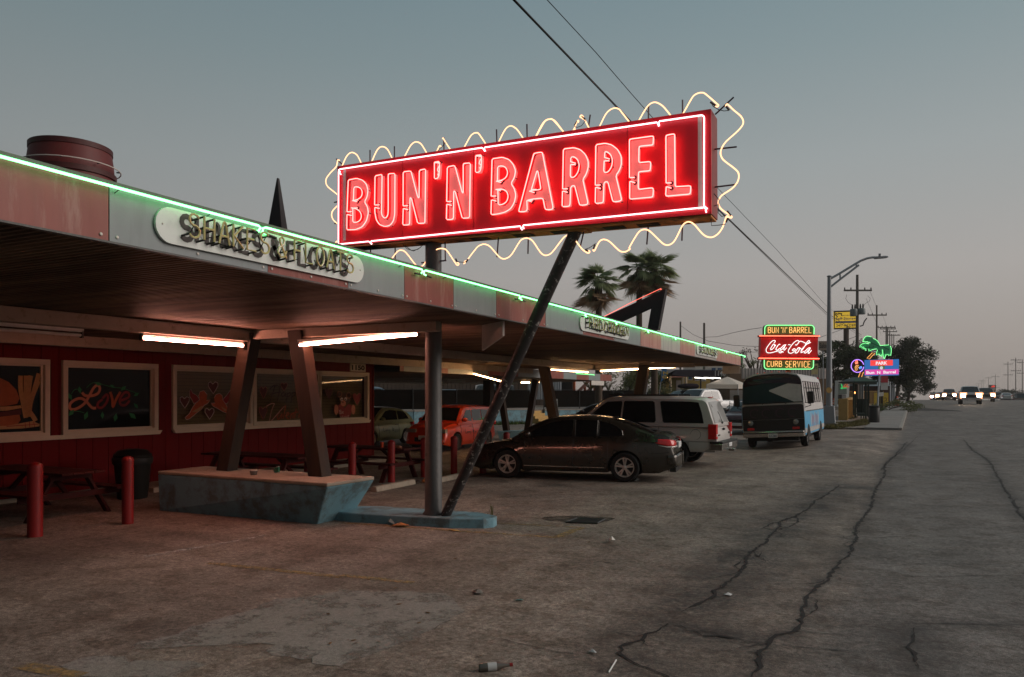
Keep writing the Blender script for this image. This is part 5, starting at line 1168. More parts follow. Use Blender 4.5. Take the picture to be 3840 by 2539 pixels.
def ends(L, zl, W, rear=True, lit=None, plate=(0,.55), grille=None, lw=.34, lh=.14, tail=(.30,.16), tz_=.9):
    """lamps, plates, bumper trim at both ends"""
    h = L/2; lm = lit or G['lamp']
    b = [('headlight', lm, h-.20, h-.02, W*.5-.10-lw, W*.5-.10, zl, zl+lh, True), ('tail_light', G['tail'], -h-.012, -h+.12, W*.5-.06-tail[0], W*.5-.07, tz_-tail[1]/2, tz_+tail[1]/2, True),
         ('number_plate', G['platemat'], -h-.02, -h+.02, -.26, .26, .80, .95, False), ('number_plate', G['platemat'], h-.02, h+.03, -.26, .26, .42, .56, False)]
    if lit: b.append(('headlight_halo', G['haloglow'], h-.22, h-.035, W*.5-.24-lw, W*.5+.0, zl-.16, zl+lh+.16, True))  # oversized glowing box added behind each lit headlight as its halo
    if grille: b.append(('grille', G['blacktrim'], h-.08, h+.012, -W*.24, W*.24, grille[0], grille[1], False))
    return b
# ---- bronze saloon in the foreground
fw, rw_ = gnd(1176.8,1105.6), gnd(1448,1115.6); hd = (fw-rw_).normalized(); nr = V((hd.y,-hd.x,0));  nr = nr if nr.y > 0 else -nr
s = dict(L=5.02, W=1.86, wr=.335, tw=.215, axles=(1.41,-1.41), bot=.19, taper=.20, hero=True, rim='ten', belt=.975, g=(.835,.60), glass=G['carglass'], trim=G['sedan'], handle=G['sedan'],
 deck=[(-2.51,.60),(-2.47,.86),(-2.40,1.02),(-2.28,1.085),(-1.7,1.095),(-1.0,1.04),(0,.985),(.95,.955),(1.5,.885),(2.0,.79),(2.35,.68),(2.48,.57),(2.51,.45)],
 roof=[(-2.15,1.06),(-1.75,1.20),(-1.35,1.345),(-.9,1.445),(-.45,1.482),(0,1.478),(.35,1.44),(.7,1.32),(1.05,1.13),(1.30,.97)],
 win=[[(.98,1.0),(.86,1.10),(.6,1.235),(.3,1.345),(-.02,1.395),(-.16,1.40),(-.18,1.005)], [(-.24,1.005),(-.22,1.403),(-.55,1.40),(-.75,1.385),(-.76,1.015)], [(-.79,1.018),(-.785,1.382),(-1.02,1.335),(-1.20,1.26),(-1.33,1.16),(-1.36,1.06),(-1.3,1.03)]],
 ws=((1.22,1.03),(.40,1.43)), rw=((-2.02,1.11),(-1.12,1.40)), doors=[(-.20,.98),(-1.02,-.21)], mir=(.88,1.04), sill=(-.95,.98),
 boxes=[('headlight', G['lamp'], 2.18,2.40,.50,.80,.60,.70,True), ('number_plate', G['platemat'], -2.56,-2.46,-.26,.26,.76,.90,False), ('trunk_trim', G['chrome'], -2.50,-2.40,-.40,.40,.935,.965,False), ('exhaust', G['chrome'], -2.50,-2.35,.50,.62,.235,.285,True), ('rear_valance', G['blacktrim'], -2.54,-2.40,-.66,.66,.24,.35,False), ('third_brake_light', G['tail'], -1.18,-1.12,-.12,.12,1.37,1.385,False), ('roof_aerial', G['sedan'], -1.12,-.98,-.02,.02,1.44,1.475,False)])
ctr = (fw+rw_)/2+nr*.80
t, K_ = car('sedan', 'bronze four-door sedan parked nose-in beside the slanting strut, nearest parked car', 'car', (ctr.x,ctr.y,0), (hd.x,hd.y), s, G['sedan'])
def flank(nm, pts, mm, par, K_, out=.008, sides=(1,-1), th=.02, bev=0, label=None):
    for sd in sides:
        q = [V((x, sd*(K_['sect'](x,z)+out), z)) for x,z in pts]; o = mk(nm, MB().prism(q, (0,-sd*th,0)), mm, par)
sec = K_['sect']; dk = K_['deck']
def deckinv(z):
    lo = -2.51
    for x, zz in dk:
        if x > -2.2: break
        if zz <= z: lo = x
    return lo
def wrap(nm, sd, xa, yb, f0, f1, mm, out=.012, n=26, bulge=.05):
    "lens or moulding that follows the flank and turns the corner on to the tail; f0, f1 = lower and upper edge against the way travelled, 0 to 1"
    mb = MB(); rows = []
    for i in range(n+1):
        s_ = i/n; col = []
        for k in range(5):
            z = f0(s_)+(f1(s_)-f0(s_))*k/4; xc = deckinv(z); yc = sec(xc, z); l1 = xa-xc; l2 = yc-yb; d = s_*(l1+l2)
            oo = out*min(1,.25+s_*2.5)
            if d < l1: x = xa-d; y = sec(x, z)+oo
            else: y = yc-(d-l1)+oo*(1-(d-l1)/l2); x = xc-oo
            x -= bulge*max(0,1-(y/.8)**2)*(x < -2.2)
            col.append(V((x, sd*y, z)))
        rows.append(col)
    for c in rows: mb.v += c
    mb.f = [(i*5+k,(i+1)*5+k,(i+1)*5+k+1,i*5+k+1) for i in range(n) for k in range(4)]
    o = mk(nm, mb, mm, t, smooth=60); so = o.modifiers.new('thick','SOLIDIFY'); so.thickness = .012; so.offset = -1; return o
L_ = lambda *p: (lambda s_: lerp_list(list(p), s_))
for sd in (1,-1):
    wrap('tail_light', sd, -1.98, .40, L_((0,.955),(.25,.87),(.5,.83),(1,.84)), L_((0,.965),(.2,.985),(.5,.98),(1,.945)), G['tail'])
    wrap('reversing_light', sd, -2.15, .40, L_((0,.845),(.35,.80),(1,.80)), L_((0,.85),(.35,.825),(1,.835)), G['reverse'], .016)
    wrap('bumper', sd, -2.34, 0, L_((0,.40),(.5,.36),(1,.36)), L_((0,.62),(.5,.66),(1,.66)), G['sedan'], .018, bulge=.09)
    mks('bumper_seam', MB().tube([V((x, sd*(sec(x,z)+.003), z)) for x,z in [(-2.0,.665),(-2.2,.67),(-2.40,.69)]], .006, 4), G['blacktrim'], t)
mks('fuel_flap', MB().tube([V((x,-(K_['sect'](x,z)+.003),z)) for x,z in [(-1.72,.86),(-1.93,.86),(-1.94,.70),(-1.72,.70)]], .004, 4, True).tube([V((x,(K_['sect'](x,z)+.003),z)) for x,z in [(-1.72,.86),(-1.93,.86),(-1.94,.70),(-1.72,.70)]], .004, 4, True), G['blacktrim'], t)
mk('badge', MB().lathe([(.045,0),(.05,.006),(.03,.008)], (-2.41,0,1.0), (-1,0,.3), 16), G['chrome'], t)
mb = write(MB(), 'TEXAS', (-2.562,0,.872), (0,-1,0), (0,0,1), .02, w=.12, align=.5); mk('plate_text', mb, G['plateblue'], t)
# ---- white utility vehicle
rwp = V((-5.27,20.68,0)); h2 = V((-.9996,.028,0)); n2 = V((.028,.9996,0))
s = dict(L=5.20, W=2.0, wr=.385, tw=.25, axles=(1.60,-1.45), bot=.40, taper=.12, hero=True, rim='five', belt=1.17, g=(.955,.755), trim=G['blacktrim'], handle=G['suvw'],
 deck=[(-2.60,.95),(-2.56,1.12),(-2.48,1.16),(-1.0,1.165),(1.05,1.16),(1.2,1.16),(1.9,1.12),(2.35,1.06),(2.53,.95),(2.60,.70)],
 roof=[(-2.57,1.12),(-2.53,1.25),(-2.40,1.62),(-2.31,1.82),(-2.15,1.895),(-1.6,1.925),(-.5,1.94),(.3,1.93),(.62,1.88),(1.0,1.58),(1.35,1.28),(1.50,1.15)],
 win=[[(-2.28,1.215),(-2.20,1.50),(-2.10,1.765),(-1.9,1.79),(-1.06,1.80),(-1.03,1.78),(-1.14,1.25),(-1.18,1.215)], [(-.90,1.215),(-.93,1.26),(-.86,1.77),(-.8,1.80),(.02,1.80),(.04,1.77),(.06,1.215)], [(.12,1.215),(.10,1.77),(.12,1.80),(.55,1.775),(.72,1.66),(1.15,1.27),(1.17,1.215)]],
 ws=((1.42,1.22),(.66,1.86)), rw=((-2.545,1.21),(-2.335,1.77)), screenglass=mat('rear_glass_sky_tone', (.30,.30,.29), .05, var=.03, spec=.8), doors=[(-1.02,-.02),(.06,1.12)], mir=(1.0,1.27), mirm=G['blacktrim'],  # pale glass colour has the sky's reflection painted in
 boxes=[('tail_light', G['tail'], -2.625,-2.40,.80,.985,.78,1.19,True), ('reversing_light', G['reverse'], -2.635,-2.50,.82,.95,.85,.92,True), ('rear_bumper', G['chrome'], -2.78,-2.45,-.97,.97,.48,.66,False), ('bumper_pad', G['blacktrim'], -2.79,-2.44,-.975,.975,.655,.72,False), ('number_plate', G['platemat'], -2.80,-2.77,-.18,.18,.55,.66,False), ('roof_rail', G['blacktrim'], -1.5,.55,.62,.68,1.95,2.0,True), ('roof_pod', G['blacktrim'], -1.2,.3,-.45,.45,1.955,1.985,False), ('tailgate_handle', G['blacktrim'], -2.635,-2.58,-.06,.06,1.00,1.06,False), ('badge', G['blacktrim'], -2.63,-2.59,.52,.72,.86,.90,False), ('badge', G['blacktrim'], -2.63,-2.59,-.72,-.60,.88,.94,False), ('tow_ball', G['chrome'], -2.92,-2.75,-.05,.05,.42,.50,False), ('roof_lamp', G['tail'], -2.27,-2.2,-.2,.2,1.90,1.925,False), ('headlight', G['lamp'], 2.38,2.55,.62,.92,.82,1.0,True)])
ctr = rwp+h2*1.45+n2*.86
t, K_ = car('utility_vehicle', 'big white utility vehicle with black windows parked behind the bronze sedan', 'car', (ctr.x,ctr.y,0), (h2.x,h2.y), s, G['suvw'])
for sd in (1,-1):
    sec = K_['sect']; mb = MB(); xs = [-2.55+5.1*i/60 for i in range(61)]; vs = []; ok = []
    for x in xs:
        a = max([0]+[.385+math.sqrt(max(0,(.385*1.17)**2-(x-c)**2)) for c in (1.60,-1.45) if abs(x-c) < .385*1.17]); z0 = max(.42, a); ok.append(a < .70); vs += [V((x, sd*(sec(x,min(z0,.71))+.004), min(z0,.71))), V((x, sd*(sec(x,.72)+.004), .72))]
    mb.add(vs, [(2*i,2*i+1,2*i+3,2*i+2) for i in range(60) if ok[i] or ok[i+1]]); mks('lower_cladding', mb, G['suvs'], t, smooth=50)
    mk('waist_line', MB().tube([V((x, sd*(sec(x,1.09)+.004), 1.09)) for x in xs[3:50]], .006, 4), G['suvs'], t)
mks('fuel_flap', MB().tube([V((-2.05+.14*math.cos(rad(a)), (sec(-2.05,.9)+.006), .90+.14*math.sin(rad(a)))) for a in range(0,360,20)], .004, 4, True).tube([V((-2.05+.14*math.cos(rad(a)), -(sec(-2.05,.9)+.006), .90+.14*math.sin(rad(a)))) for a in range(0,360,20)], .004, 4, True), G['blacktrim'], t)
mk('wiper', MB().tube([(-2.565,0,1.22),(-2.50,.02,1.40),(-2.46,.10,1.52)], .008, 5).blob((-2.56,0,1.21),.04,.07,.04,8,5), G['blacktrim'], t)
for y in (.55,-.55): mk('glass_hinge', MB().tube([(-2.36,y,1.74),(-2.41,y,1.64)], .014, 5), G['blacktrim'], t)
# ---- boxy red car and small green car under the rear canopy
s = dict(L=4.2, W=1.76, wr=.315, tw=.2, axles=(1.30,-1.30), bot=.18, taper=.10, rim='steel', belt=.98, g=(.825,.70), deck=[(-2.1,.6),(-2.07,.85),(-2.0,.98),(0,.98),(.95,.97),(1.6,.93),(1.98,.82),(2.07,.7),(2.1,.45)],
 roof=[(-2.05,1.0),(-1.98,1.3),(-1.85,1.50),(-1.5,1.56),(-.5,1.59),(.3,1.575),(.6,1.50),(.95,1.2),(1.2,.97)], win=[[(-1.62,1.05),(-1.58,1.40),(-.82,1.43),(-.80,1.03)],[(-.74,1.03),(-.76,1.43),(.0,1.44),(.03,1.03)],[(.09,1.03),(.06,1.44),(.42,1.42),(.86,1.08),(.87,1.03)]],
 ws=((1.12,1.04),(.62,1.48)), rw=((-2.03,1.08),(-1.90,1.44)), doors=[(-.78,.04),(.06,1.0)], mir=(.80,1.06), mirm=G['redcar'], boxes=ends(4.2,.66,1.76,grille=(.34,.50),lw=.40,lh=.13))
car('boxy_car', 'boxy orange-red car facing us under the rear canopy', 'car', (-14.5,24.15,0), (.06,-1), s, G['redcar'], group='lettered cars under the rear canopy')
redt = bpy.data.objects['boxy_car']
s = dict(L=3.6, W=1.63, wr=.295, tw=.185, axles=(1.15,-1.15), bot=.19, taper=.20, rim='mesh', belt=.93, g=(.765,.60), deck=[(-1.8,.55),(-1.76,.78),(-1.62,.93),(-.6,.95),(.75,.93),(1.2,.87),(1.6,.72),(1.76,.55),(1.8,.42)],
 roof=[(-1.72,.93),(-1.55,1.16),(-1.3,1.34),(-.95,1.43),(-.3,1.48),(.1,1.455),(.45,1.31),(.85,1.05),(1.0,.92)], win=[[(-1.38,1.0),(-1.25,1.2),(-1.08,1.31),(-.66,1.34),(-.62,.99)],[(-.55,.985),(-.58,1.345),(-.15,1.37),(.15,1.33),(.68,1.0)]],
 ws=((.90,1.0),(.15,1.42)), rw=((-1.66,1.02),(-1.30,1.32)), doors=[(-.6,.75)], mir=(.55,1.02), mirm=G['greencar'], handle=G['chrome'], boxes=ends(3.6,.62,1.63,lw=.22,lh=.16,tz_=.82))
s['boxes'] += [('sill_moulding', G['chrome'], -.8,.8,.792,.80,.30,.315,True)]
car('small_hatchback', 'small olive green hatchback with dark lettering beside the restaurant corner', 'car', (-18.3,24.35,0), (.02,-1), s, G['greencar'], group='lettered cars under the rear canopy')
gt = bpy.data.objects['small_hatchback']
for tt, hwid, x0_, z0_, h_ in ((redt, .88, .75, .60, .15), (gt, .815, .5, .56, .15)):
    mb = MB()      # brushed script on the nearside door
    pts = [(0,1),(.02,0),(.25,0)], [(.4,.3),(.32,.05),(.45,0),(.52,.2),(.45,.35),(.38,.25)], [(.62,.35),(.62,0)], [(.62,.2),(.74,.35),(.80,.2),(.80,0)], [(1.0,.35),(.9,.25),(.95,.0),(1.05,.2),(1.05,-.3),(.95,-.35)], [(1.5,.9),(1.5,0)], [(1.5,.5),(1.7,.4),(1.7,.1),(1.52,0)], [(1.9,.3),(2.0,0),(2.1,.35)], [(2.3,.3),(2.3,0)], [(2.5,.35),(2.5,0),(2.65,.3)]
    for ln in pts: mb.ribbon([(x0_-a*.42*1.0, hwid+.012, z0_+b*h_) for a, b in ln], .022, (0,1,0))
    for i in range(10): mb.ribbon([(x0_-.75-i*.045, hwid+.012, z0_-.06),(x0_-.75-i*.045-.01, hwid+.012, z0_-.01)], .012, (0,1,0))
    mk('door_lettering', mb, G['ink'], tt)
s2 = dict(L=4.6, W=1.8, wr=.32, tw=.2, axles=(1.35,-1.35), bot=.2, taper=.18, belt=.96, g=(.83,.62), deck=[(-2.3,.6),(-2.25,.9),(-2.1,1.03),(-1.5,1.05),(0,.97),(.95,.94),(1.7,.84),(2.15,.70),(2.3,.5)],
 roof=[(-1.9,1.04),(-1.4,1.28),(-.9,1.42),(-.3,1.46),(.2,1.44),(.6,1.31),(1.2,.97)], win=[[(-1.25,1.05),(-1.0,1.30),(-.25,1.39),(-.25,1.0)],[(-.19,1.0),(-.19,1.39),(.25,1.36),(.85,1.0)]], ws=((1.1,1.02),(.4,1.39)), rw=((-1.8,1.09),(-1.1,1.37)), doors=[(-1.0,-.22),(-.22,.9)], mir=(.75,1.04), glass=G['clearglass'], boxes=ends(4.6,.62,1.8))
def sedanspec(**k): d = dict(s2); d.update(k); return d
p = at(905,945,40); car('parked_sedan', 'pale blue-white sedan roof showing behind the olive green hatchback', 'car', (-22.6,28.6,0), (.1,-1), sedanspec(), G['carwhite'], group='cars parked in the back lot')
# ---- truck and wagon shapes
def truck(L=5.6, W=2.0, H=1.92, lit=None, sat=1.0):
    h = L/2
    return dict(L=L, W=W, wr=.39, tw=.26, axles=(h-.95,-h+1.25), bot=.42, taper=.10, belt=1.18, g=(.93,.74), deck=[(-h,.85),(-h+.04,1.12),(-h+.1,1.16),(-.9,1.16),(.8,1.17),(h-.9,1.13),(h-.25,1.08),(h-.06,.95),(h,.66)],
     roof=[(-.95,1.17),(-.86,1.6),(-.72,H-.05),(-.3,H),(.5,H-.01),(.72,H-.08),(1.15,1.45),(1.5,1.18)], win=[[(-.70,1.26),(-.62,H-.17),(.02,H-.15),(.04,1.24)],[(.10,1.24),(.08,H-.15),(.6,H-.17),(1.12,1.26)]], ws=((1.40,1.26),(.72,H-.10)), rw=((-.93,1.24),(-.76,H-.12)), doors=[(-.85,.06),(.06,1.15)], mir=(1.05,1.30), glass=G['clearglass'],
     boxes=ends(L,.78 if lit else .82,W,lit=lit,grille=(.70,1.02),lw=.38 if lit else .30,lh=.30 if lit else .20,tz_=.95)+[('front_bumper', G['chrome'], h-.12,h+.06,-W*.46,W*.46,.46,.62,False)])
def wagon(L=4.7, W=1.86, H=1.68, lit=None):
    h = L/2
    return dict(L=L, W=W, wr=.345, tw=.22, axles=(h-.92,-h+.95), bot=.26, taper=.16, belt=1.03, g=(.86,.68), deck=[(-h,.7),(-h+.05,.95),(-h+.15,1.04),(.9,1.02),(h-.7,.97),(h-.2,.85),(h,.55)],
     roof=[(-h+.1,1.04),(-h+.3,1.45),(-h+.6,H-.06),(-.6,H),(.2,H-.02),(.55,H-.12),(1.3,1.02)], win=[[(-h+.5,1.1),(-h+.75,H-.17),(-.95,H-.14),(-.93,1.08)],[(-.87,1.08),(-.88,H-.14),(-.1,H-.13),(-.08,1.07)],[(-.02,1.07),(-.04,H-.13),(.4,H-.18),(.95,1.07)]], ws=((1.2,1.08),(.5,H-.11)), rw=((-h+.18,1.12),(-h+.5,H-.13)), doors=[(-.9,-.05),(-.05,.95)], mir=(.85,1.1), glass=G['clearglass'], boxes=ends(L,.68,W,lit=lit,grille=(.48,.72)))
# maroon car beside the van, navy car behind the mesh, white pickup, wagon with roof box, black car by the step
def face(px, py, d, ang):   # ground point under a pixel at depth d, and a heading turned ang degrees from straight at the camera
    q = at(px, py, d); c = V((-q.x,-q.y,0)).normalized(); a = rad(ang); return (q.x, q.y), (c.x*math.cos(a)-c.y*math.sin(a), c.x*math.sin(a)+c.y*math.cos(a))
(xy, hh) = face(1742, 990, 38, -18); car('parked_wagon', 'maroon wagon showing its grille between the white utility vehicle and the painted van', 'car', (*xy, tz(*xy)), hh, wagon(H=1.6), G['maroonc'], group='cars parked in the next lot')
(xy, hh) = face(1752, 940, 47, -38); car('parked_sedan', 'navy hatchback behind the wire mesh, half hidden by the painted van', 'car', (*xy, .40), hh, sedanspec(), G['navy'], group='cars parked in the next lot')
(xy, hh) = face(1626, 925, 50, -42); car('pickup_truck', 'white crew-cab pickup truck parked above the roof of the white utility vehicle', 'pickup', (*xy, .42), hh, truck(), G['carwhite'], group='cars parked in the next lot')
(xy, hh) = face(1585, 925, 56, -48); tt, _ = car('parked_wagon', 'black wagon with a black roof box left of the white pickup truck', 'car', (*xy, .62), hh, wagon(), G['carblack'], group='cars parked in the next lot')
mk('roof_box', MB().lathe([(.02,-1.0),(.22,-.85),(.36,-.3),(.40,.3),(.36,.75),(.2,.92),(.02,.95)], (-.35,0,1.98), (-1,0,0), 14), G['blackcloth'], tt, smooth=60)
for v in tt.children:
    if v.name.startswith('roof_box'): v.scale = (1,1,.55); v.location.z = 1.98*.45-.0
mks('roof_bar', MB().tube([(-.8,-.6,1.70),(-.8,.6,1.70)], .02, 5).tube([(.2,-.6,1.72),(.2,.6,1.72)], .02, 5), G['chrome'], tt)
(xy, hh) = face(1398, 955, 40, -120); car('parked_sedan', 'black sedan tail showing through the windscreen of the white utility vehicle', 'car', (*xy, .05), hh, sedanspec(), G['carblack'], group='cars parked in the next lot')
# behind the screened fence
(xy, hh) = face(1120, 908, 58, -80); car('off_roader', 'dark grey square off-roader behind the black screened fence', 'car', (*xy, .88), (hh[0],hh[1]), dict(wagon(4.8,1.86,1.86), roof=[(-2.3,1.04),(-2.27,1.5),(-2.2,1.8),(-1.5,1.85),(.2,1.85),(.55,1.8),(.75,1.45),(.95,1.04)], win=[[(-2.05,1.15),(-2.03,1.70),(-1.25,1.72),(-1.25,1.13)],[(-1.1,1.13),(-1.1,1.72),(-.35,1.72),(-.33,1.13)],[(-.2,1.13),(-.22,1.72),(.42,1.70),(.62,1.13)]], rw=((-2.285,1.2),(-2.22,1.7)), ws=((.9,1.12),(.6,1.72))), G['jeep'], group='cars behind the screened fence')
(xy, hh) = face(1030, 908, 55, -75); car('parked_sedan', 'pale blue sedan roof behind the fence, partly behind the thick sign pole', 'car', (*xy, .88), hh, sedanspec(), G['carblue'], group='cars behind the screened fence')
(xy, hh) = face(865, 908, 57, 100); car('parked_wagon', 'steel blue wagon with red tail lamp behind the fence at the restaurant corner', 'car', (*xy, .88), hh, wagon(), G['carblue'], group='cars behind the screened fence')
# traffic on the road
def traffic(px, d, spec, m, name, label, cat, head=None, grp='traffic coming down the road', dx=0):
    a, b = ray(px); x, y = a*d, b*d; hh = head or (-.032,-1); return car(name, label, cat, (x,y,tz(x,y)), hh, spec, m, group=grp)
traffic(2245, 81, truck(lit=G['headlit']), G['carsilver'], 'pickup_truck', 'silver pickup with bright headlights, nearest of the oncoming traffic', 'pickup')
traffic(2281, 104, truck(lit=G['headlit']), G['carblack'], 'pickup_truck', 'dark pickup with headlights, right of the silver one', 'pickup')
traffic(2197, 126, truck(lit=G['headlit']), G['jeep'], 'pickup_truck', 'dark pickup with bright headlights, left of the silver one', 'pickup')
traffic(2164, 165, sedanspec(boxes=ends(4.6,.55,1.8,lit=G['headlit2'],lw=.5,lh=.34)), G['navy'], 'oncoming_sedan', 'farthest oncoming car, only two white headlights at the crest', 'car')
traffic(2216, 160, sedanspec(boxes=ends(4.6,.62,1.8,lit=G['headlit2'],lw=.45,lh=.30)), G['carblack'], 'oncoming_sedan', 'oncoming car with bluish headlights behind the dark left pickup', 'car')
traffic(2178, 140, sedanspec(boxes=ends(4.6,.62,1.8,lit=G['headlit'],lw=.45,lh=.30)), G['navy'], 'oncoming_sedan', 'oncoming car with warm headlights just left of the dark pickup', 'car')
def parked(px, py, d, spec, m, name, label):
    q = at(px, py, d); car(name, label, 'car', q, (.03,1), spec, m, group='cars parked on the far side of the road')
parked(2308, 927, 150, wagon(), G['carblack'], 'parked_wagon', 'black wagon parked on the far verge, left of the white car'); parked(2329, 928, 140, sedanspec(), G['carwhite'], 'parked_sedan', 'white car parked on the far verge')
# ================================================================== the painted van
vx, vy = -3.52, 31.36; VT = rad(-3.2)
vt = thing('painted_van', 'old boxy van with black front, white roof and pale blue painted side', 'van', (vx,vy,tz(vx-1.0,vy)+.055), None, True, rad(-92))
vt.rotation_euler = (VT, 0, rad(-92))
vt.rotation_euler = (rad(3.2), 0, rad(-92))
L, Wd = 6.0, 2.16; hl = L/2; w = Wd/2
VP = {}
VP['white'] = mat('van_white', (.48,.47,.46), .45, var=.1, dirt=.3, dcol=(.2,.18,.17)); VP['black'] = mat('van_matt_black', (.012,.011,.012), .42, var=.4, scale=2, dirt=.25, dcol=(.05,.03,.05), dscale=3)
VP['blue'] = mat('van_pale_blue', (.07,.36,.60), .45, var=.12, scale=2, dirt=.35, dcol=(.20,.36,.45)); VP['pink'] = mat('van_pink_art', (.40,.18,.20), .6, var=.5, scale=3)
def prof(x):       # front slopes back above the waist
    return 0
def vsec(x, f):    # ring at station x: half widths and heights; f = share of full roof height
    return [(w*.96,.42),(w,.55),(w,1.25),(w*.985,1.55),(w*.945,2.3),(w*.90,2.50),(w*.80,2.62),(w*.5,2.71),(0,2.74)]
def band(nm, z0, z1, mm, xs=None):
    """flank panel between two heights"""
    for sd in (-1,1):
        mb = MB(); X = [-hl+.03+(L-.10)*i/50 for i in range(51)]; zs = [z0+(z1-z0)*k/3 for k in range(4)]; vs = []
        for x in X:
            a = max([0]+[.36+math.sqrt(max(0,.45**2-(x-c)**2)) for c in (2.0,-1.75) if abs(x-c) < .45])
            for z in zs:
                zz = max(z, min(a, z1)); vs.append(V((x, sd*(lerp_list([(.42,w*.97),(.55,w),(1.25,w),(1.55,w*.985),(2.3,w*.945),(2.5,w*.90)], zz)+.004), zz)))
        mb.add(vs, [(i*4+k,(i+1)*4+k,(i+1)*4+k+1,i*4+k+1) for i in range(50) for k in range(3)]); mk(nm, mb, mm, vt, smooth=50)
xs = [-hl,-hl+.06]+[-hl+.3+(L-.8)*i/12 for i in range(13)]+[hl-.42,hl-.30,hl-.2,hl-.1]
mb = MB(); half = vsec(0,1); K = None
for x in xs:
    k = 1 if -hl+.05 < x else .97; sl = lambda z: 0
    ring0 = [(0,.42)]+half; ring = ring0+[(-y,z) for y,z in ring0[-2:0:-1]]; K = len(ring)
    for y, z in ring:
        xx = x
        if x > hl-.35: xx = x-(max(0,z-1.3)*.16 if x > hl-.15 else max(0,z-1.3)*.16*.8)
        mb.v.append(V((xx, y*k, .42+(z-.42)*(1 if k == 1 else .985))))
mb.f = [(i*K+j, i*K+(j+1)%K, (i+1)*K+(j+1)%K, (i+1)*K+j) for i in range(len(xs)-1) for j in range(K)]+[tuple(range(K-1,-1,-1)), tuple(range((len(xs)-1)*K, len(xs)*K))]
mk('shell', mb, VP['white'], vt, smooth=40)
band('side_panel', .44, 1.28, VP['blue'])
band('side_strip', 1.285, 1.52, VP['white'])
fx = hl-.1
def fpt(y, z, o=.012): return V((fx-max(0,z-1.3)*.16+o-.03*(abs(y)/w)**2, y, z))
def fpanel(nm, pts, mm, th=.02, o=.012, par=None):
    return mk(nm, MB().prism([fpt(y,z,o) for y,z in pts], (th,0,0)), mm, par or vt)
fpanel('lower_panel', [(-w*.97,.62),(w*.97,.62),(w*.985,1.02),(-w*.985,1.02)], VP['black'])
fpanel('bonnet_panel', [(-w*.985,1.03),(w*.985,1.03),(w*.985,1.50),(w*.9,1.545),(-w*.9,1.545),(-w*.985,1.50)], VP['black'])
for y in (-.62,-.2,.28,.7): mk('swirl', MB().ribbon([fpt(y+.16*math.cos(rad(a)), 1.26+.15*math.sin(rad(a)), .036) for a in range(40,300,20)]+[fpt(y+.02,1.12,.036)], .035, (1,0,0)), mat('van_purple_swirl', (.05,.022,.04), .6), vt)
top = [(w*.935,2.30),(w*.915,2.42),(w*.82,2.55),(w*.5,2.64),(0,2.665)]
scr = [(-w*.96,1.62),(w*.96,1.62),(w*.955,1.72)]+top+[(-y,z) for y,z in top[::-1]]+[(-w*.955,1.72)]
ws_ = fpanel('windscreen', scr, mat('van_windscreen', (.012,.030,.036), .30, var=.2, scale=3, spec=.12), .012); mk('seal', MB().tube([fpt(y,z,.03) for y,z in scr], .018, 5, True), G['blacktrim'], ws_)
fpanel('sun_visor', [(-w*.93,2.24),(-w*.3,2.34),(w*.3,2.34),(w*.93,2.24),(w*.90,2.42),(w*.81,2.54),(w*.5,2.625),(0,2.65),(-w*.5,2.625),(-w*.81,2.54),(-w*.90,2.42)], mat('visor_maroon', (.022,.006,.010), .2), .004, .026)
for y in (-.78,.78): mk('headlight', MB().lathe([(.08,0),(.095,.03),(.08,.05),(.02,.055)], fpt(y,.92,.02), (1,0,0), 18), G['lamp'], vt, smooth=50)
for y in (-.78,.78): fpanel('headlight_frame', [(y-.15,.78),(y+.15,.78),(y+.15,1.0),(y-.15,1.0)], G['blacktrim'], .015, .03); fpanel('indicator', [(y-.12,.655),(y+.12,.655),(y+.12,.745),(y-.12,.745)], G['tail'], .02, .03)
mk('front_bumper', MB().hexa([(fx-.05,-w*1.0,.40),(fx+.14,-w*.97,.40),(fx+.14,w*.97,.40),(fx-.05,w*1.0,.40),(fx-.05,-w*1.0,.60),(fx+.14,-w*.97,.60),(fx+.14,w*.97,.60),(fx-.05,w*1.0,.60)]), G['chrome'], vt, bev=.02); mk('bumper_strip', MB().box(fx+.10,fx+.146,-w*.965,w*.965,.525,.565), G['blacktrim'], vt)
np2 = mk('number_plate', MB().box(fx+.147,fx+.16,-.17,.15,.38,.53), G['platemat'], vt); mk('plate_text', write(write(MB(), '0L3-2M4', (fx+.162,-.01,.405), (0,1,0), (0,0,1), .07, w=.27, align=.5, bold=.02), 'TEXAS', (fx+.162,-.01,.495), (0,1,0), (0,0,1), .022, w=.12, align=.5), G['plateblue'], np2)
for y in (-.35,.45): mk('wiper', MB().tube([fpt(y,1.57,.05),fpt(y+.06,1.62,.06),fpt(y-.45,1.68,.05)], .012, 5), G['blacktrim'], vt)
for sd in (-1,1):
    mk('mirror', MB().box(fx-.28,fx-.18,min(sd*(w+.10),sd*(w+.32)),max(sd*(w+.10),sd*(w+.32)),1.55,1.98), G['blacktrim'], vt, bev=.04); mks('mirror_arm', MB().tube([(fx-.3,sd*w,1.42),(fx-.24,sd*(w+.2),1.48),(fx-.23,sd*(w+.2),1.58)], .015, 5).tube([(fx-.5,sd*w*.98,1.60),(fx-.24,sd*(w+.2),1.52)], .012, 5), G['blacktrim'], vt)
for y in (-.5,-.25,0,.25,.5): mk('roof_marker', MB().blob((fx-.30,y,2.745-.05*abs(y)), .05,.035,.03,8,5), G['orangep'], vt)
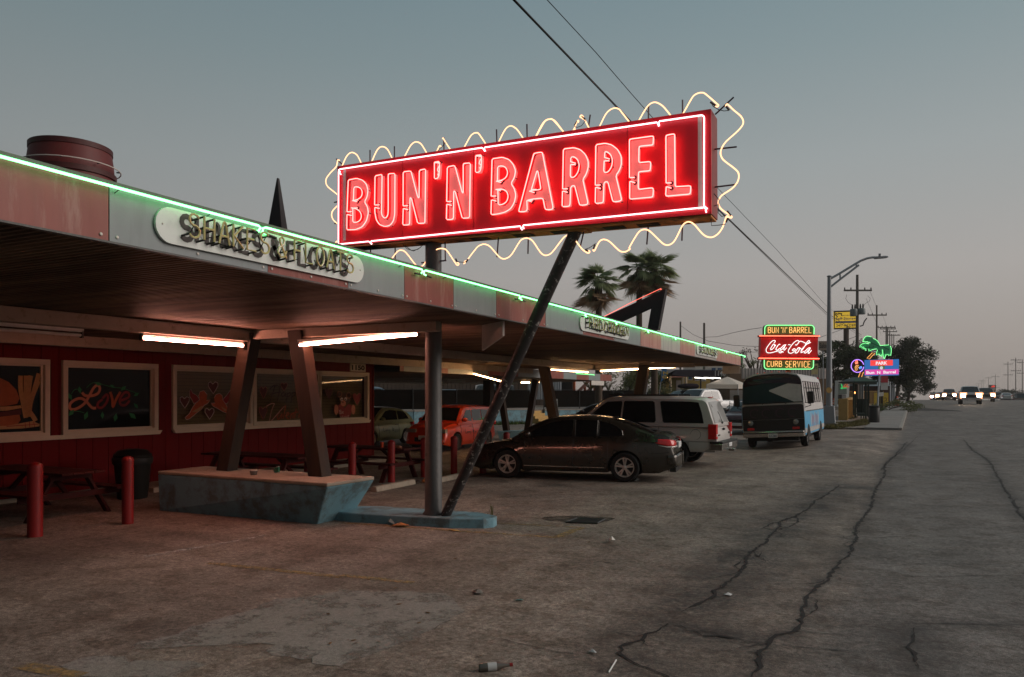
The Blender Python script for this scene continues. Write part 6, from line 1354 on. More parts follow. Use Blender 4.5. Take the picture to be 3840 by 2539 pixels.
# side windows: seven tall panes a side, each with a frame bar at a third
for sd in (-1,1):
    def sp3(x, z, o=.006): return V((x, sd*(lerp_list([(1.25,w),(1.55,w*.985),(2.3,w*.945),(2.5,w*.90)], z)+o), z))
    for i in range(7):
        x1_ = hl-.62-i*.70; x0_ = x1_-.58
        if i == 0: x1_ -= .0
        wo = mk('window', MB().prism([sp3(x0_,1.58),sp3(x1_,1.58),sp3(x1_,2.36),sp3(x0_,2.36)], (0,sd*.006,0)), mat('van_side_glass', (.40,.37,.35), .12, var=.03, spec=.7) if i == 0 and sd < 0 else bpy.data.materials['van_side_glass'], vt)
        mks('frame', MB().tube([sp3(x0_,1.58,.014),sp3(x1_,1.58,.014),sp3(x1_,2.36,.014),sp3(x0_,2.36,.014)], .016, 4, True).tube([sp3(x0_,2.12,.014),sp3(x1_,2.12,.014)], .014, 4), G['blacktrim'], wo)
    for i in range(7):
        x = 1.2-i*.36; z1_ = 1.22-.06*(i % 3)
        mk('side_art', MB().ribbon([sp3(x,z1_,.0075+.0006*i),sp3(x-.04,1.02,.0075+.0006*i),sp3(x+.05,.82,.0075+.0006*i),sp3(x-.02,.62+.08*(i % 2),.0075+.0006*i)], [.10,.20,.16,.06], (0,sd,0)), VP['pink'] if i % 3 else VP['white'], vt)
    mk('rub_rail', MB().tube([sp3(-hl+.1,1.285,.012),sp3(hl-.5,1.285,.012)], .022, 5), G['chrome'], vt)
    mk('rear_lamp', MB().blob((-hl-.02,sd*w*.85,2.55),.05,.05,.06,8,5), G['tail'], vt); mk('rear_bumper', MB().box(-hl-.18,-hl+.02,-w if sd < 0 else .01,-.01 if sd < 0 else w,.48,.62), G['blacktrim'], vt)
ty, ri, bk = wheel_meshes(.36, .22, 'steel')
ri2 = meshof('hubcap', MB().lathe([(0,-.115),(.08,-.112),(.12,-.09),(.20,-.10),(.235,-.09),(.235,-.05)], (0,0,0), (0,1,0), 20), G['chrome'], smooth=40)
for a in (2.0,-1.75):
    for sd in (-1,1): wq = link('wheel', ty, vt, (a, sd*(w-.15), .36), 0 if sd < 0 else math.pi); link('rim', ri2, wq)
mb = MB()
for a in (2.0,-1.75):
    for sd in (-1,1): mb.lathe([(.445,-.006),(.445,.006)], (a, sd*(w+.002), .36), (0,1,0), 24)
mk('underbody', MB().box(-hl+.2,hl-.3,-w*.75,w*.75,.25,.43), G['dark'], vt)
wa = MB()
for a in (2.0,-1.75):
    for sd in (-1,1): wa.add([V((a,sd*(w+.006),.36))]+[V((a+.445*math.cos(rad(q)),sd*(w+.006),.36+.445*math.sin(rad(q)))) for q in range(-5,186,10)], [(0,i+1,i+2) for i in range(19)])
mks('wheel_arch', wa, G['dark'], vt)
# ================================================================== signs and furniture along the road
# ---- soft drink sign behind the van, square to the lot
cK = C(2820,1200,7.84); dS = 40.0
def K(x, y, o=0): return at(*cK(x,y), dS-o)
bp_ = at(1826,985,dS); ks = thing('soft_drink_sign', 'three-tier roadside sign with white script on red, glowing above the painted van', 'neon sign', (bp_.x,bp_.y,tz(bp_.x,bp_.y)))
fwdv = V((-SN,CS,0))
def rr(x0,y0,x1,y1,r,n=5,top=True,botm=True):
    p = []
    p += [(x0+r-r*math.cos(rad(90*i/n)), y0+r-r*math.sin(rad(90*i/n))) for i in range(n+1)] if top else [(x0,y0)]
    p += [(x1-r+r*math.sin(rad(90*i/n)), y0+r-r*math.cos(rad(90*i/n))) for i in range(n+1)] if top else [(x1,y0)]
    p += [(x1-r+r*math.cos(rad(90*i/n)), y1-r+r*math.sin(rad(90*i/n))) for i in range(n+1)] if botm else [(x1,y1)]
    p += [(x0+r-r*math.sin(rad(90*i/n)), y1-r+r*math.cos(rad(90*i/n))) for i in range(n+1)] if botm else [(x0,y1)]
    return p
kgreen = mat('sign_olive_green', (.14,.22,.07), .5, var=.15); kred = mat('sign_bright_red', (.80,.016,.018), .4, var=.06)
t1 = rr(362,140,1842,440,95,botm=False); t2 = rr(345,1165,1822,1462,95,top=False)
mk('top_panel', MB().prism([K(*p) for p in t1], fwdv*.30), kgreen, ks); mk('bottom_panel', MB().prism([K(*p) for p in t2], fwdv*.30), kgreen, ks)
mk('red_panel', MB().prism([K(*p) for p in [(258,490),(1945,495),(1928,1105),(246,1095)]], fwdv*.34), kred, ks)
for a, b in (((215,440),(1990,500)),((200,1092),(1985,1168))): mk('red_ledge', MB().prism([K(a[0]+20,a[1],.06),K(b[0]-15,a[1]+5,.06),K(b[0]-15,b[1],.06),K(a[0]+20,b[1]-5,.06)], fwdv*.42), kred, ks)
mk('ledge_tube', MB().tube([K(215,468,.12),K(1200,470,.12)], .018, 6), G['n_orange'], ks, smooth=60); mk('ledge_tube', MB().tube([K(1215,470,.12),K(1995,476,.12)], .018, 6), G['n_orange'], ks, smooth=60)
mk('ledge_tube', MB().tube([K(200,1126,.12),K(1072,1132,.12)], .018, 6), G['n_orange'], ks, smooth=60); mk('ledge_tube', MB().tube([K(1085,1132,.12),K(1982,1140,.12)], .018, 6), G['n_orange'], ks, smooth=60)
mk('border_tube', MB().tube([K(372,428,.06)]+[K(p[0]+ (14 if p[0]<1000 else -14), p[1]+16,.06) for p in t1[:-2]]+[K(1822,425,.06)], .020, 6), G['n_green2'], ks, smooth=60)
q = rr(345,1165,1822,1462,95,top=False); mk('border_tube', MB().tube([K(1808,1185,.06)]+[K(p[0]+(14 if p[0]<1000 else -14), p[1]-16,.06) for p in q[2:]]+[K(360,1170,.06)], .020, 6), G['n_green2'], ks, smooth=60)
def neonword(parts, x0, x1, y0, y1, m, cf, par, o=.07, r=.0125, back=None):
    ls, wd = strokes(parts, .26)
    for ln in ls:
        q = [cf(x0+(x1-x0)*a/wd, y1-(y1-y0)*b, o) for a, b in ln]; mk('neon_letter', MB().tube(q, r, 5), m, par, smooth=60)
        if back: mk('painted_letter', MB().ribbon([cf(x0+(x1-x0)*a/wd, y1-(y1-y0)*b, .008) for a, b in ln], .055, -fwdv), back, par)
kor = mat('orange_painted_letters', (.50,.17,.03), .6)
neonword('BUN', 475,785,212,380,G['n_amber'],K,ks,back=kor); neonword("`N'", 850,1040,212,380,G['n_amber'],K,ks,back=kor); neonword('BARREL', 1105,1752,212,380,G['n_amber'],K,ks,back=kor)
neonword('CURB', 440,880,1212,1372,G['n_amber'],K,ks,back=kor); neonword('SERVICE', 985,1725,1215,1395,G['n_amber'],K,ks,back=kor)
SCR = [ [(650,670),(682,640),(680,610),(650,600),(600,620),(530,690),(460,780),(420,860),(425,930),(470,965),(560,965),(680,935),(780,912),(860,918),(930,950)], [(790,935),(840,970),(885,940),(930,950)],
 [(655,740),(680,755),(665,725),(635,705),(590,770),(555,830),(550,865),(580,875),(630,830),(670,775),(700,735)], [(830,730),(810,712),(770,745),(720,820),(705,870),(740,890),(800,850),(830,830)], [(985,745),(950,735),(890,790),(835,850),(845,880),(890,860),(950,790),(1000,720)], [(985,745),(950,810),(935,870),(960,885),(1020,815)],
 [(1065,728),(1115,730)], [(1130,728),(1120,740)],
 [(1280,720),(1300,745),(1350,700),(1382,650),(1370,610),(1330,605),(1260,645),(1170,740),(1090,860),(1070,930),(1095,970),(1150,980),(1210,955),(1260,900),(1275,865),(1240,845),(1200,870),(1195,900),(1225,895)], [(1380,640),(1440,625),(1520,655),(1590,690),(1660,690),(1730,655)],
 [(1390,840),(1420,850),(1400,815),(1360,820),(1310,890),(1270,950),(1290,975),(1340,955),(1385,890),(1395,835),(1450,840)], [(1440,900),(1560,760),(1660,680),(1695,630),(1670,605),(1630,640),(1560,760),(1470,890),(1440,945),(1465,960),(1520,920)], [(1715,840),(1680,815),(1620,865),(1545,935),(1545,970),(1590,965),(1660,890),(1720,815)], [(1715,840),(1670,910),(1650,965),(1680,980),(1750,890)] ]
sgrey = mat('script_grey_paint', (.50,.42,.42), .5)
for ln in SCR:
    q = []
    for i in range(len(ln)-1):
        p0,p1,p2,p3 = ln[max(0,i-1)],ln[i],ln[i+1],ln[min(len(ln)-1,i+2)]
        for t in (0,.34,.67): q.append(tuple(.5*((2*p1[j])+(p2[j]-p0[j])*t+(2*p0[j]-5*p1[j]+4*p2[j]-p3[j])*t*t+(3*p1[j]-p0[j]-3*p2[j]+p3[j])*t**3) for j in (0,1)))
    q.append(ln[-1])
    mk('script_tube', MB().tube([K(a,b,.10) for a,b in q], .0125, 5), G['n_script'], ks, smooth=60); mk('script_paint', MB().ribbon([K(a-16,b+10,.008) for a,b in q], .055, -fwdv), sgrey, ks)
pb_ = at(1825,862,dS+.2); mk('post', MB().lathe([(.135,0),(.135,pb_.z+.3)], (pb_.x,pb_.y,tz(pb_.x,pb_.y)), n=14), mat('post_orange_red', (.42,.045,.02), .5), ks, smooth=40)
# ---- palm sign with message board
cP = C(3180,1240,8.71); dP = 52.0
def P(x, y, o=0):
    q = onY(*cP(x,y), P.Y-o); return q
P.Y = at(2040,852,dP).y
ps = thing('palm_sign', 'palm-shaped green neon sign with blue and pink message board beside a violet ring', 'neon sign', (at(2030,960,dP).x, P.Y, tz(at(2030,960,dP).x,P.Y)))
palmg = mat('sign_palm_green', (.12,.48,.30), .5, var=.2)
crown = [(480,372),(490,320),(520,260),(560,205),(620,178),(700,185),(770,205),(820,255),(900,285),(960,330),(1010,410),(1055,490),(1180,478),(1330,465),(1385,500),(1418,600),(1410,700),(1395,790),(1370,790),(1340,825),(1300,770),(1270,810),(1240,765),(1240,830),(1185,925),(1155,890),(1130,800),(1095,865),(1070,800),(1050,825),(1020,760),(930,805),(930,700),(965,620),(860,605),(790,625),(720,660),(660,680),(690,620),(600,600),(560,650),(520,600),(530,540),(470,590),(450,520),(385,555),(390,490),(440,445),(540,405),(690,430),(730,400),(690,370),(650,385),(600,370),(560,350)]
mk('palm_crown', MB().prism([P(*p) for p in crown], (0,.15,0)), palmg, ps)
gl_ = [[(485,372),(490,320),(520,260),(560,205),(620,178),(700,188),(765,205)], [(820,258),(900,290),(960,335),(1010,410),(1055,492),(1180,478),(1335,467)], [(1382,500),(1415,590),(1412,700),(1395,820),(1370,785),(1340,825),(1300,770),(1270,810),(1240,762),(1225,830),(1185,920)], [(1185,925),(1155,885),(1140,780),(1120,620)], [(965,625),(930,710),(925,800),(1020,765),(1045,830),(1060,800),(1090,865),(1110,770)], [(945,603),(860,605),(790,625),(730,660),(670,665),(690,625),(660,600)], [(690,432),(560,405),(440,445),(395,490),(382,550),(450,520),(440,575),(500,530),(530,550),(480,600),(560,590),(590,600),(560,650),(610,640)], [(485,372),(530,345),(545,370),(640,360),(660,390),(710,380),(725,410)]]
for ln in gl_: mk('neon_tube', MB().tube([P(a,b,.06) for a,b in ln], .016, 5), G['n_green2'], ps, smooth=60)
for ln in [[(545,330),(660,330),(710,300)],[(750,395),(880,450),(990,500),(1130,520),(1250,580),(1350,630)],[(560,550),(700,560),(830,575)],[(690,560),(720,500)],[(810,570),(830,505)],[(980,640),(1080,690)],[(1170,720),(1220,745)],[(1180,730),(1190,650)]]: mk('leaf_vein', MB().ribbon([P(a,b,.012) for a,b in ln], .03, (0,-1,0)), G['ink'], ps)
trk = mat('sign_trunk_brown', (.16,.06,.02), .6); mk('palm_trunk', MB().prism([P(*p) for p in [(800,715),(885,735),(715,935),(615,905)]], (0,.12,0)), trk, ps); mk('palm_trunk', MB().prism([P(*p) for p in [(410,1335),(510,1355),(450,1520),(335,1550)]], (0,.12,0)), trk, ps)
for ln in [[(798,718),(740,780),(690,830),(615,905),(710,930),(760,860),(880,738)],[(408,1340),(375,1430),(335,1545)],[(508,1355),(470,1430),(445,1515)]]: mk('neon_tube', MB().tube([P(a,b,.06) for a,b in ln], .018, 5), G['n_dim'], ps, smooth=60)
mk('ring_disc', MB().prism([P(310+200*math.cos(rad(a)),1155+205*math.sin(rad(a))) for a in range(0,360,12)], (0,.1,0)), mat('ring_disc_dark', (.03,.01,.012), .5), ps)
mk('neon_ring', MB().tube([P(310+205*math.cos(rad(a)),1155+208*math.sin(rad(a)),.05) for a in range(8,352,10)], .028, 6), G['n_purple'], ps, smooth=60)
for m_, ln in ((G['n_orange'], [(250,990),(305,990),(300,1040),(325,1060),(290,1070),(245,1085),(230,1050),(275,1055),(250,1010)]), (G['n_dim'], [(355,1140),(290,1130),(240,1170),(235,1230),(260,1270),(220,1285),(285,1300),(305,1260),(280,1210),(285,1160),(320,1180),(355,1220)]), (G['n_blue'], [(365,1230),(390,1180),(440,1170),(455,1200),(420,1250),(375,1255),(400,1210),(440,1195)])): mk('figure_tube', MB().tube([P(a,b,.06) for a,b in ln], .020, 5), m_, ps, smooth=60)
mk('board_case', MB().prism([P(*p,-.01) for p in [(530,955),(1668,928),(1668,1468),(532,1485)]], (0,.3,0)), G['blacktrim'], ps)
for nm, pts, col, k, o in (('screen', [(536,962),(1665,932),(1665,1462),(538,1480)], (.035,.15,.42), 1.0, .02), ('screen_red_bar', [(730,970),(1465,955),(1465,1138),(730,1152)], (1,.075,.07), 1.0, .024), ('screen_green_square', [(985,1148),(1200,1143),(1203,1262),(985,1268)], (.075,.16,.05), 1.0, .024), ('screen_pink_bar', [(552,1278),(1652,1258),(1656,1425),(552,1448)], (.80,.085,.42), .95, .024)):
    mk(nm, MB().poly([P(*p,o) for p in pts]), em(nm+'_light', col, k), ps)
wl = em('screen_white_text', (.92,.90,.95), 1.0)
def ptext(s, x0, x1, y0, y1, bold=.03):
    a, b, c = P(x0,y1,.03), P(x1,y1-.0,.03), P(x0,y0,.03); mk('screen_text', write(MB(), s, a, (1,0,.018), (0,0,1), c.z-a.z, w=(b-a).length, bold=bold), wl, ps)
ptext('PARK', 908,1285,1015,1115,.035); ptext('@', 1040,1145,1175,1245,.03); ptext('Bun', 598,860,1325,1418); ptext('N', 950,1055,1318,1412); ptext('Barrel', 1155,1560,1312,1402)
for px in (1995,): b = at(px,905,dP+.3); mk('post', MB().lathe([(.10,0),(.10,b.z+1.1)], (b.x,P.Y+.25,tz(b.x,P.Y)), n=10), G['galv'], ps)
# ---- yellow storage billboard
cB2 = C(3040,900,3.136); dB = 95
def B(x, y, o=0): return at(*cB2(x,y), dB-o)
q = at(1960,930,dB); bs = thing('billboard', 'yellow storage billboard on a single dark post behind the lamp post', 'billboard', (q.x,q.y,tz(q.x,q.y)))
mk('panel', MB().prism([B(*p) for p in [(278,843),(552,834),(552,1038),(278,1044)]], fwdv*.3), em('billboard_lit_yellow', (.56,.36,.035), .95), bs); mk('frame', MB().tube([B(*p,.03) for p in [(278,843),(552,834),(552,1038),(278,1044)]], .12, 4, True), G['ink'], bs)
mk('blue_band', MB().prism([B(*p,.04) for p in [(290,957),(548,950),(548,974),(290,981)]], fwdv*.03), mat('billboard_blue', (.03,.05,.22), .6), bs)
R_ = (CS,SN,.02)
for s_, x0, x1, y0, y1, m_ in (('Self-Storage', 294,550,910,940,bpy.data.materials['billboard_blue']), ('CLIMATE CONTROLLED', 305,540,960,975,G['paper']), ('24/7 ACCESS', 300,545,990,1020,G['ink']), ('SECURITY', 375,475,882,895,G['woodpole'])):
    a, b, c = B(x0,y1,.08), B(x1,y1,.08), B(x0,y0,.08); mk('lettering', write(MB(), s_, a, R_, (0,0,1), c.z-a.z, w=(b-a).length, bold=.02), m_, bs)
mk('tower_mark', MB().tube([B(*p,.08) for p in [(318,905),(292,880),(295,866),(305,866),(305,872),(325,872),(325,864),(340,864),(340,870),(352,870),(352,864),(366,864),(360,888),(372,892)]], .07, 4), G['ink'], bs)
a = B(418,1040,-.3); mk('post', MB().tube([(a.x,a.y,tz(a.x,a.y)), a+V((0,0,.4))], .32, 10), G['bark'], bs, smooth=40)
# ---- small signs and boxes
def board(px0, py0, px1, py1, d, m, name, label, cat, texts=(), post=True, th=.08, pm=None):
    pm = pm or G['galv']; a, b, c, e = at(px0,py1,d), at(px1,py1,d), at(px1,py0,d), at(px0,py0,d); q = (a+b)/2; zb = tz(q.x,q.y) if q.y < 140 and q.x > -12 else 0
    t = thing(name, label, cat, (q.x,q.y,zb)); mk('panel', MB().prism([a,b,c,e], fwdv*th), m, t)
    for s_, fx0, fx1, fy0, fy1, mm in texts:
        o = a.lerp(b,fx0); o = V((o.x,o.y,a.z+(e.z-a.z)*fy0))-fwdv*.012; mk('lettering', write(MB(), s_, o, R_, (0,0,1), (e.z-a.z)*(fy1-fy0), w=(b-a).length*(fx1-fx0), bold=.015), mm, t)
    if post: mk('post', MB().tube([(q.x,q.y,zb)+() if False else V((q.x,q.y,zb))+fwdv*(th+.03), V((q.x,q.y,e.z-.02))+fwdv*(th+.03)], .035, 8), pm, t, smooth=40)
    return t
board(1896,790,1918,811,60,mat('salon_board', (.24,.18,.14), .7),'shop_sign','brown hair salon sign board right of the red roadside sign','sign',[('Salon',.08,.92,.25,.8,G['ink'])])
board(1879,842,1894,867,56,mat('cream_lit_board', (.46,.40,.20), .6),'shop_sign','small cream sign low behind the lower tier of the roadside sign','sign',[('SPS',.3,.9,.5,.8,G['ink'])])
t = board(2040,870,2056,903,46,G['paper'],'bus_stop_sign','red and white bus stop sign on a thin pole beside the message board','sign',[('stop',.2,.8,.86,.93,G['paper']),('43760',.12,.9,.62,.72,G['paper'])], post=False)
a, b, c, e = at(2040,886,45.98), at(2056,886,45.98), at(2056,870,45.98), at(2040,870,45.98); mk('red_field', MB().prism([a,b,c,e], fwdv*.01), mat('bus_red', (.38,.03,.04), .5), t)
a = gnd(2029.5,977,.13); mk('pole', MB().tube([V((a.x,a.y,tz(a.x,a.y))), at(2036,868,46)], .05, 8), G['galv'], t, smooth=40); a, b = at(2037,917,45.9), at(2046,908,45.9); mk('small_plate', MB().prism([at(2036,918,45.9),at(2046,917,45.9),at(2046,908,45.9),at(2036,909,45.9)], fwdv*.02), G['offwhite'], t)
t = board(2024,909.5,2057,940,68,mat('yellow_board', (.50,.33,.02), .6),'yellow_board','plain yellow board with a dark scrawl behind the bus stop','sign',post=False); mk('scrawl', MB().tube([at(x,y,67.9) for x,y in [(2046,922),(2052,921),(2053,927),(2046,930),(2049,935)]], .025, 4), G['ink'], t)
for px in (2034.5,2041.5): mk('post', MB().bar(at(px,958,66), at(px,903,66), .22,.22,(0,1,0)), G['bark'], t)
for x0,y0,x1,y1,label,texts in ((1280.5,924,1291.5,946.5,'white notice reading ENTRANCE TO, partly behind a timber leg',[('ENTRANCE',.05,.95,.66,.78,G['ink']),('TO',.35,.65,.42,.54,G['ink']),('BLDGS',.2,.8,.18,.30,G['ink'])]),):
    board(x0-8,y0,x1,y1,47,G['paper'],'notice_sign',label,'sign',texts)
board(1494,884,1500,908,55,G['paper'],'notice_sign','tall narrow white notice in front of the hedge','sign',[('P',.3,.7,.75,.9,G['leaf'])]); board(1882,889,1889,900,68,mat('parking_blue', (.03,.12,.35), .5),'notice_sign','small blue parking sign beside the lamp post','sign')
# price pylon
a = gnd(1957,946,.1); d_ = (a.x*-SN+a.y*CS); t = thing('price_pylon', 'white fuel price pylon with green and orange digits by the shelter', 'sign', a)
cQ = C(3040,1400,6.242)
def Q(x, y, o=0, d=None): return at(*cQ(x,y), (d or 58)-o)
mk('case', MB().prism([Q(*p) for p in [(615,785),(880,790),(918,180),(638,170)]], fwdv*.5), G['white'], t)
for nm, x0,y0,x1,y1,m_ in (('header',655,195,842,230,G['blackglass']),('window',650,245,845,490,mat('pylon_glass', (.20,.23,.21), .15)),('dark_box',643,500,730,600,G['blackglass']),('pale_box',740,500,830,605,G['lamp']),('dark_panel',638,620,825,725,G['blackglass'])): mk(nm, MB().prism([Q(*p,.03) for p in [(x0,y1),(x1,y1),(x1,y0),(x0,y0)]], fwdv*.02), m_, t)
mk('digits', write(MB(), '2', Q(745,330,.06), R_, (0,0,1), .55, w=.35), em('digit_orange', (.5,.14,.06), .8), t); mk('digits', write(MB(), '2', Q(795,330,.06), R_, (0,0,1), .55, w=.35), bpy.data.materials['digit_orange'], t)
mks('tick_light', MB().tube([Q(715,255,.06),Q(735,300,.06),Q(730,370,.06)], .035, 4).tube([Q(700,350,.06),Q(840,345,.06)], .03, 4), em('tick_green', (.05,.55,.14), 1.0), t)
pk = MB()
for i in range(5): pk.prism([Q(480+i*60,(860),0,57.5), Q(535+i*60,860,0,57.5), Q(535+i*60,780,0,57.5), Q(480+i*60,780,0,57.5)], fwdv*.5)
setting('stone_plinth', pk, G['kerbc'])
# lamp post
a = gnd(1920,982,.12); d_ = -SN*a.x+CS*a.y
def Lp(x, y): return at(*cB2(x,y), d_)
lp = thing('street_lamp', 'tall grey street lamp with one curved arm over the road', 'street lamp', a)
mk('base_box', MB().box(a.x-.42,a.x+.42,a.y-.3,a.y+.5,a.z-.25,a.z+.05), G['kerbc'], lp); mk('base', MB().hexa([a+V((-.33,-.25,.04)),a+V((.33,-.25,.04)),a+V((.33,.4,.04)),a+V((-.33,.4,.04)),a+V((-.27,-.2,1.05)),a+V((.27,-.2,1.05)),a+V((.27,.35,1.05)),a+V((-.27,.35,1.05))]), G['galv'], lp, bev=.03)
mk('pole', MB().tube([a+V((0,0,.9)), Lp(219,425)], .17, 14, r2=.10), G['galv'], lp, smooth=40); mk('cap', MB().blob(Lp(219,428), .14,.14,.06), G['galv'], lp)
mk('arm', MB().tube([Lp(*p) for p in [(222,462),(340,395),(530,280),(590,245),(660,218),(720,206),(780,205)]], .065, 8), G['galv'], lp, smooth=60); mk('lower_arm', MB().tube([Lp(*p) for p in [(225,560),(345,465),(450,385),(565,297)]], .06, 8), G['galv'], lp, smooth=60); mks('arm_strut', MB().tube([Lp(347,395),Lp(347,462)], .045, 6).tube([Lp(538,275),Lp(538,312)], .045, 6), G['galv'], lp)
mk('lamp_head', MB().prism([Lp(*p) for p in [(776,216),(775,192),(830,190),(880,184),(915,190),(919,204),(870,209)]], fwdv*.35), G['galv'], lp, bev=.02); mk('photocell', MB().lathe([(.07,0),(.07,.14)], Lp(813,190), n=8), G['galv'], lp)
mk('tag_plate', MB().lathe([(.17,0),(.17,.02)], a+V((0,-.22,1.95)), (.45,-.9,0), 14), G['ochre'], lp)
# bus shelter
sh = thing('bus_shelter', 'dark green bus shelter with a hipped roof on the pavement', 'bus shelter', gnd(2008,970,.1)); dh = 49
def Sh(x, y, o=0): return at(*cQ(x,y), dh-o)
mk('roof', MB().add([Sh(985,190), Sh(1560,190), Sh(1560,190)+fwdv*2, Sh(985,190)+fwdv*2, Sh(1175,88)+fwdv*.7, Sh(1400,88)+fwdv*.7, Sh(1400,88)+fwdv*1.3, Sh(1175,88)+fwdv*1.3], [(0,1,5,4),(1,2,6,5),(2,3,7,6),(3,0,4,7),(4,5,6,7),(3,2,1,0)]), G['bustgreen'], sh); mk('fascia', MB().prism([Sh(1010,188,-.05),Sh(1550,188,-.05),Sh(1550,262,-.05),Sh(1010,235,-.05)], fwdv*1.8), G['bustgreen'], sh)
for px, o, yb in ((1005,.0,985),(1290,0,1092),(1350,-1.6,1035),(1045,-1.6,1030),(1500,-.6,940)): 
    if px != 1500: mk('post', MB().bar(Sh(px,yb,o), Sh(px,235,o), .11,.11,(0,1,0)), G['bustgreen'], sh)
for px in (1085,1150,1215): mk('glazing_bar', MB().bar(Sh(px,930,-1.7), Sh(px,250,-1.7), .06,.06,(0,1,0)), G['bustgreen'], sh)
mk('back_screen', MB().prism([Sh(1090,1000,-1.72),Sh(1330,1000,-1.72),Sh(1330,600,-1.72),Sh(1090,600,-1.72)], fwdv*.03), mat('shelter_mesh', (.008,.022,.017), .7), sh); mk('bench', MB().prism([Sh(1070,960,-1.0),Sh(1300,960,-1.0),Sh(1300,930,-1.0),Sh(1070,930,-1.0)], fwdv*.5), G['bustgreen'], sh)
for px in (1180,1240): mk('bench_leg', MB().bar(Sh(px,1075,-1), Sh(px,955,-1), .07,.07,(0,1,0)), G['bustgreen'], sh)
t = thing('marker_light', 'small glowing orange lamp inside the bus shelter', 'lamp', Sh(1025,455,-1)); mk('bulb', MB().blob(Sh(1025,455,-1), .06,.06,.07), em('marker_orange', (1,.30,.08), 9), t, smooth=60); mk('holder', MB().box(Sh(1025,455,-1).x-.05,Sh(1025,455,-1).x+.05,Sh(1025,455,-1).y+.05,Sh(1025,455,-1).y+.12,Sh(1025,455,-1).z-.08,Sh(1025,455,-1).z+.08), G['blacktrim'], t)
# litter bin, ochre wall, cones, grass
a = gnd(2024,979,.1); t = thing('litter_bin', 'black round litter bin behind the bus stop pole', 'rubbish bin', a); mk('body', MB().lathe([(.28,0),(.30,.05),(.30,.95),(.27,1.0)], a, n=16), G['blacktrim'], t, smooth=40); mk('rim', MB().lathe([(.315,.90),(.315,.99),(.24,1.02)], a, n=16), G['bin'], t)
a, b = gnd(*cQ(775,1092),.1), gnd(*cQ(960,1000),.1); w_ = thing('boundary_wall', 'short ochre wall of ribbed blocks beside the bus shelter', 'wall', a); mk('wall', MB().bar(a+V((0,0,.66)), b+V((0,0,.66)), .30, 1.34), G['ochre'], w_); mk('end_pier', MB().box(a.x-.3,a.x+.25,a.y-.32,a.y-.02,a.z-.05,a.z+1.36), G['ochre'], w_)
for i in range(7): q = a.lerp(b,(i+.5)/7)+V((.17,-.06,.66)); mk('rib', MB().box(q.x-.02,q.x+.05,q.y-.06,q.y+.06,a.z,a.z+1.28), G['ochre'], w_)
def cone(p, h, label, drum=False):
    t = thing('traffic_cone', label, 'traffic cone', p, 'traffic cones')
    r = .18 if not drum else .10
    mk('base', MB().box(p.x-r*1.5,p.x+r*1.5,p.y-r*1.5,p.y+r*1.5,p.z,p.z+.04), G['blacktrim'] if drum else G['orangep'], t, bev=.01); mk('body', MB().lathe([(r,.04),(r*.35,h),(r*.3,h+.01)], p, n=16), G['orangep'], t, smooth=40)
    for f in (.42,.68): rA = r+(r*.35-r)*(f*h-.04)/(h-.04); rB = r+(r*.35-r)*((f+.13)*h-.04)/(h-.04); mk('reflective_band', MB().lathe([(rA+.004,f*h),(rB+.004,(f+.13)*h)], p, n=16), G['paper'], t, smooth=40)
    if drum: mk('handle', MB().tube([p+V((-.03,0,h)),p+V((-.03,0,h+.12)),p+V((.03,0,h+.12)),p+V((.03,0,h))], .012, 5), G['orangep'], t)
cone(gnd(1063,1037), 1.05, 'tall slim orange channeliser cone in front of the boxy red car', True); cone(gnd(*cQ(545,775),.15), .75, 'orange cone beside the price pylon, left of the shelter'); cone(gnd(*cQ(2025,760),.13), .9, 'orange cone on the far pavement beyond the yellow board'); 
def tuft(pts, h, n, m, name, seed):
    r = random.Random(seed); mb = MB(); P3 = [gnd(*cQ(*p), .02) for p in pts]; c = sum(P3, V())/len(P3)
    for i in range(n):
        a, b = r.random(), r.randrange(len(P3)); q = c.lerp(P3[b].lerp(P3[(b+1) % len(P3)], r.random()), math.sqrt(a)); z = tz(q.x,q.y)+.05; q = V((q.x,q.y,z)); d1 = V((r.uniform(-.10,.10), r.uniform(-.10,.10), h*r.uniform(.4,1.1))); sd_ = V((r.uniform(-.03,.03), r.uniform(-.03,.03), 0))
        mb.add([q-sd_, q+sd_, q+d1], [(0,1,2)])
    return tag(mk(name, mb, m), kind='stuff', label='ragged tufts of grass by the pavement', cat=None)
tuft([(255,1310),(500,1195),(950,1185),(1280,1100),(1380,1150),(1385,1240),(900,1300),(500,1310)], .16, 5200, G['grass'], 'dry_grass', 2); tuft([(1330,830),(1800,830),(1800,890),(1500,930),(1330,900)], .14, 2600, G['grassg'], 'green_grass', 3); tuft([(740,1115),(1010,1100),(1110,1050),(900,1050),(860,1090)], .14, 900, G['grass'], 'dry_grass', 4); tuft([(1380,730),(1990,830),(2150,640),(1900,610),(1480,640)], .30, 3500, G['grass'], 'dry_grass', 5)
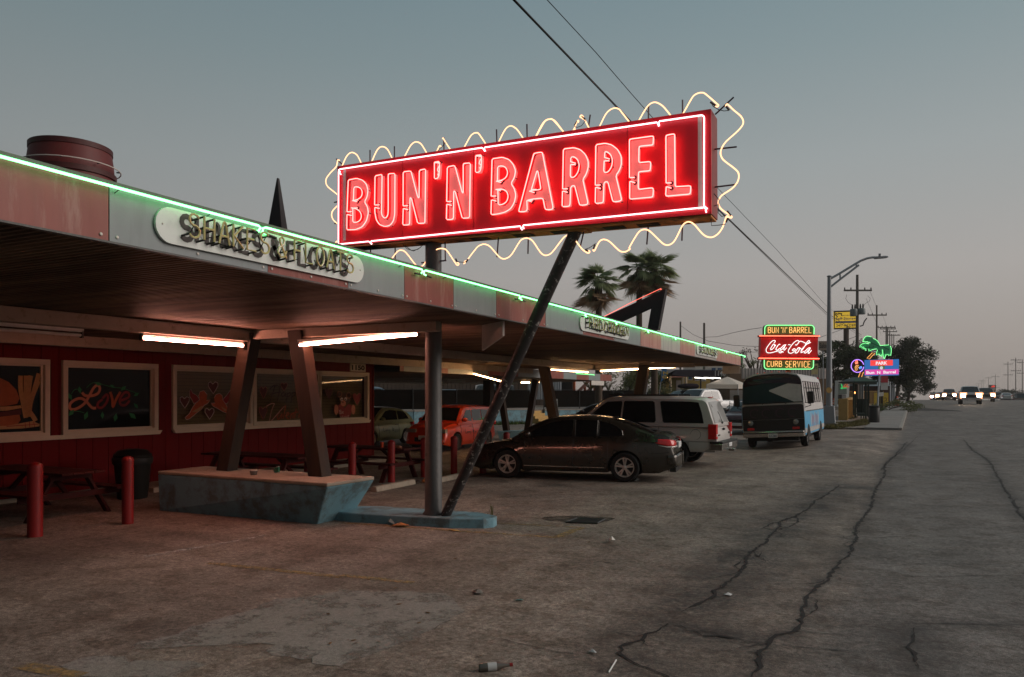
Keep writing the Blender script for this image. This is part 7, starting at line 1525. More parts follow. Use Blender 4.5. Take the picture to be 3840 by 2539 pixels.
# ================================================================== trees, palms, poles, wires, the yard behind
def foliage(c, r, n, leaf, seed, m, clumps=16, flat=.8):
    """leaf-sized quads thrown through clumps scattered over an uneven crown"""
    R = random.Random(seed); mb = MB(); cl = []
    for i in range(clumps):
        while True:
            v = V((R.uniform(-1,1),R.uniform(-1,1),R.uniform(-1,1)))
            if .25 < v.length < 1: break
        cl.append((V((v.x*r[0],v.y*r[1],v.z*r[2])), R.uniform(.22,.42)))
    for i in range(n):
        c0, k = cl[R.randrange(clumps)]; u = V((R.gauss(0,1),R.gauss(0,1),R.gauss(0,.8))); u = u.normalized()*(R.random()**.45); p = V(c)+c0+V((u.x*r[0]*k,u.y*r[1]*k,u.z*r[2]*k))
        a = V((R.gauss(0,1),R.gauss(0,1),R.gauss(0,.7))).normalized(); b = a.orthogonal().normalized(); s_ = leaf*R.uniform(.5,1.3)
        mb.add([p-a*s_, p+b*s_*.5, p+a*s_, p-b*s_*.5], [(0,1,2,3)])
    return mb, [V(c)+x for x, _ in cl]
def tree(name, label, base, top, r, n, leaf, seed, m, cat='tree', group=None, trunk=.22, clumps=16, limbs=6):
    t = thing(name, label, cat, base, group); c = V((base[0]+top[0],base[1]+top[1],base[2]+top[2])); mb, cs = foliage(c, r, n, leaf, seed, m, clumps)
    f = mk('crown', mb, m, t); f['kind'] = 'stuff'
    tm = MB(); b = V(base); fork = b.lerp(c, .45); tm.tube([b-V((0,0,.2)), b.lerp(fork,.5)+V((.08,.05,0)), fork], trunk, 8, r2=trunk*.7)
    mk('trunk', tm, G['bark'], t, smooth=60)
    for q in cs[:limbs]: mk('limb', MB().tube([fork, fork.lerp(q,.5)+V((0,0,.2)), q], trunk*.5, 5, r2=trunk*.12), G['bark'], t)
    return t
def gz(p): return V((p.x, p.y, tz(p.x,p.y)))
# street trees
a = gz(at(1935,925,72)); tree('street_tree', 'broad dark tree behind the bus shelter and price pylon', a, (.2,0,4.3), (2.9,2.8,1.9), 11000, .12, 21, G['leaf'], limbs=8, clumps=24)
a = gz(at(2072,925,80)); tree('street_tree', 'big dark tree overhanging the pavement, right of the palm sign', a, (.7,0,4.5), (2.9,3.0,2.6), 14000, .12, 22, G['leaf2'], limbs=8, clumps=26)
a = gz(at(1986,925,84)); tree('street_tree', 'thin tree rising behind the transformer pole', a, (-.2,0,5.8), (2.0,2,2.6), 4500, .12, 23, G['leaf2'], clumps=14)
a = gz(at(2100,925,105)); tree('street_tree', 'low tree past the big one, down the far pavement', a, (.6,0,2.6), (2.6,3,2.0), 6000, .13, 24, G['leaf2'], clumps=16)
a = gz(at(2088,922,135)); tree('shrub', 'dark bush at the end of the far pavement', a, (0,0,1.0), (2.4,2,1.2), 1500, .15, 25, G['leaf2'], 'shrub')
a = gz(at(2048,945,62)); tree('shrub', 'low dark bush below the yellow board', a, (1.0,0,.5), (1.6,1,.6), 1500, .08, 26, G['leaf3'], 'shrub', trunk=.05)
a = gz(at(2175,928,230)); a.z = -.6; tree('far_tree', 'rounded far tree at the road crest behind the oncoming cars', a, (0,0,1.6), (4.2,3,1.7), 1600, .25, 27, G['leaf2'], 'tree')
for i, (px, w_, h_) in enumerate(((2316,7,2.6),(2338,5,2.0),(2368,9,3.6))): a = at(px,925,240); a.z = .0; tree('far_tree', ['dark far trees left of the tall poles','small far tree beyond the white parked car','dark far tree at the right edge of the picture'][i], a, (0,0,1.6), (w_*.6,3,h_*.8), 1200, .25, 30+i, G['leaf2'], 'tree')
# hedge and shrubs behind the lot
a = at(1448,912,58); a.z = .9; tree('hedge_tree', 'tall green hedge behind the far timber frame', a, (0,0,1.7), (2.6,1.5,1.9), 5200, .09, 41, G['leaf3'], 'hedge', clumps=22, trunk=.1)
a = at(1490,905,62); a.z = 1.0; tree('hedge_tree', 'second green hedge left of the blue feather flag', a, (0,0,1.6), (2.2,1.5,2.0), 3800, .09, 42, G['leaf'], 'hedge', clumps=18, trunk=.1)
a = at(1548,915,58); a.z = .95; tree('shrub', 'leafy shrub below the feather flag', a, (0,0,.8), (1.6,1,.9), 2600, .07, 43, G['leaf3'], 'shrub', trunk=.05)
a = at(1516,915,59); a.z = .95; tree('shrub', 'blue-green shrub right of the timber leg', a, (0,0,.6), (1.3,1,.8), 1800, .07, 44, G['leaf'], 'shrub', trunk=.05)
a = at(1752,835,75); a.z = .5; tree('bare_tree', 'twiggy bare tree behind the corrugated building', a, (0,0,5.2), (1.6,1.5,1.0), 260, .10, 45, G['bark'], 'tree', clumps=10, limbs=10)
a = at(1722,845,70); a.z = .5; tree('tree', 'pale green tree peeping out at the canopy corner', a, (0,0,4.2), (1.1,1,1.2), 900, .10, 46, G['leaf3'], 'tree', clumps=10)
# palms
def frond_mesh(seed, L, droop, dead):
    R = random.Random(seed); mb = MB(); pet = L*.42; pts = [V((0,0,0))]; ang = 0
    for i in range(1,7): t = i/6; pts.append(V((pet*t, 0, -droop*pet*t*t*.6)))
    mb.tube(pts, .018, 3); tip = pts[-1]; dr = (pts[-1]-pts[-2]).normalized(); n = 25
    for k in range(n):
        a = rad(-82+164*k/(n-1)); ln = (L-pet)*(.62+.38*math.cos(a))*R.uniform(.85,1.05); ux = dr*math.cos(a)+V((0,1,0))*math.sin(a); q1 = tip+ux*ln*.55+V((0,0,-.04*ln*droop)); q2 = tip+ux*ln+V((R.uniform(-.05,.05),R.uniform(-.05,.05),-(.16+.34*droop+(.25 if dead else 0))*ln)); s_ = ux.cross(V((0,0,1))); s_ = (s_ if s_.length > .1 else V((0,1,0))).normalized()*(.040 if not dead else .030)
        mb.add([tip, q1-s_, q1+s_, q2], [(0,1,2),(1,3,2)])
    return mb
FR = {}
def palm(name, label, base, h, n, L, seed, lean=(0,0), trunks=1):
    t = thing(name, label, 'palm', base, 'palm trees behind the canopy'); R = random.Random(seed); b = V(base)
    for k in range(trunks):
        off = V((.95*k*CS, .95*k*SN, 0)); top = b+off+V((lean[0],lean[1],h)); mk('trunk', MB().tube([b+off, b+off+V((lean[0]*.4,lean[1]*.4,h*.5)), top], .24, 10, r2=.17), G['bark'], t, smooth=60); mk('boot_collar', MB().lathe([(.19,-1.3),(.24,-.8),(.22,-.2),(.12,.1)], top, n=10), G['bark'], t)
        for i in range(n):
            dead = i < n*.28; key = (dead, i % 4)
            if key not in FR: FR[key] = meshof('frond', frond_mesh(100+i+(50 if dead else 0), L, [.2,.5,.9,1.3][i % 4] if not dead else 1.4, dead), G['deadfrond'] if dead else G['frond'])
            o = bpy.data.objects.new('frond', FR[key]); COL.objects.link(o); o.parent = t; ORG[o.name] = V((0,0,0)); o.location = top-b+V((R.uniform(-.1,.1),R.uniform(-.1,.1),-.1-(.5*R.random() if dead else 0)))
            el = R.uniform(62,96) if dead else -R.uniform(-22,88); o.rotation_euler = (R.uniform(-.3,.3), rad(el), R.uniform(0,6.283)); k_ = R.uniform(.85,1.1)*(.95 if dead else 1); o.scale = (k_,)*3
a = at(1386,720,45); palm('palm_tree', 'shorter palm tree behind the canopy, left of the black boomerang peak', (a.x,a.y,.3), at(1386,652,45).z-.3, 52, 1.42, 5)
a = at(1480,720,47); palm('palm_tree', 'taller double-trunked palm behind the black boomerang peak', (a.x,a.y,.3), at(1484,622,47).z-.3, 48, 1.50, 6, trunks=2)
# utility poles
def upole(px, top, d, label, arm=None, arms=1, grp='utility poles along the road', r=.15, z0=None, ins=True, drop=.06):
    p = at(px, top, d); zb = tz(p.x,p.y)-.3 if z0 is None else z0; t = thing('utility_pole', label, 'utility pole', (p.x,p.y,zb), grp); mk('pole', MB().tube([(p.x,p.y,zb), p], r, 8, r2=r*.65), G['woodpole'], t, smooth=40)
    for k in range(arms):
        if arm:
            hw_, py = arm; c = at(px, py+k*(25 if d > 200 else 20), d); ux = V((CS,SN,0)); hw2 = hw_*d/F
            mk('crossarm', MB().bar(c-ux*hw2-fwdv*.12, c+ux*hw2-fwdv*.12, .13, .16), G['woodpole'], t)
            for f in (-.95,-.5,.5,.95): mk('insulator', MB().lathe([(.05,0),(.07,.1),(.04,.24)], c+ux*hw2*f-fwdv*.12+V((0,0,.06)), n=6), G['blacktrim'], t)
    return t, p
tA, pA = upole(1985,636.5,75,'tall pole with two transformers left of the palm sign',(32,673),r=.19)
for x, y0, y1 in ((506,812,900),(600,805,878)):
    c = at(*cB2(x,(y0+y1)/2),74.6); hh = (y1-y0)/3.136/1.6195*75/F/2
    mk('transformer', MB().lathe([(.0,-hh),(.33,-hh+.03),(.35,-hh+.1),(.35,hh-.1),(.30,hh),(0,hh+.02)], c, n=14), G['trafo'], tA, smooth=40); mks('bushing', MB().lathe([(.06,0),(.09,.15),(.05,.45)], c+V((.12,0,hh)), n=8).lathe([(.06,0),(.09,.15),(.05,.45)], c+V((-.12,0,hh)), n=8), G['blacktrim'], tA)
mks('drop_wire', MB().tube([at(*cB2(*p),74.5) for p in [(425,645),(412,690),(440,735),(500,775)]], .02, 3).tube([at(*cB2(*p),74.5) for p in [(670,655),(702,690),(690,720),(640,750),(620,780)]], .02, 3), G['wire'], tA); mk('cutout', MB().tube([at(*cB2(*p),74.5) for p in [(580,1015),(615,1005),(630,960),(660,920)]], .06, 6), G['blacktrim'], tA)
upole(2030,707,100,'second pole with one crossarm behind the palm sign',(22,730))
for i, (x, y, d, hw_) in enumerate(((888,1012,128,20),(905,1030,140,18),(930,1062,155,16),(955,1105,175,15),(978,1105,190,14))): px, py = cB2(x,y); upole(px, py, d, ['third','fourth','fifth','sixth','seventh'][i]+' pole in the clustered row above the big dark tree', (hw_,py+3.5))
cR = C(3400,1250,4.48)
for i, (x, y, d, hw_, ya, n_) in enumerate(((1943,440,260,13,490,2),(1832,410,247,11.5,450,2),(1702,480,278,10.5,520,2),(1490,690,430,9,728,2),(1375,735,500,8,750,1),(1285,770,560,7,800,2),(1255,790,600,6,800,1),(1207,840,680,6,848,1),(1178,880,740,6,892,1))):
    px, py = cR(x,y); upole(px, py, d, ['pole at the right edge of the picture','tallest pole, second from the right edge','third pole from the right edge','pole behind the far pizza sign','fifth pole from the right edge','sixth pole from the right edge','seventh pole from the right edge','eighth pole from the right edge','last small pole of the right-hand row'][i], (hw_, cR(0,ya)[1]), n_, 'utility poles on the far side', r=.16, z0=-5)
upole(1575.5,745,85,'slim pole above the canopy corner, left of two',None,z0=0); upole(1630.5,748,80,'darker pole above the canopy corner, right of two',None,z0=0,r=.17); upole(2113,920,150,'short pole past the dark bush at the road crest',(7,918),z0=.3)
# wires
wires = thing('overhead_cable', 'thick cable running down from overhead to the transformer pole', 'cable', (at(2000,778,74).x,at(2000,778,74).y,0))
def wire(pts, d0, d1, r, par=None, label=None):
    n = len(pts); L_ = [0]
    for a, b in zip(pts, pts[1:]): L_.append(L_[-1]+math.hypot(b[0]-a[0], b[1]-a[1]))
    q = [at(p[0], p[1], 1/((1/d0)+(1/d1-1/d0)*l/L_[-1])) for p, l in zip(pts, L_)]
    if par: return mk('cable', MB().tube(q, r, 5), G['wire'], par, smooth=60)
    return solo('overhead_wire', MB().tube(q, r, 4), G['wire'], label, 'wire', 'overhead wires')
wire([(1120,-74),(1190,0),(1368,185),(1459,280),(1575,402),(1690,510),(1800,615),(1915,725),(1995,776)], 11, 74, .020, wires); wire([(1125,-70),(1195,3),(1371,189),(1461,284),(1577,406),(1692,514),(1800,619),(1913,728),(1994,780)], 11, 74, .012, wires)
wire([(1205,-70),(1267,0),(1380,122),(1460,215),(1560,328),(1680,455),(1800,580),(1910,705),(1985,765)], 12.5, 74.5, .010, None, 'thin wire right of the thick overhead cable')
wire([(1576,754),(1605,775),(1640,790),(1700,800),(1763,803)], 85, 75, .02, None, 'wire sagging from the slim pole towards the red roadside sign'); wire([(1631,781),(1660,780),(1700,770),(1735,763),(1763,759)], 80, 60, .02, None, 'wire rising from the darker pole to the red roadside sign')
wire([(1700,817),(1760,815)], 80, 80, .015, None, 'upper faint wire between canopy corner and roadside sign'); wire([(1700,834),(1770,840)], 80, 80, .02, None, 'lower wire between canopy corner and roadside sign')
wire([(1897,782),(1930,770),(1985,750)], 60, 75, .02, None, 'wire from the roadside sign up to the transformer pole'); wire([(1897,808),(1940,795),(1985,778)], 75, 75, .02, None, 'wire passing the billboard post'); wire([(1897,828),(1940,810),(1985,792)], 75, 75, .025, None, 'lowest wire left of the transformer pole')
wire([(2015,676),(2030,712)], 75, 100, .015, None, 'wire from the transformer pole to the second pole'); wire([(2005,690),(2023,733),(2040,775)], 75, 128, .015, None, 'left wire down the pole row'); wire([(2045,733),(2058,770)], 100, 128, .015, None, 'right wire down the pole row')
for k, (xa, xb) in enumerate(((1832,1702),(1943,1832))):
    (x0,y0),(x1,y1) = cR(xa, 450 if k == 0 else 490), cR(xb, 520 if k == 0 else 450); wire([(x0,y0),((x0+x1)/2,(y0+y1)/2+5),(x1,y1)], 250, 270, .03, None, 'wire between tall far poles, '+('left' if k == 0 else 'right')+' span')
# far pizza sign and blue hut
a = at(2297,902,300); t = thing('pizza_sign', 'far dark square sign with red roof mark and white script on two posts', 'sign', (a.x,a.y,-3)); q = lambda x,y,o=0: at(*cR(x,y),300-o)
mk('panel', MB().prism([q(1400,970),(q(1500,972)),(q(1503,870)),(q(1403,868))], fwdv*1.0), mat('far_sign_maroon', (.03,.015,.012), .6), t); mk('red_mark', MB().prism([q(1415,908,.1),q(1485,905,.1),q(1478,880,.1),q(1455,876,.1),q(1435,888,.1)], fwdv*.05), em('far_sign_red', (.9,.05,.03), .8), t)
mks('script', MB().tube([q(*p,.15) for p in [(1408,955),(1420,920),(1435,925),(1415,940)]], .25, 4).tube([q(*p,.15) for p in [(1440,945),(1450,920),(1470,915),(1455,940),(1480,920)]], .25, 4).tube([q(*p,.15) for p in [(1425,958),(1450,945),(1485,935)]], .25, 4), G['paper'], t); mk('yellow_stroke', MB().tube([q(1432,966,.15),q(1485,950,.15)], .25, 4), G['ochre'], t)
for x in (1432,1480): mk('post', MB().tube([(q(x,972).x,q(x,972).y,-3), q(x,968)], .3, 6), G['galv'], t)
a = at(2366,925,150); t = thing('blue_hut', 'small blue hut at the right edge beyond the road', 'hut', (a.x,a.y,.2)); mk('wall', MB().box(a.x-.8,a.x+4,a.y,a.y+3,-.2,2.1), mat('hut_teal', (.04,.10,.13), .7), t); mk('roof', MB().box(a.x-1,a.x+4.2,a.y-.2,a.y+3.2,2.1,2.3), G['galv'], t)
a = at(2352,927,140); mkw = thing('low_wall', 'low pinkish wall beyond the far verge', 'wall', (a.x,a.y,.3)); mk('wall', MB().box(a.x-1.2,a.x+5,a.y+4,a.y+4.3,.1,1.2), mat('pink_render', (.22,.13,.15), .8), mkw); mk('coping', MB().box(a.x-1.25,a.x+5.05,a.y+3.95,a.y+4.35,1.2,1.28), G['kerbc'], mkw)
# ================================================================== the yard behind: retaining wall, screened fence, steps, sheds
wp = [at(840,993,45), at(956,988.5,46), at(1150,982,50), at(1226,979,51.5)]
rw0 = thing('retaining_wall', 'long pale blue retaining wall behind the parked cars', 'wall', (wp[1].x,wp[1].y,0))
for a, b in zip(wp, wp[1:]):
    mk('wall_section', MB().bar(V((a.x,a.y,.46)), V((b.x,b.y,.46)), .3, .96), G['cyan'], rw0); mk('coping', MB().bar(V((a.x,a.y,.98)), V((b.x,b.y,.98)), .36, .09), G['kerbc'], rw0)
wq = [at(1259,977,53), at(1420,968,56), at(1500,962,57)]
rw1 = thing('retaining_wall', 'pale blue retaining wall right of the yellow steps', 'wall', (wq[0].x,wq[0].y,0))
for a, b in zip(wq, wq[1:]): mk('wall_section', MB().bar(V((a.x,a.y,.42)), V((b.x,b.y,.42)), .3, .9), G['cyan'], rw1); mk('coping', MB().bar(V((a.x,a.y,.9)), V((b.x,b.y,.9)), .36, .08), G['kerbc'], rw1)
def fence(pts, label, h=1.25, n=3):
    t = thing('screened_fence', label, 'fence', (pts[0].x,pts[0].y,.95), 'black screened fences on the retaining walls')
    for a, b in zip(pts, pts[1:]):
        a, b = V((a.x,a.y,0)), V((b.x,b.y,0)); m_ = max(1, int((b-a).length/2.6))
        for i in range(m_):
            p, q = a.lerp(b,i/m_), a.lerp(b,(i+1)/m_); mk('screen_panel', MB().bar(p+V((0,.05,1.05+h/2)), q+V((0,.05,1.05+h/2)), .02, h-.06), G['fence'], t); mk('fence_post', MB().tube([p+V((0,0,.95)), p+V((0,0,1.1+h))], .035, 6), G['blacktrim'], t); mk('top_rail', MB().tube([p+V((0,0,1.06+h)), q+V((0,0,1.06+h))], .02, 5), G['blacktrim'], t)
fence(wp, 'black screened fence above the blue wall, left of the steps'); fence(wq, 'black screened fence right of the yellow steps')
setting('raised_yard', MB().prism([V((wp[0].x-.2,wp[0].y+.3,.0)),V((wp[1].x,wp[1].y+.3,0)),V((wp[3].x,wp[3].y+.3,0)),V((wq[0].x,wq[0].y+.3,0)),V((wq[2].x,wq[2].y+.3,0)),V((-5,72,0)),V((-5,110,0)),V((-75,110,0)),V((-75,20,0))], (0,0,.93)), G['ground'])
sa, sb = at(1228,978,51.4), at(1259,976,52.6); st_ = thing('steps', 'flight of worn yellow steps through the blue wall', 'steps', (sa.x,sa.y,0)); ux = (V((sb.x,sb.y,0))-V((sa.x,sa.y,0))); uy = V((-ux.y,ux.x,0)).normalized()
for i in range(5): o = V((sa.x,sa.y,0))+uy*(-1.0+.3*i); mk('step', MB().hexa([o,o+ux,o+ux+uy*.31,o+uy*.31,o+V((0,0,.17*(i+1))),o+ux+V((0,0,.17*(i+1))),o+ux+uy*.31+V((0,0,.17*(i+1))),o+uy*.31+V((0,0,.17*(i+1)))]), G['ochre'], st_)
tuftb = MB(); R = random.Random(9)
for i in range(1800):
    k = R.random(); q = wp[1].lerp(wp[3],k); q = V((q.x+R.uniform(-.2,.6),q.y-R.uniform(.2,1.2),.0)); s_ = V((R.uniform(-.04,.04),R.uniform(-.04,.04),0)); tuftb.add([q-s_,q+s_,q+V((R.uniform(-.1,.1),R.uniform(-.1,.1),R.uniform(.06,.3)))], [(0,1,2)])
tag(mk('wall_grass', tuftb, G['grassg']), kind='stuff', label='thin green grass along the foot of the blue wall')
# dark plank wall of the neighbouring shed with its own boards
shd = thing('plank_shed', 'long dark plank shed behind the screened fence', 'shed', (at(1100,900,72).x,at(1100,900,72).y,.93)); A0, A1 = at(800,900,66), at(1330,900,74); A0.z = A1.z = 0; m_ = 60; wood = timber_mat('shed_planks', (.055,.040,.030), .9)
mk('back', MB().bar(A0+V((0,.25,2.6)), A1+V((0,.25,2.6)), .1, 3.4), G['dark'], shd)
for i in range(m_): p, q = A0.lerp(A1,(i+.06)/m_), A0.lerp(A1,(i+.94)/m_); h = R.uniform(3.2,3.35); mk('plank', MB().bar(p+V((0,R.uniform(0,.03),.93+h/2)), q+V((0,R.uniform(0,.03),.93+h/2)), .04, h), wood, shd)
cz = C(1980,1380,5.391)
def Z(x, y, d): return at(*cz(x,y), d)
def corr(px0, px1, py0, py1, d, m, par, pitch=.12, name='cladding'):
    a, b = at(px0,py1,d), at(px1,py1,d); top = at(px0,py0,d).z; u = V((b.x-a.x,b.y-a.y,0)); n = max(2,int(u.length/pitch)); mb = MB()
    for i in range(n):
        p, q, r = a+u*(i/n), a+u*((i+.5)/n)-fwdv*.04, a+u*((i+1)/n)
        for s0, s1 in ((p,q),(q,r)): mb.add([V((s0.x,s0.y,a.z)),V((s1.x,s1.y,a.z)),V((s1.x,s1.y,top)),V((s0.x,s0.y,top))],[(0,1,2,3)])
    return mk(name, mb, m, par)
t = thing('metal_shed', 'dark corrugated shed under the rear canopy end', 'shed', (at(1310,905,66).x,at(1310,905,66).y,.93)); corr(1222,1300,862,925,66,G['galv'],t,.2); mk('body', MB().prism([at(1224,925,66.3),at(1325,925,66.3),at(1325,868,66.3),at(1224,868,66.3)], fwdv*2), G['dark'], t)
# salmon steel stair frame
t = thing('steel_frame', 'orange and salmon steel frame under the end of the rear canopy', 'frame', (at(1345,910,60).x,at(1345,910,60).y,.93))
for pts in ([(1220,262),(1150,345),(985,508)],[(1425,265),(1330,345),(1175,508)]):
    for a, b in zip(pts, pts[1:]): mk('slanted_beam', MB().bar(Z(*a,59.5), Z(*b,59.5), .24, .24), G['salmon'], t)
for x, y0, y1 in ((1150,340,515),(1270,262,400),(1345,330,440),(1485,300,450),(935,262,505)): mk('upright', MB().bar(Z(x,y1+60,60), Z(x,y0,60), .16,.16,(0,1,0)), mat('steel_orange', (.38,.08,.02), .6) if x == 1150 else bpy.data.materials['steel_orange'], t)
mk('brace', MB().tube([Z(1120,285,60),Z(1250,430,60)], .03, 4), G['salmon'], t)
mk('pale_panel', MB().prism([Z(1480,425,61),Z(1520,425,61),Z(1520,345,61),Z(1480,345,61)], fwdv*.1), G['offwhite'], t)
for i, x in enumerate((1270,1420,1480,1620)): 
    mb = MB(); c = Z(x,490,57.8)
    for k in range(60): a = R.uniform(0,6.28); l = R.uniform(.5,1.2); mb.tube([c, c+V((.25*l*math.cos(a),.25*l*math.sin(a),l*.6)), c+V((.6*l*math.cos(a),.6*l*math.sin(a),l*.75))], .012, 3)
    solo('grass_clump', mb, G['grass'], ['spiky dry grass clump below the salmon beams','spiky clump behind the fence, left of the white panel','spiky clump under the white hanging panel','spiky clump near the hedge'][i], 'plant', 'ornamental grass clumps')
mk('rail', MB().tube([Z(1340,530,56),Z(1340,488,56),Z(1925,488,56),Z(1925,530,56)], .03, 5), G['blacktrim'], t)
# feather flag, yellow house, black awning, white tent, cladded building
cy = C(2400,1350,4.48)
def Y(x, y, d): return at(*cy(x,y), d)
t = thing('feather_flag', 'blue feather flag with yellow letters N G on a thin pole', 'flag', (Y(325,515,57).x,Y(325,515,57).y,.93)); mk('sail', MB().prism([Y(*p,57) for p in [(350,375),(370,190),(378,60),(452,60),(450,215),(430,290)]], fwdv*.015), mat('flag_blue', (.05,.17,.36), .7), t); mk('pole', MB().tube([Y(325,560,57.1),Y(350,372,57.1),Y(375,120,57.1)], .025, 5), G['galv'], t)
for s_, x0, y0 in (('N',385,240),('G',372,308)): mk('letter', write(MB(), s_, Y(x0,y0,56.97), R_, (0,0,1), Y(x0,y0-45,56.97).z-Y(x0,y0,56.97).z, w=.38, bold=.06), mat('flag_yellow', (.55,.38,.08), .7) if s_ == 'N' else bpy.data.materials['flag_yellow'], t)
yh = thing('yellow_house', 'small yellow house with a lit porch behind the black awning', 'house', (Y(800,470,66).x,Y(800,470,66).y,.93)); mk('wall', MB().prism([Y(*p,66) for p in [(440,560),(1180,560),(1180,230),(440,230)]], fwdv*6), G['yellowhouse'], yh); mk('porch_roof', MB().prism([Y(*p,64.5) for p in [(540,290),(770,292),(770,258),(540,250)]], fwdv*1.5), G['salmon'], yh)
mk('door', MB().prism([Y(*p,65.95) for p in [(525,530),(705,530),(705,300),(525,300)]], fwdv*.04), mat('door_olive', (.16,.14,.04), .7), yh); mk('door_panel', MB().prism([Y(*p,65.9) for p in [(610,520),(690,520),(690,345),(610,345)]], fwdv*.04), G['corr'], yh)
for x in (510,722,772): mk('porch_post', MB().bar(Y(x,540,64.6), Y(x,270,64.6), .16,.16,(0,1,0)), G['trim'], yh)
for x0, x1, y0, y1 in ((808,885,278,340),(920,998,300,348),(1035,1110,305,358)):
    w_ = mk('window', MB().prism([Y(*p,65.96) for p in [(x0,y1),(x1,y1),(x1,y0),(x0,y0)]], fwdv*.03), G['white'], yh); mk('pane', MB().prism([Y(*p,65.93) for p in [(x0+12,y1-14),(x1-12,y1-14),(x1-12,y0+8),(x0+12,y0+8)]], fwdv*.02), mat('pane_blue', (.05,.10,.19), .1) if x0 == 808 else bpy.data.materials['pane_blue'], w_)
mk('roof', MB().prism([Y(*p,65.5) for p in [(380,235),(1250,240),(1180,160),(470,160)]], fwdv*7), G['galv'], yh); lt = Y(463,298,64.3); t = thing('porch_light', 'warm little bulb on the yellow house porch', 'lamp', lt); mk('bulb', MB().blob(lt,.07,.07,.08), em('porch_bulb', (1,.6,.25), 9), t, smooth=60); mk('holder', MB().box(lt.x-.04,lt.x+.04,lt.y+.05,lt.y+.15,lt.z-.02,lt.z+.14), G['blacktrim'], t)
aw = thing('black_awning', 'black awning numbered 1146 with white tube lights on one post', 'awning', (Y(1020,540,61).x,Y(1020,540,61).y,.93)); R0, R1 = Y(600,168,62), Y(1300,175,62); E0, E1 = Y(530,248,60), Y(1415,296,60)
mk('canvas', MB().add([E0, Y(720,275,60), Y(900,288,60), E1, R1, Y(1000,178,62), Y(850,165,62), R0], [(0,1,6,7),(1,2,5,6),(2,3,4,5)]).add([E0+fwdv*3, E1+fwdv*3, R1, R0], [(0,1,2,3)]), G['blackcloth'], aw); mk('post', MB().tube([Y(1020,560,61), Y(1020,250,61)], .07, 8), G['blacktrim'], aw)
mk('number', write(MB(), '1146', Y(1260,268,60.0), R_, (0,0,1), .42, w=.85, bold=.02), G['paper'], aw)
for i, (x0,x1,y0,y1) in enumerate(((918,1035,297,304),(1035,1105,306,312),(1070,1240,294,312),(1185,1355,292,310))): mk('tube_light', MB().tube([Y(x0,y0,60.6), Y(x1,y1,60.6)], .045, 6), em('awning_tube', (1,.92,.80), 3.2) if i == 0 else bpy.data.materials['awning_tube'], aw)
tn = thing('white_tent', 'white pop-up tent with a peaked roof in front of the cladded building', 'tent', (Y(1450,540,60).x,Y(1450,540,60).y,.9)); pk_ = Y(1470,282,61.5); c0, c1, c2, c3b = Y(1118,408,60), Y(1645,412,60), Y(1800,410,62), Y(1250,405,63)
mk('roof', MB().add([c0,c1,c2,c3b,pk_], [(0,1,4),(1,2,4),(2,3,4),(3,0,4)]), G['tent'], tn); dn = V((0,0,-.34)); mks('valance', MB().add([c0,c1,c1+dn,c0+dn],[(0,1,2,3)]).add([c1,c2,c2+dn,c1+dn],[(0,1,2,3)]), G['tent'], tn)
for c in (c0,c1,c2,c3b): mk('tent_leg', MB().tube([c, V((c.x,c.y,.9))], .03, 5), G['galv'], tn)
cb_ = thing('clad_building', 'low building with pale corrugated upper cladding behind the tent and the van', 'building', (at(1790,905,66).x,at(1790,905,66).y,.4)); corr(1717,1752,853,877,65,G['corr'],cb_,.22); corr(1752,1912,853,877,64.6,G['corr'],cb_,.22)
mk('wall', MB().prism([at(1690,935,66.4),at(1915,935,66.4),at(1915,854,66.4),at(1690,854,66.4)], fwdv*8), mat('building_brown', (.16,.10,.06), .8), cb_)
for i in range(9): mk('siding', MB().bar(at(1690,912-i*3.2+20,66.2), at(1764,912-i*3.2+20,66.2), .06, .19), mat('siding_white', (.40,.36,.33), .7) if i == 0 else bpy.data.materials['siding_white'], cb_)
wb = thing('white_building', 'white gabled building rising behind the black awning', 'building', (at(1655,860,85).x,at(1655,860,85).y,.5)); mk('wall', MB().prism([at(1610,905,85),at(1680,905,85),at(1680,845,85),at(1610,845,85)], fwdv*6), G['offwhite'], wb); mk('roof', MB().prism([at(1640,884,83),at(1718,884,83),at(1718,868,84),at(1672,868,84)], fwdv*3), G['galv'], wb); mk('grey_bay', MB().prism([at(1680,905,85.2),at(1700,905,85.2),at(1700,850,85.2),at(1680,850,85.2)], fwdv*5), G['jeep'], wb)
for x in (1648,1662): mk('window', MB().prism([at(x,862,84.95),at(x+9,862,84.95),at(x+9,852,84.95),at(x,852,84.95)], fwdv*.03), bpy.data.materials['pane_blue'], wb)
# brick house with wall lamp behind the van's tail, railings, grey columns
bh = thing('brick_house', 'dark brick house with a bright wall lamp behind the van', 'house', (at(1950,935,82).x,at(1950,935,82).y,.3)); mk('wall', MB().prism([at(1905,948,82),at(2060,948,82),at(2060,893,82),at(1905,893,82)], fwdv*6), mat('house_brick', (.075,.032,.022), .85, var=.3, scale=4), bh); mk('roof', MB().prism([at(1900,894,81),at(2062,894,81),at(2040,878,84),at(1915,878,84)], fwdv*5), G['jeep'], bh)
lt = at(1909,892,80); t = thing('wall_lamp', 'bright white wall lamp on the brick house', 'lamp', lt); mk('bulb', MB().blob(lt,.11,.11,.10), em('wall_lamp_light', (1,.82,.62), 14), t, smooth=60); mk('hood', MB().box(lt.x-.12,lt.x+.12,lt.y,lt.y+.3,lt.z+.08,lt.z+.16), G['galv'], t)
rl = thing('railing', 'pale iron railing behind the bus shelter', 'railing', (at(1990,940,75).x,at(1990,940,75).y,.4))
for i in range(26): mk('bar', MB().tube([at(1967+i*3,938,75), at(1967+i*3,905,75)], .03, 4), G['ochre'], rl)
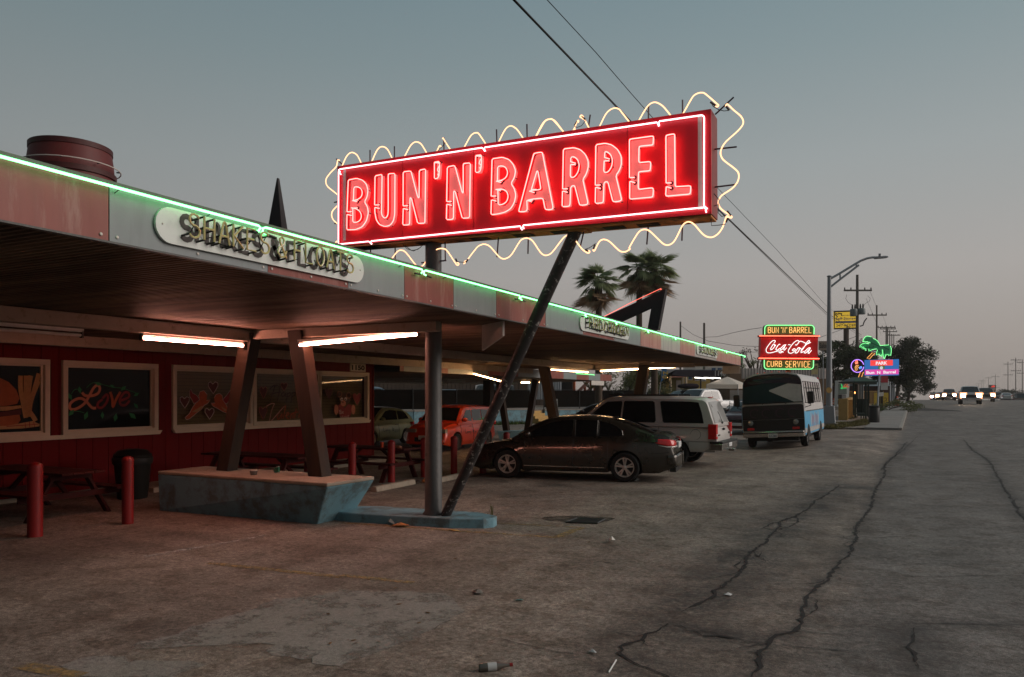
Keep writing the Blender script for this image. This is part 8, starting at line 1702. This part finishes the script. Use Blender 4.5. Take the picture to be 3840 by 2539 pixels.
mk('rail', MB().tube([at(1966,907,75),at(2046,907,75)], .035, 4), G['ochre'], rl); lw = thing('low_wall', 'low brown wall running behind the lamp post', 'wall', (at(1930,945,68).x,at(1930,945,68).y,.2)); mk('wall', MB().prism([at(1905,950,68),at(1995,950,68),at(1995,936,68),at(1905,936,68)], fwdv*.3), G['bark'], lw); mk('coping', MB().prism([at(1905,936,67.9),at(1995,936,67.9),at(1995,933.5,67.9),at(1905,933.5,67.9)], fwdv*.4), G['salmon'], lw)
for i, x in enumerate((2050,2054,2059,2064.5,2070,2077)):
    c = at(x,900,88+i*6); solo('steel_column', MB().tube([V((c.x,c.y,tz(c.x,c.y))), V((c.x,c.y,tz(c.x,c.y)+4.2))], .17, 8), G['galv'], ['first','second','third','fourth','fifth','sixth'][i]+' of six grey steel columns in a row, counted from the yellow board', 'column', 'grey columns beyond the bus stop', smooth=40)
# iron mesh beside the van, white rail by the hedge
mf = thing('mesh_fence', 'wire mesh fence between the painted van and the next lot', 'fence', (at(1700,985,42).x,at(1700,985,42).y,0)); a, b = at(1690,985,42), at(1745,985,42); a.z = b.z = .05
wm = MB()
for i in range(15): p = a.lerp(b,i/14); wm.tube([p, p+V((0,0,1.5))], .008, 3)
for k in range(12): wm.tube([a+V((0,0,.12*k+.1)), b+V((0,0,.12*k+.1))], .006, 3)
o = mk('wire_mesh', wm, G['blacktrim'], mf); o['kind'] = 'stuff'
for p in (a,b): mk('fence_post', MB().tube([p, p+V((0,0,1.55))], .03, 6), G['galv'], mf)
wr_ = thing('white_rail', 'pale metal rail at the foot of the hedge', 'railing', (at(1470,925,54).x,at(1470,925,54).y,.9)); mk('rail', MB().tube([at(1466,919,54),at(1500,920,54),at(1620,924,54)], .04, 5), G['offwhite'], wr_)
for x in (1466,1500,1540,1580): mk('post', MB().tube([at(x,940,54), at(x,919+ (x-1466)*.03,54)], .035, 5), G['offwhite'], wr_)
# ================================================================== a little evening haze
hz = tag(mk('haze', MB().box(-160,260,-60,1000,-40,25), (lambda m: m)(bpy.data.materials.new('haze'))), kind='stuff')
hm = bpy.data.materials['haze']; hm.use_nodes = True; ht = hm.node_tree; ht.nodes.clear(); ho = ht.nodes.new('ShaderNodeOutputMaterial'); hv = ht.nodes.new('ShaderNodeVolumePrincipled'); ht.links.new(hv.outputs[0], ho.inputs['Volume'])
hv.inputs['Color'].default_value = (.9,.86,.84,1); hv.inputs['Density'].default_value = .0005; hv.inputs['Anisotropy'].default_value = .7
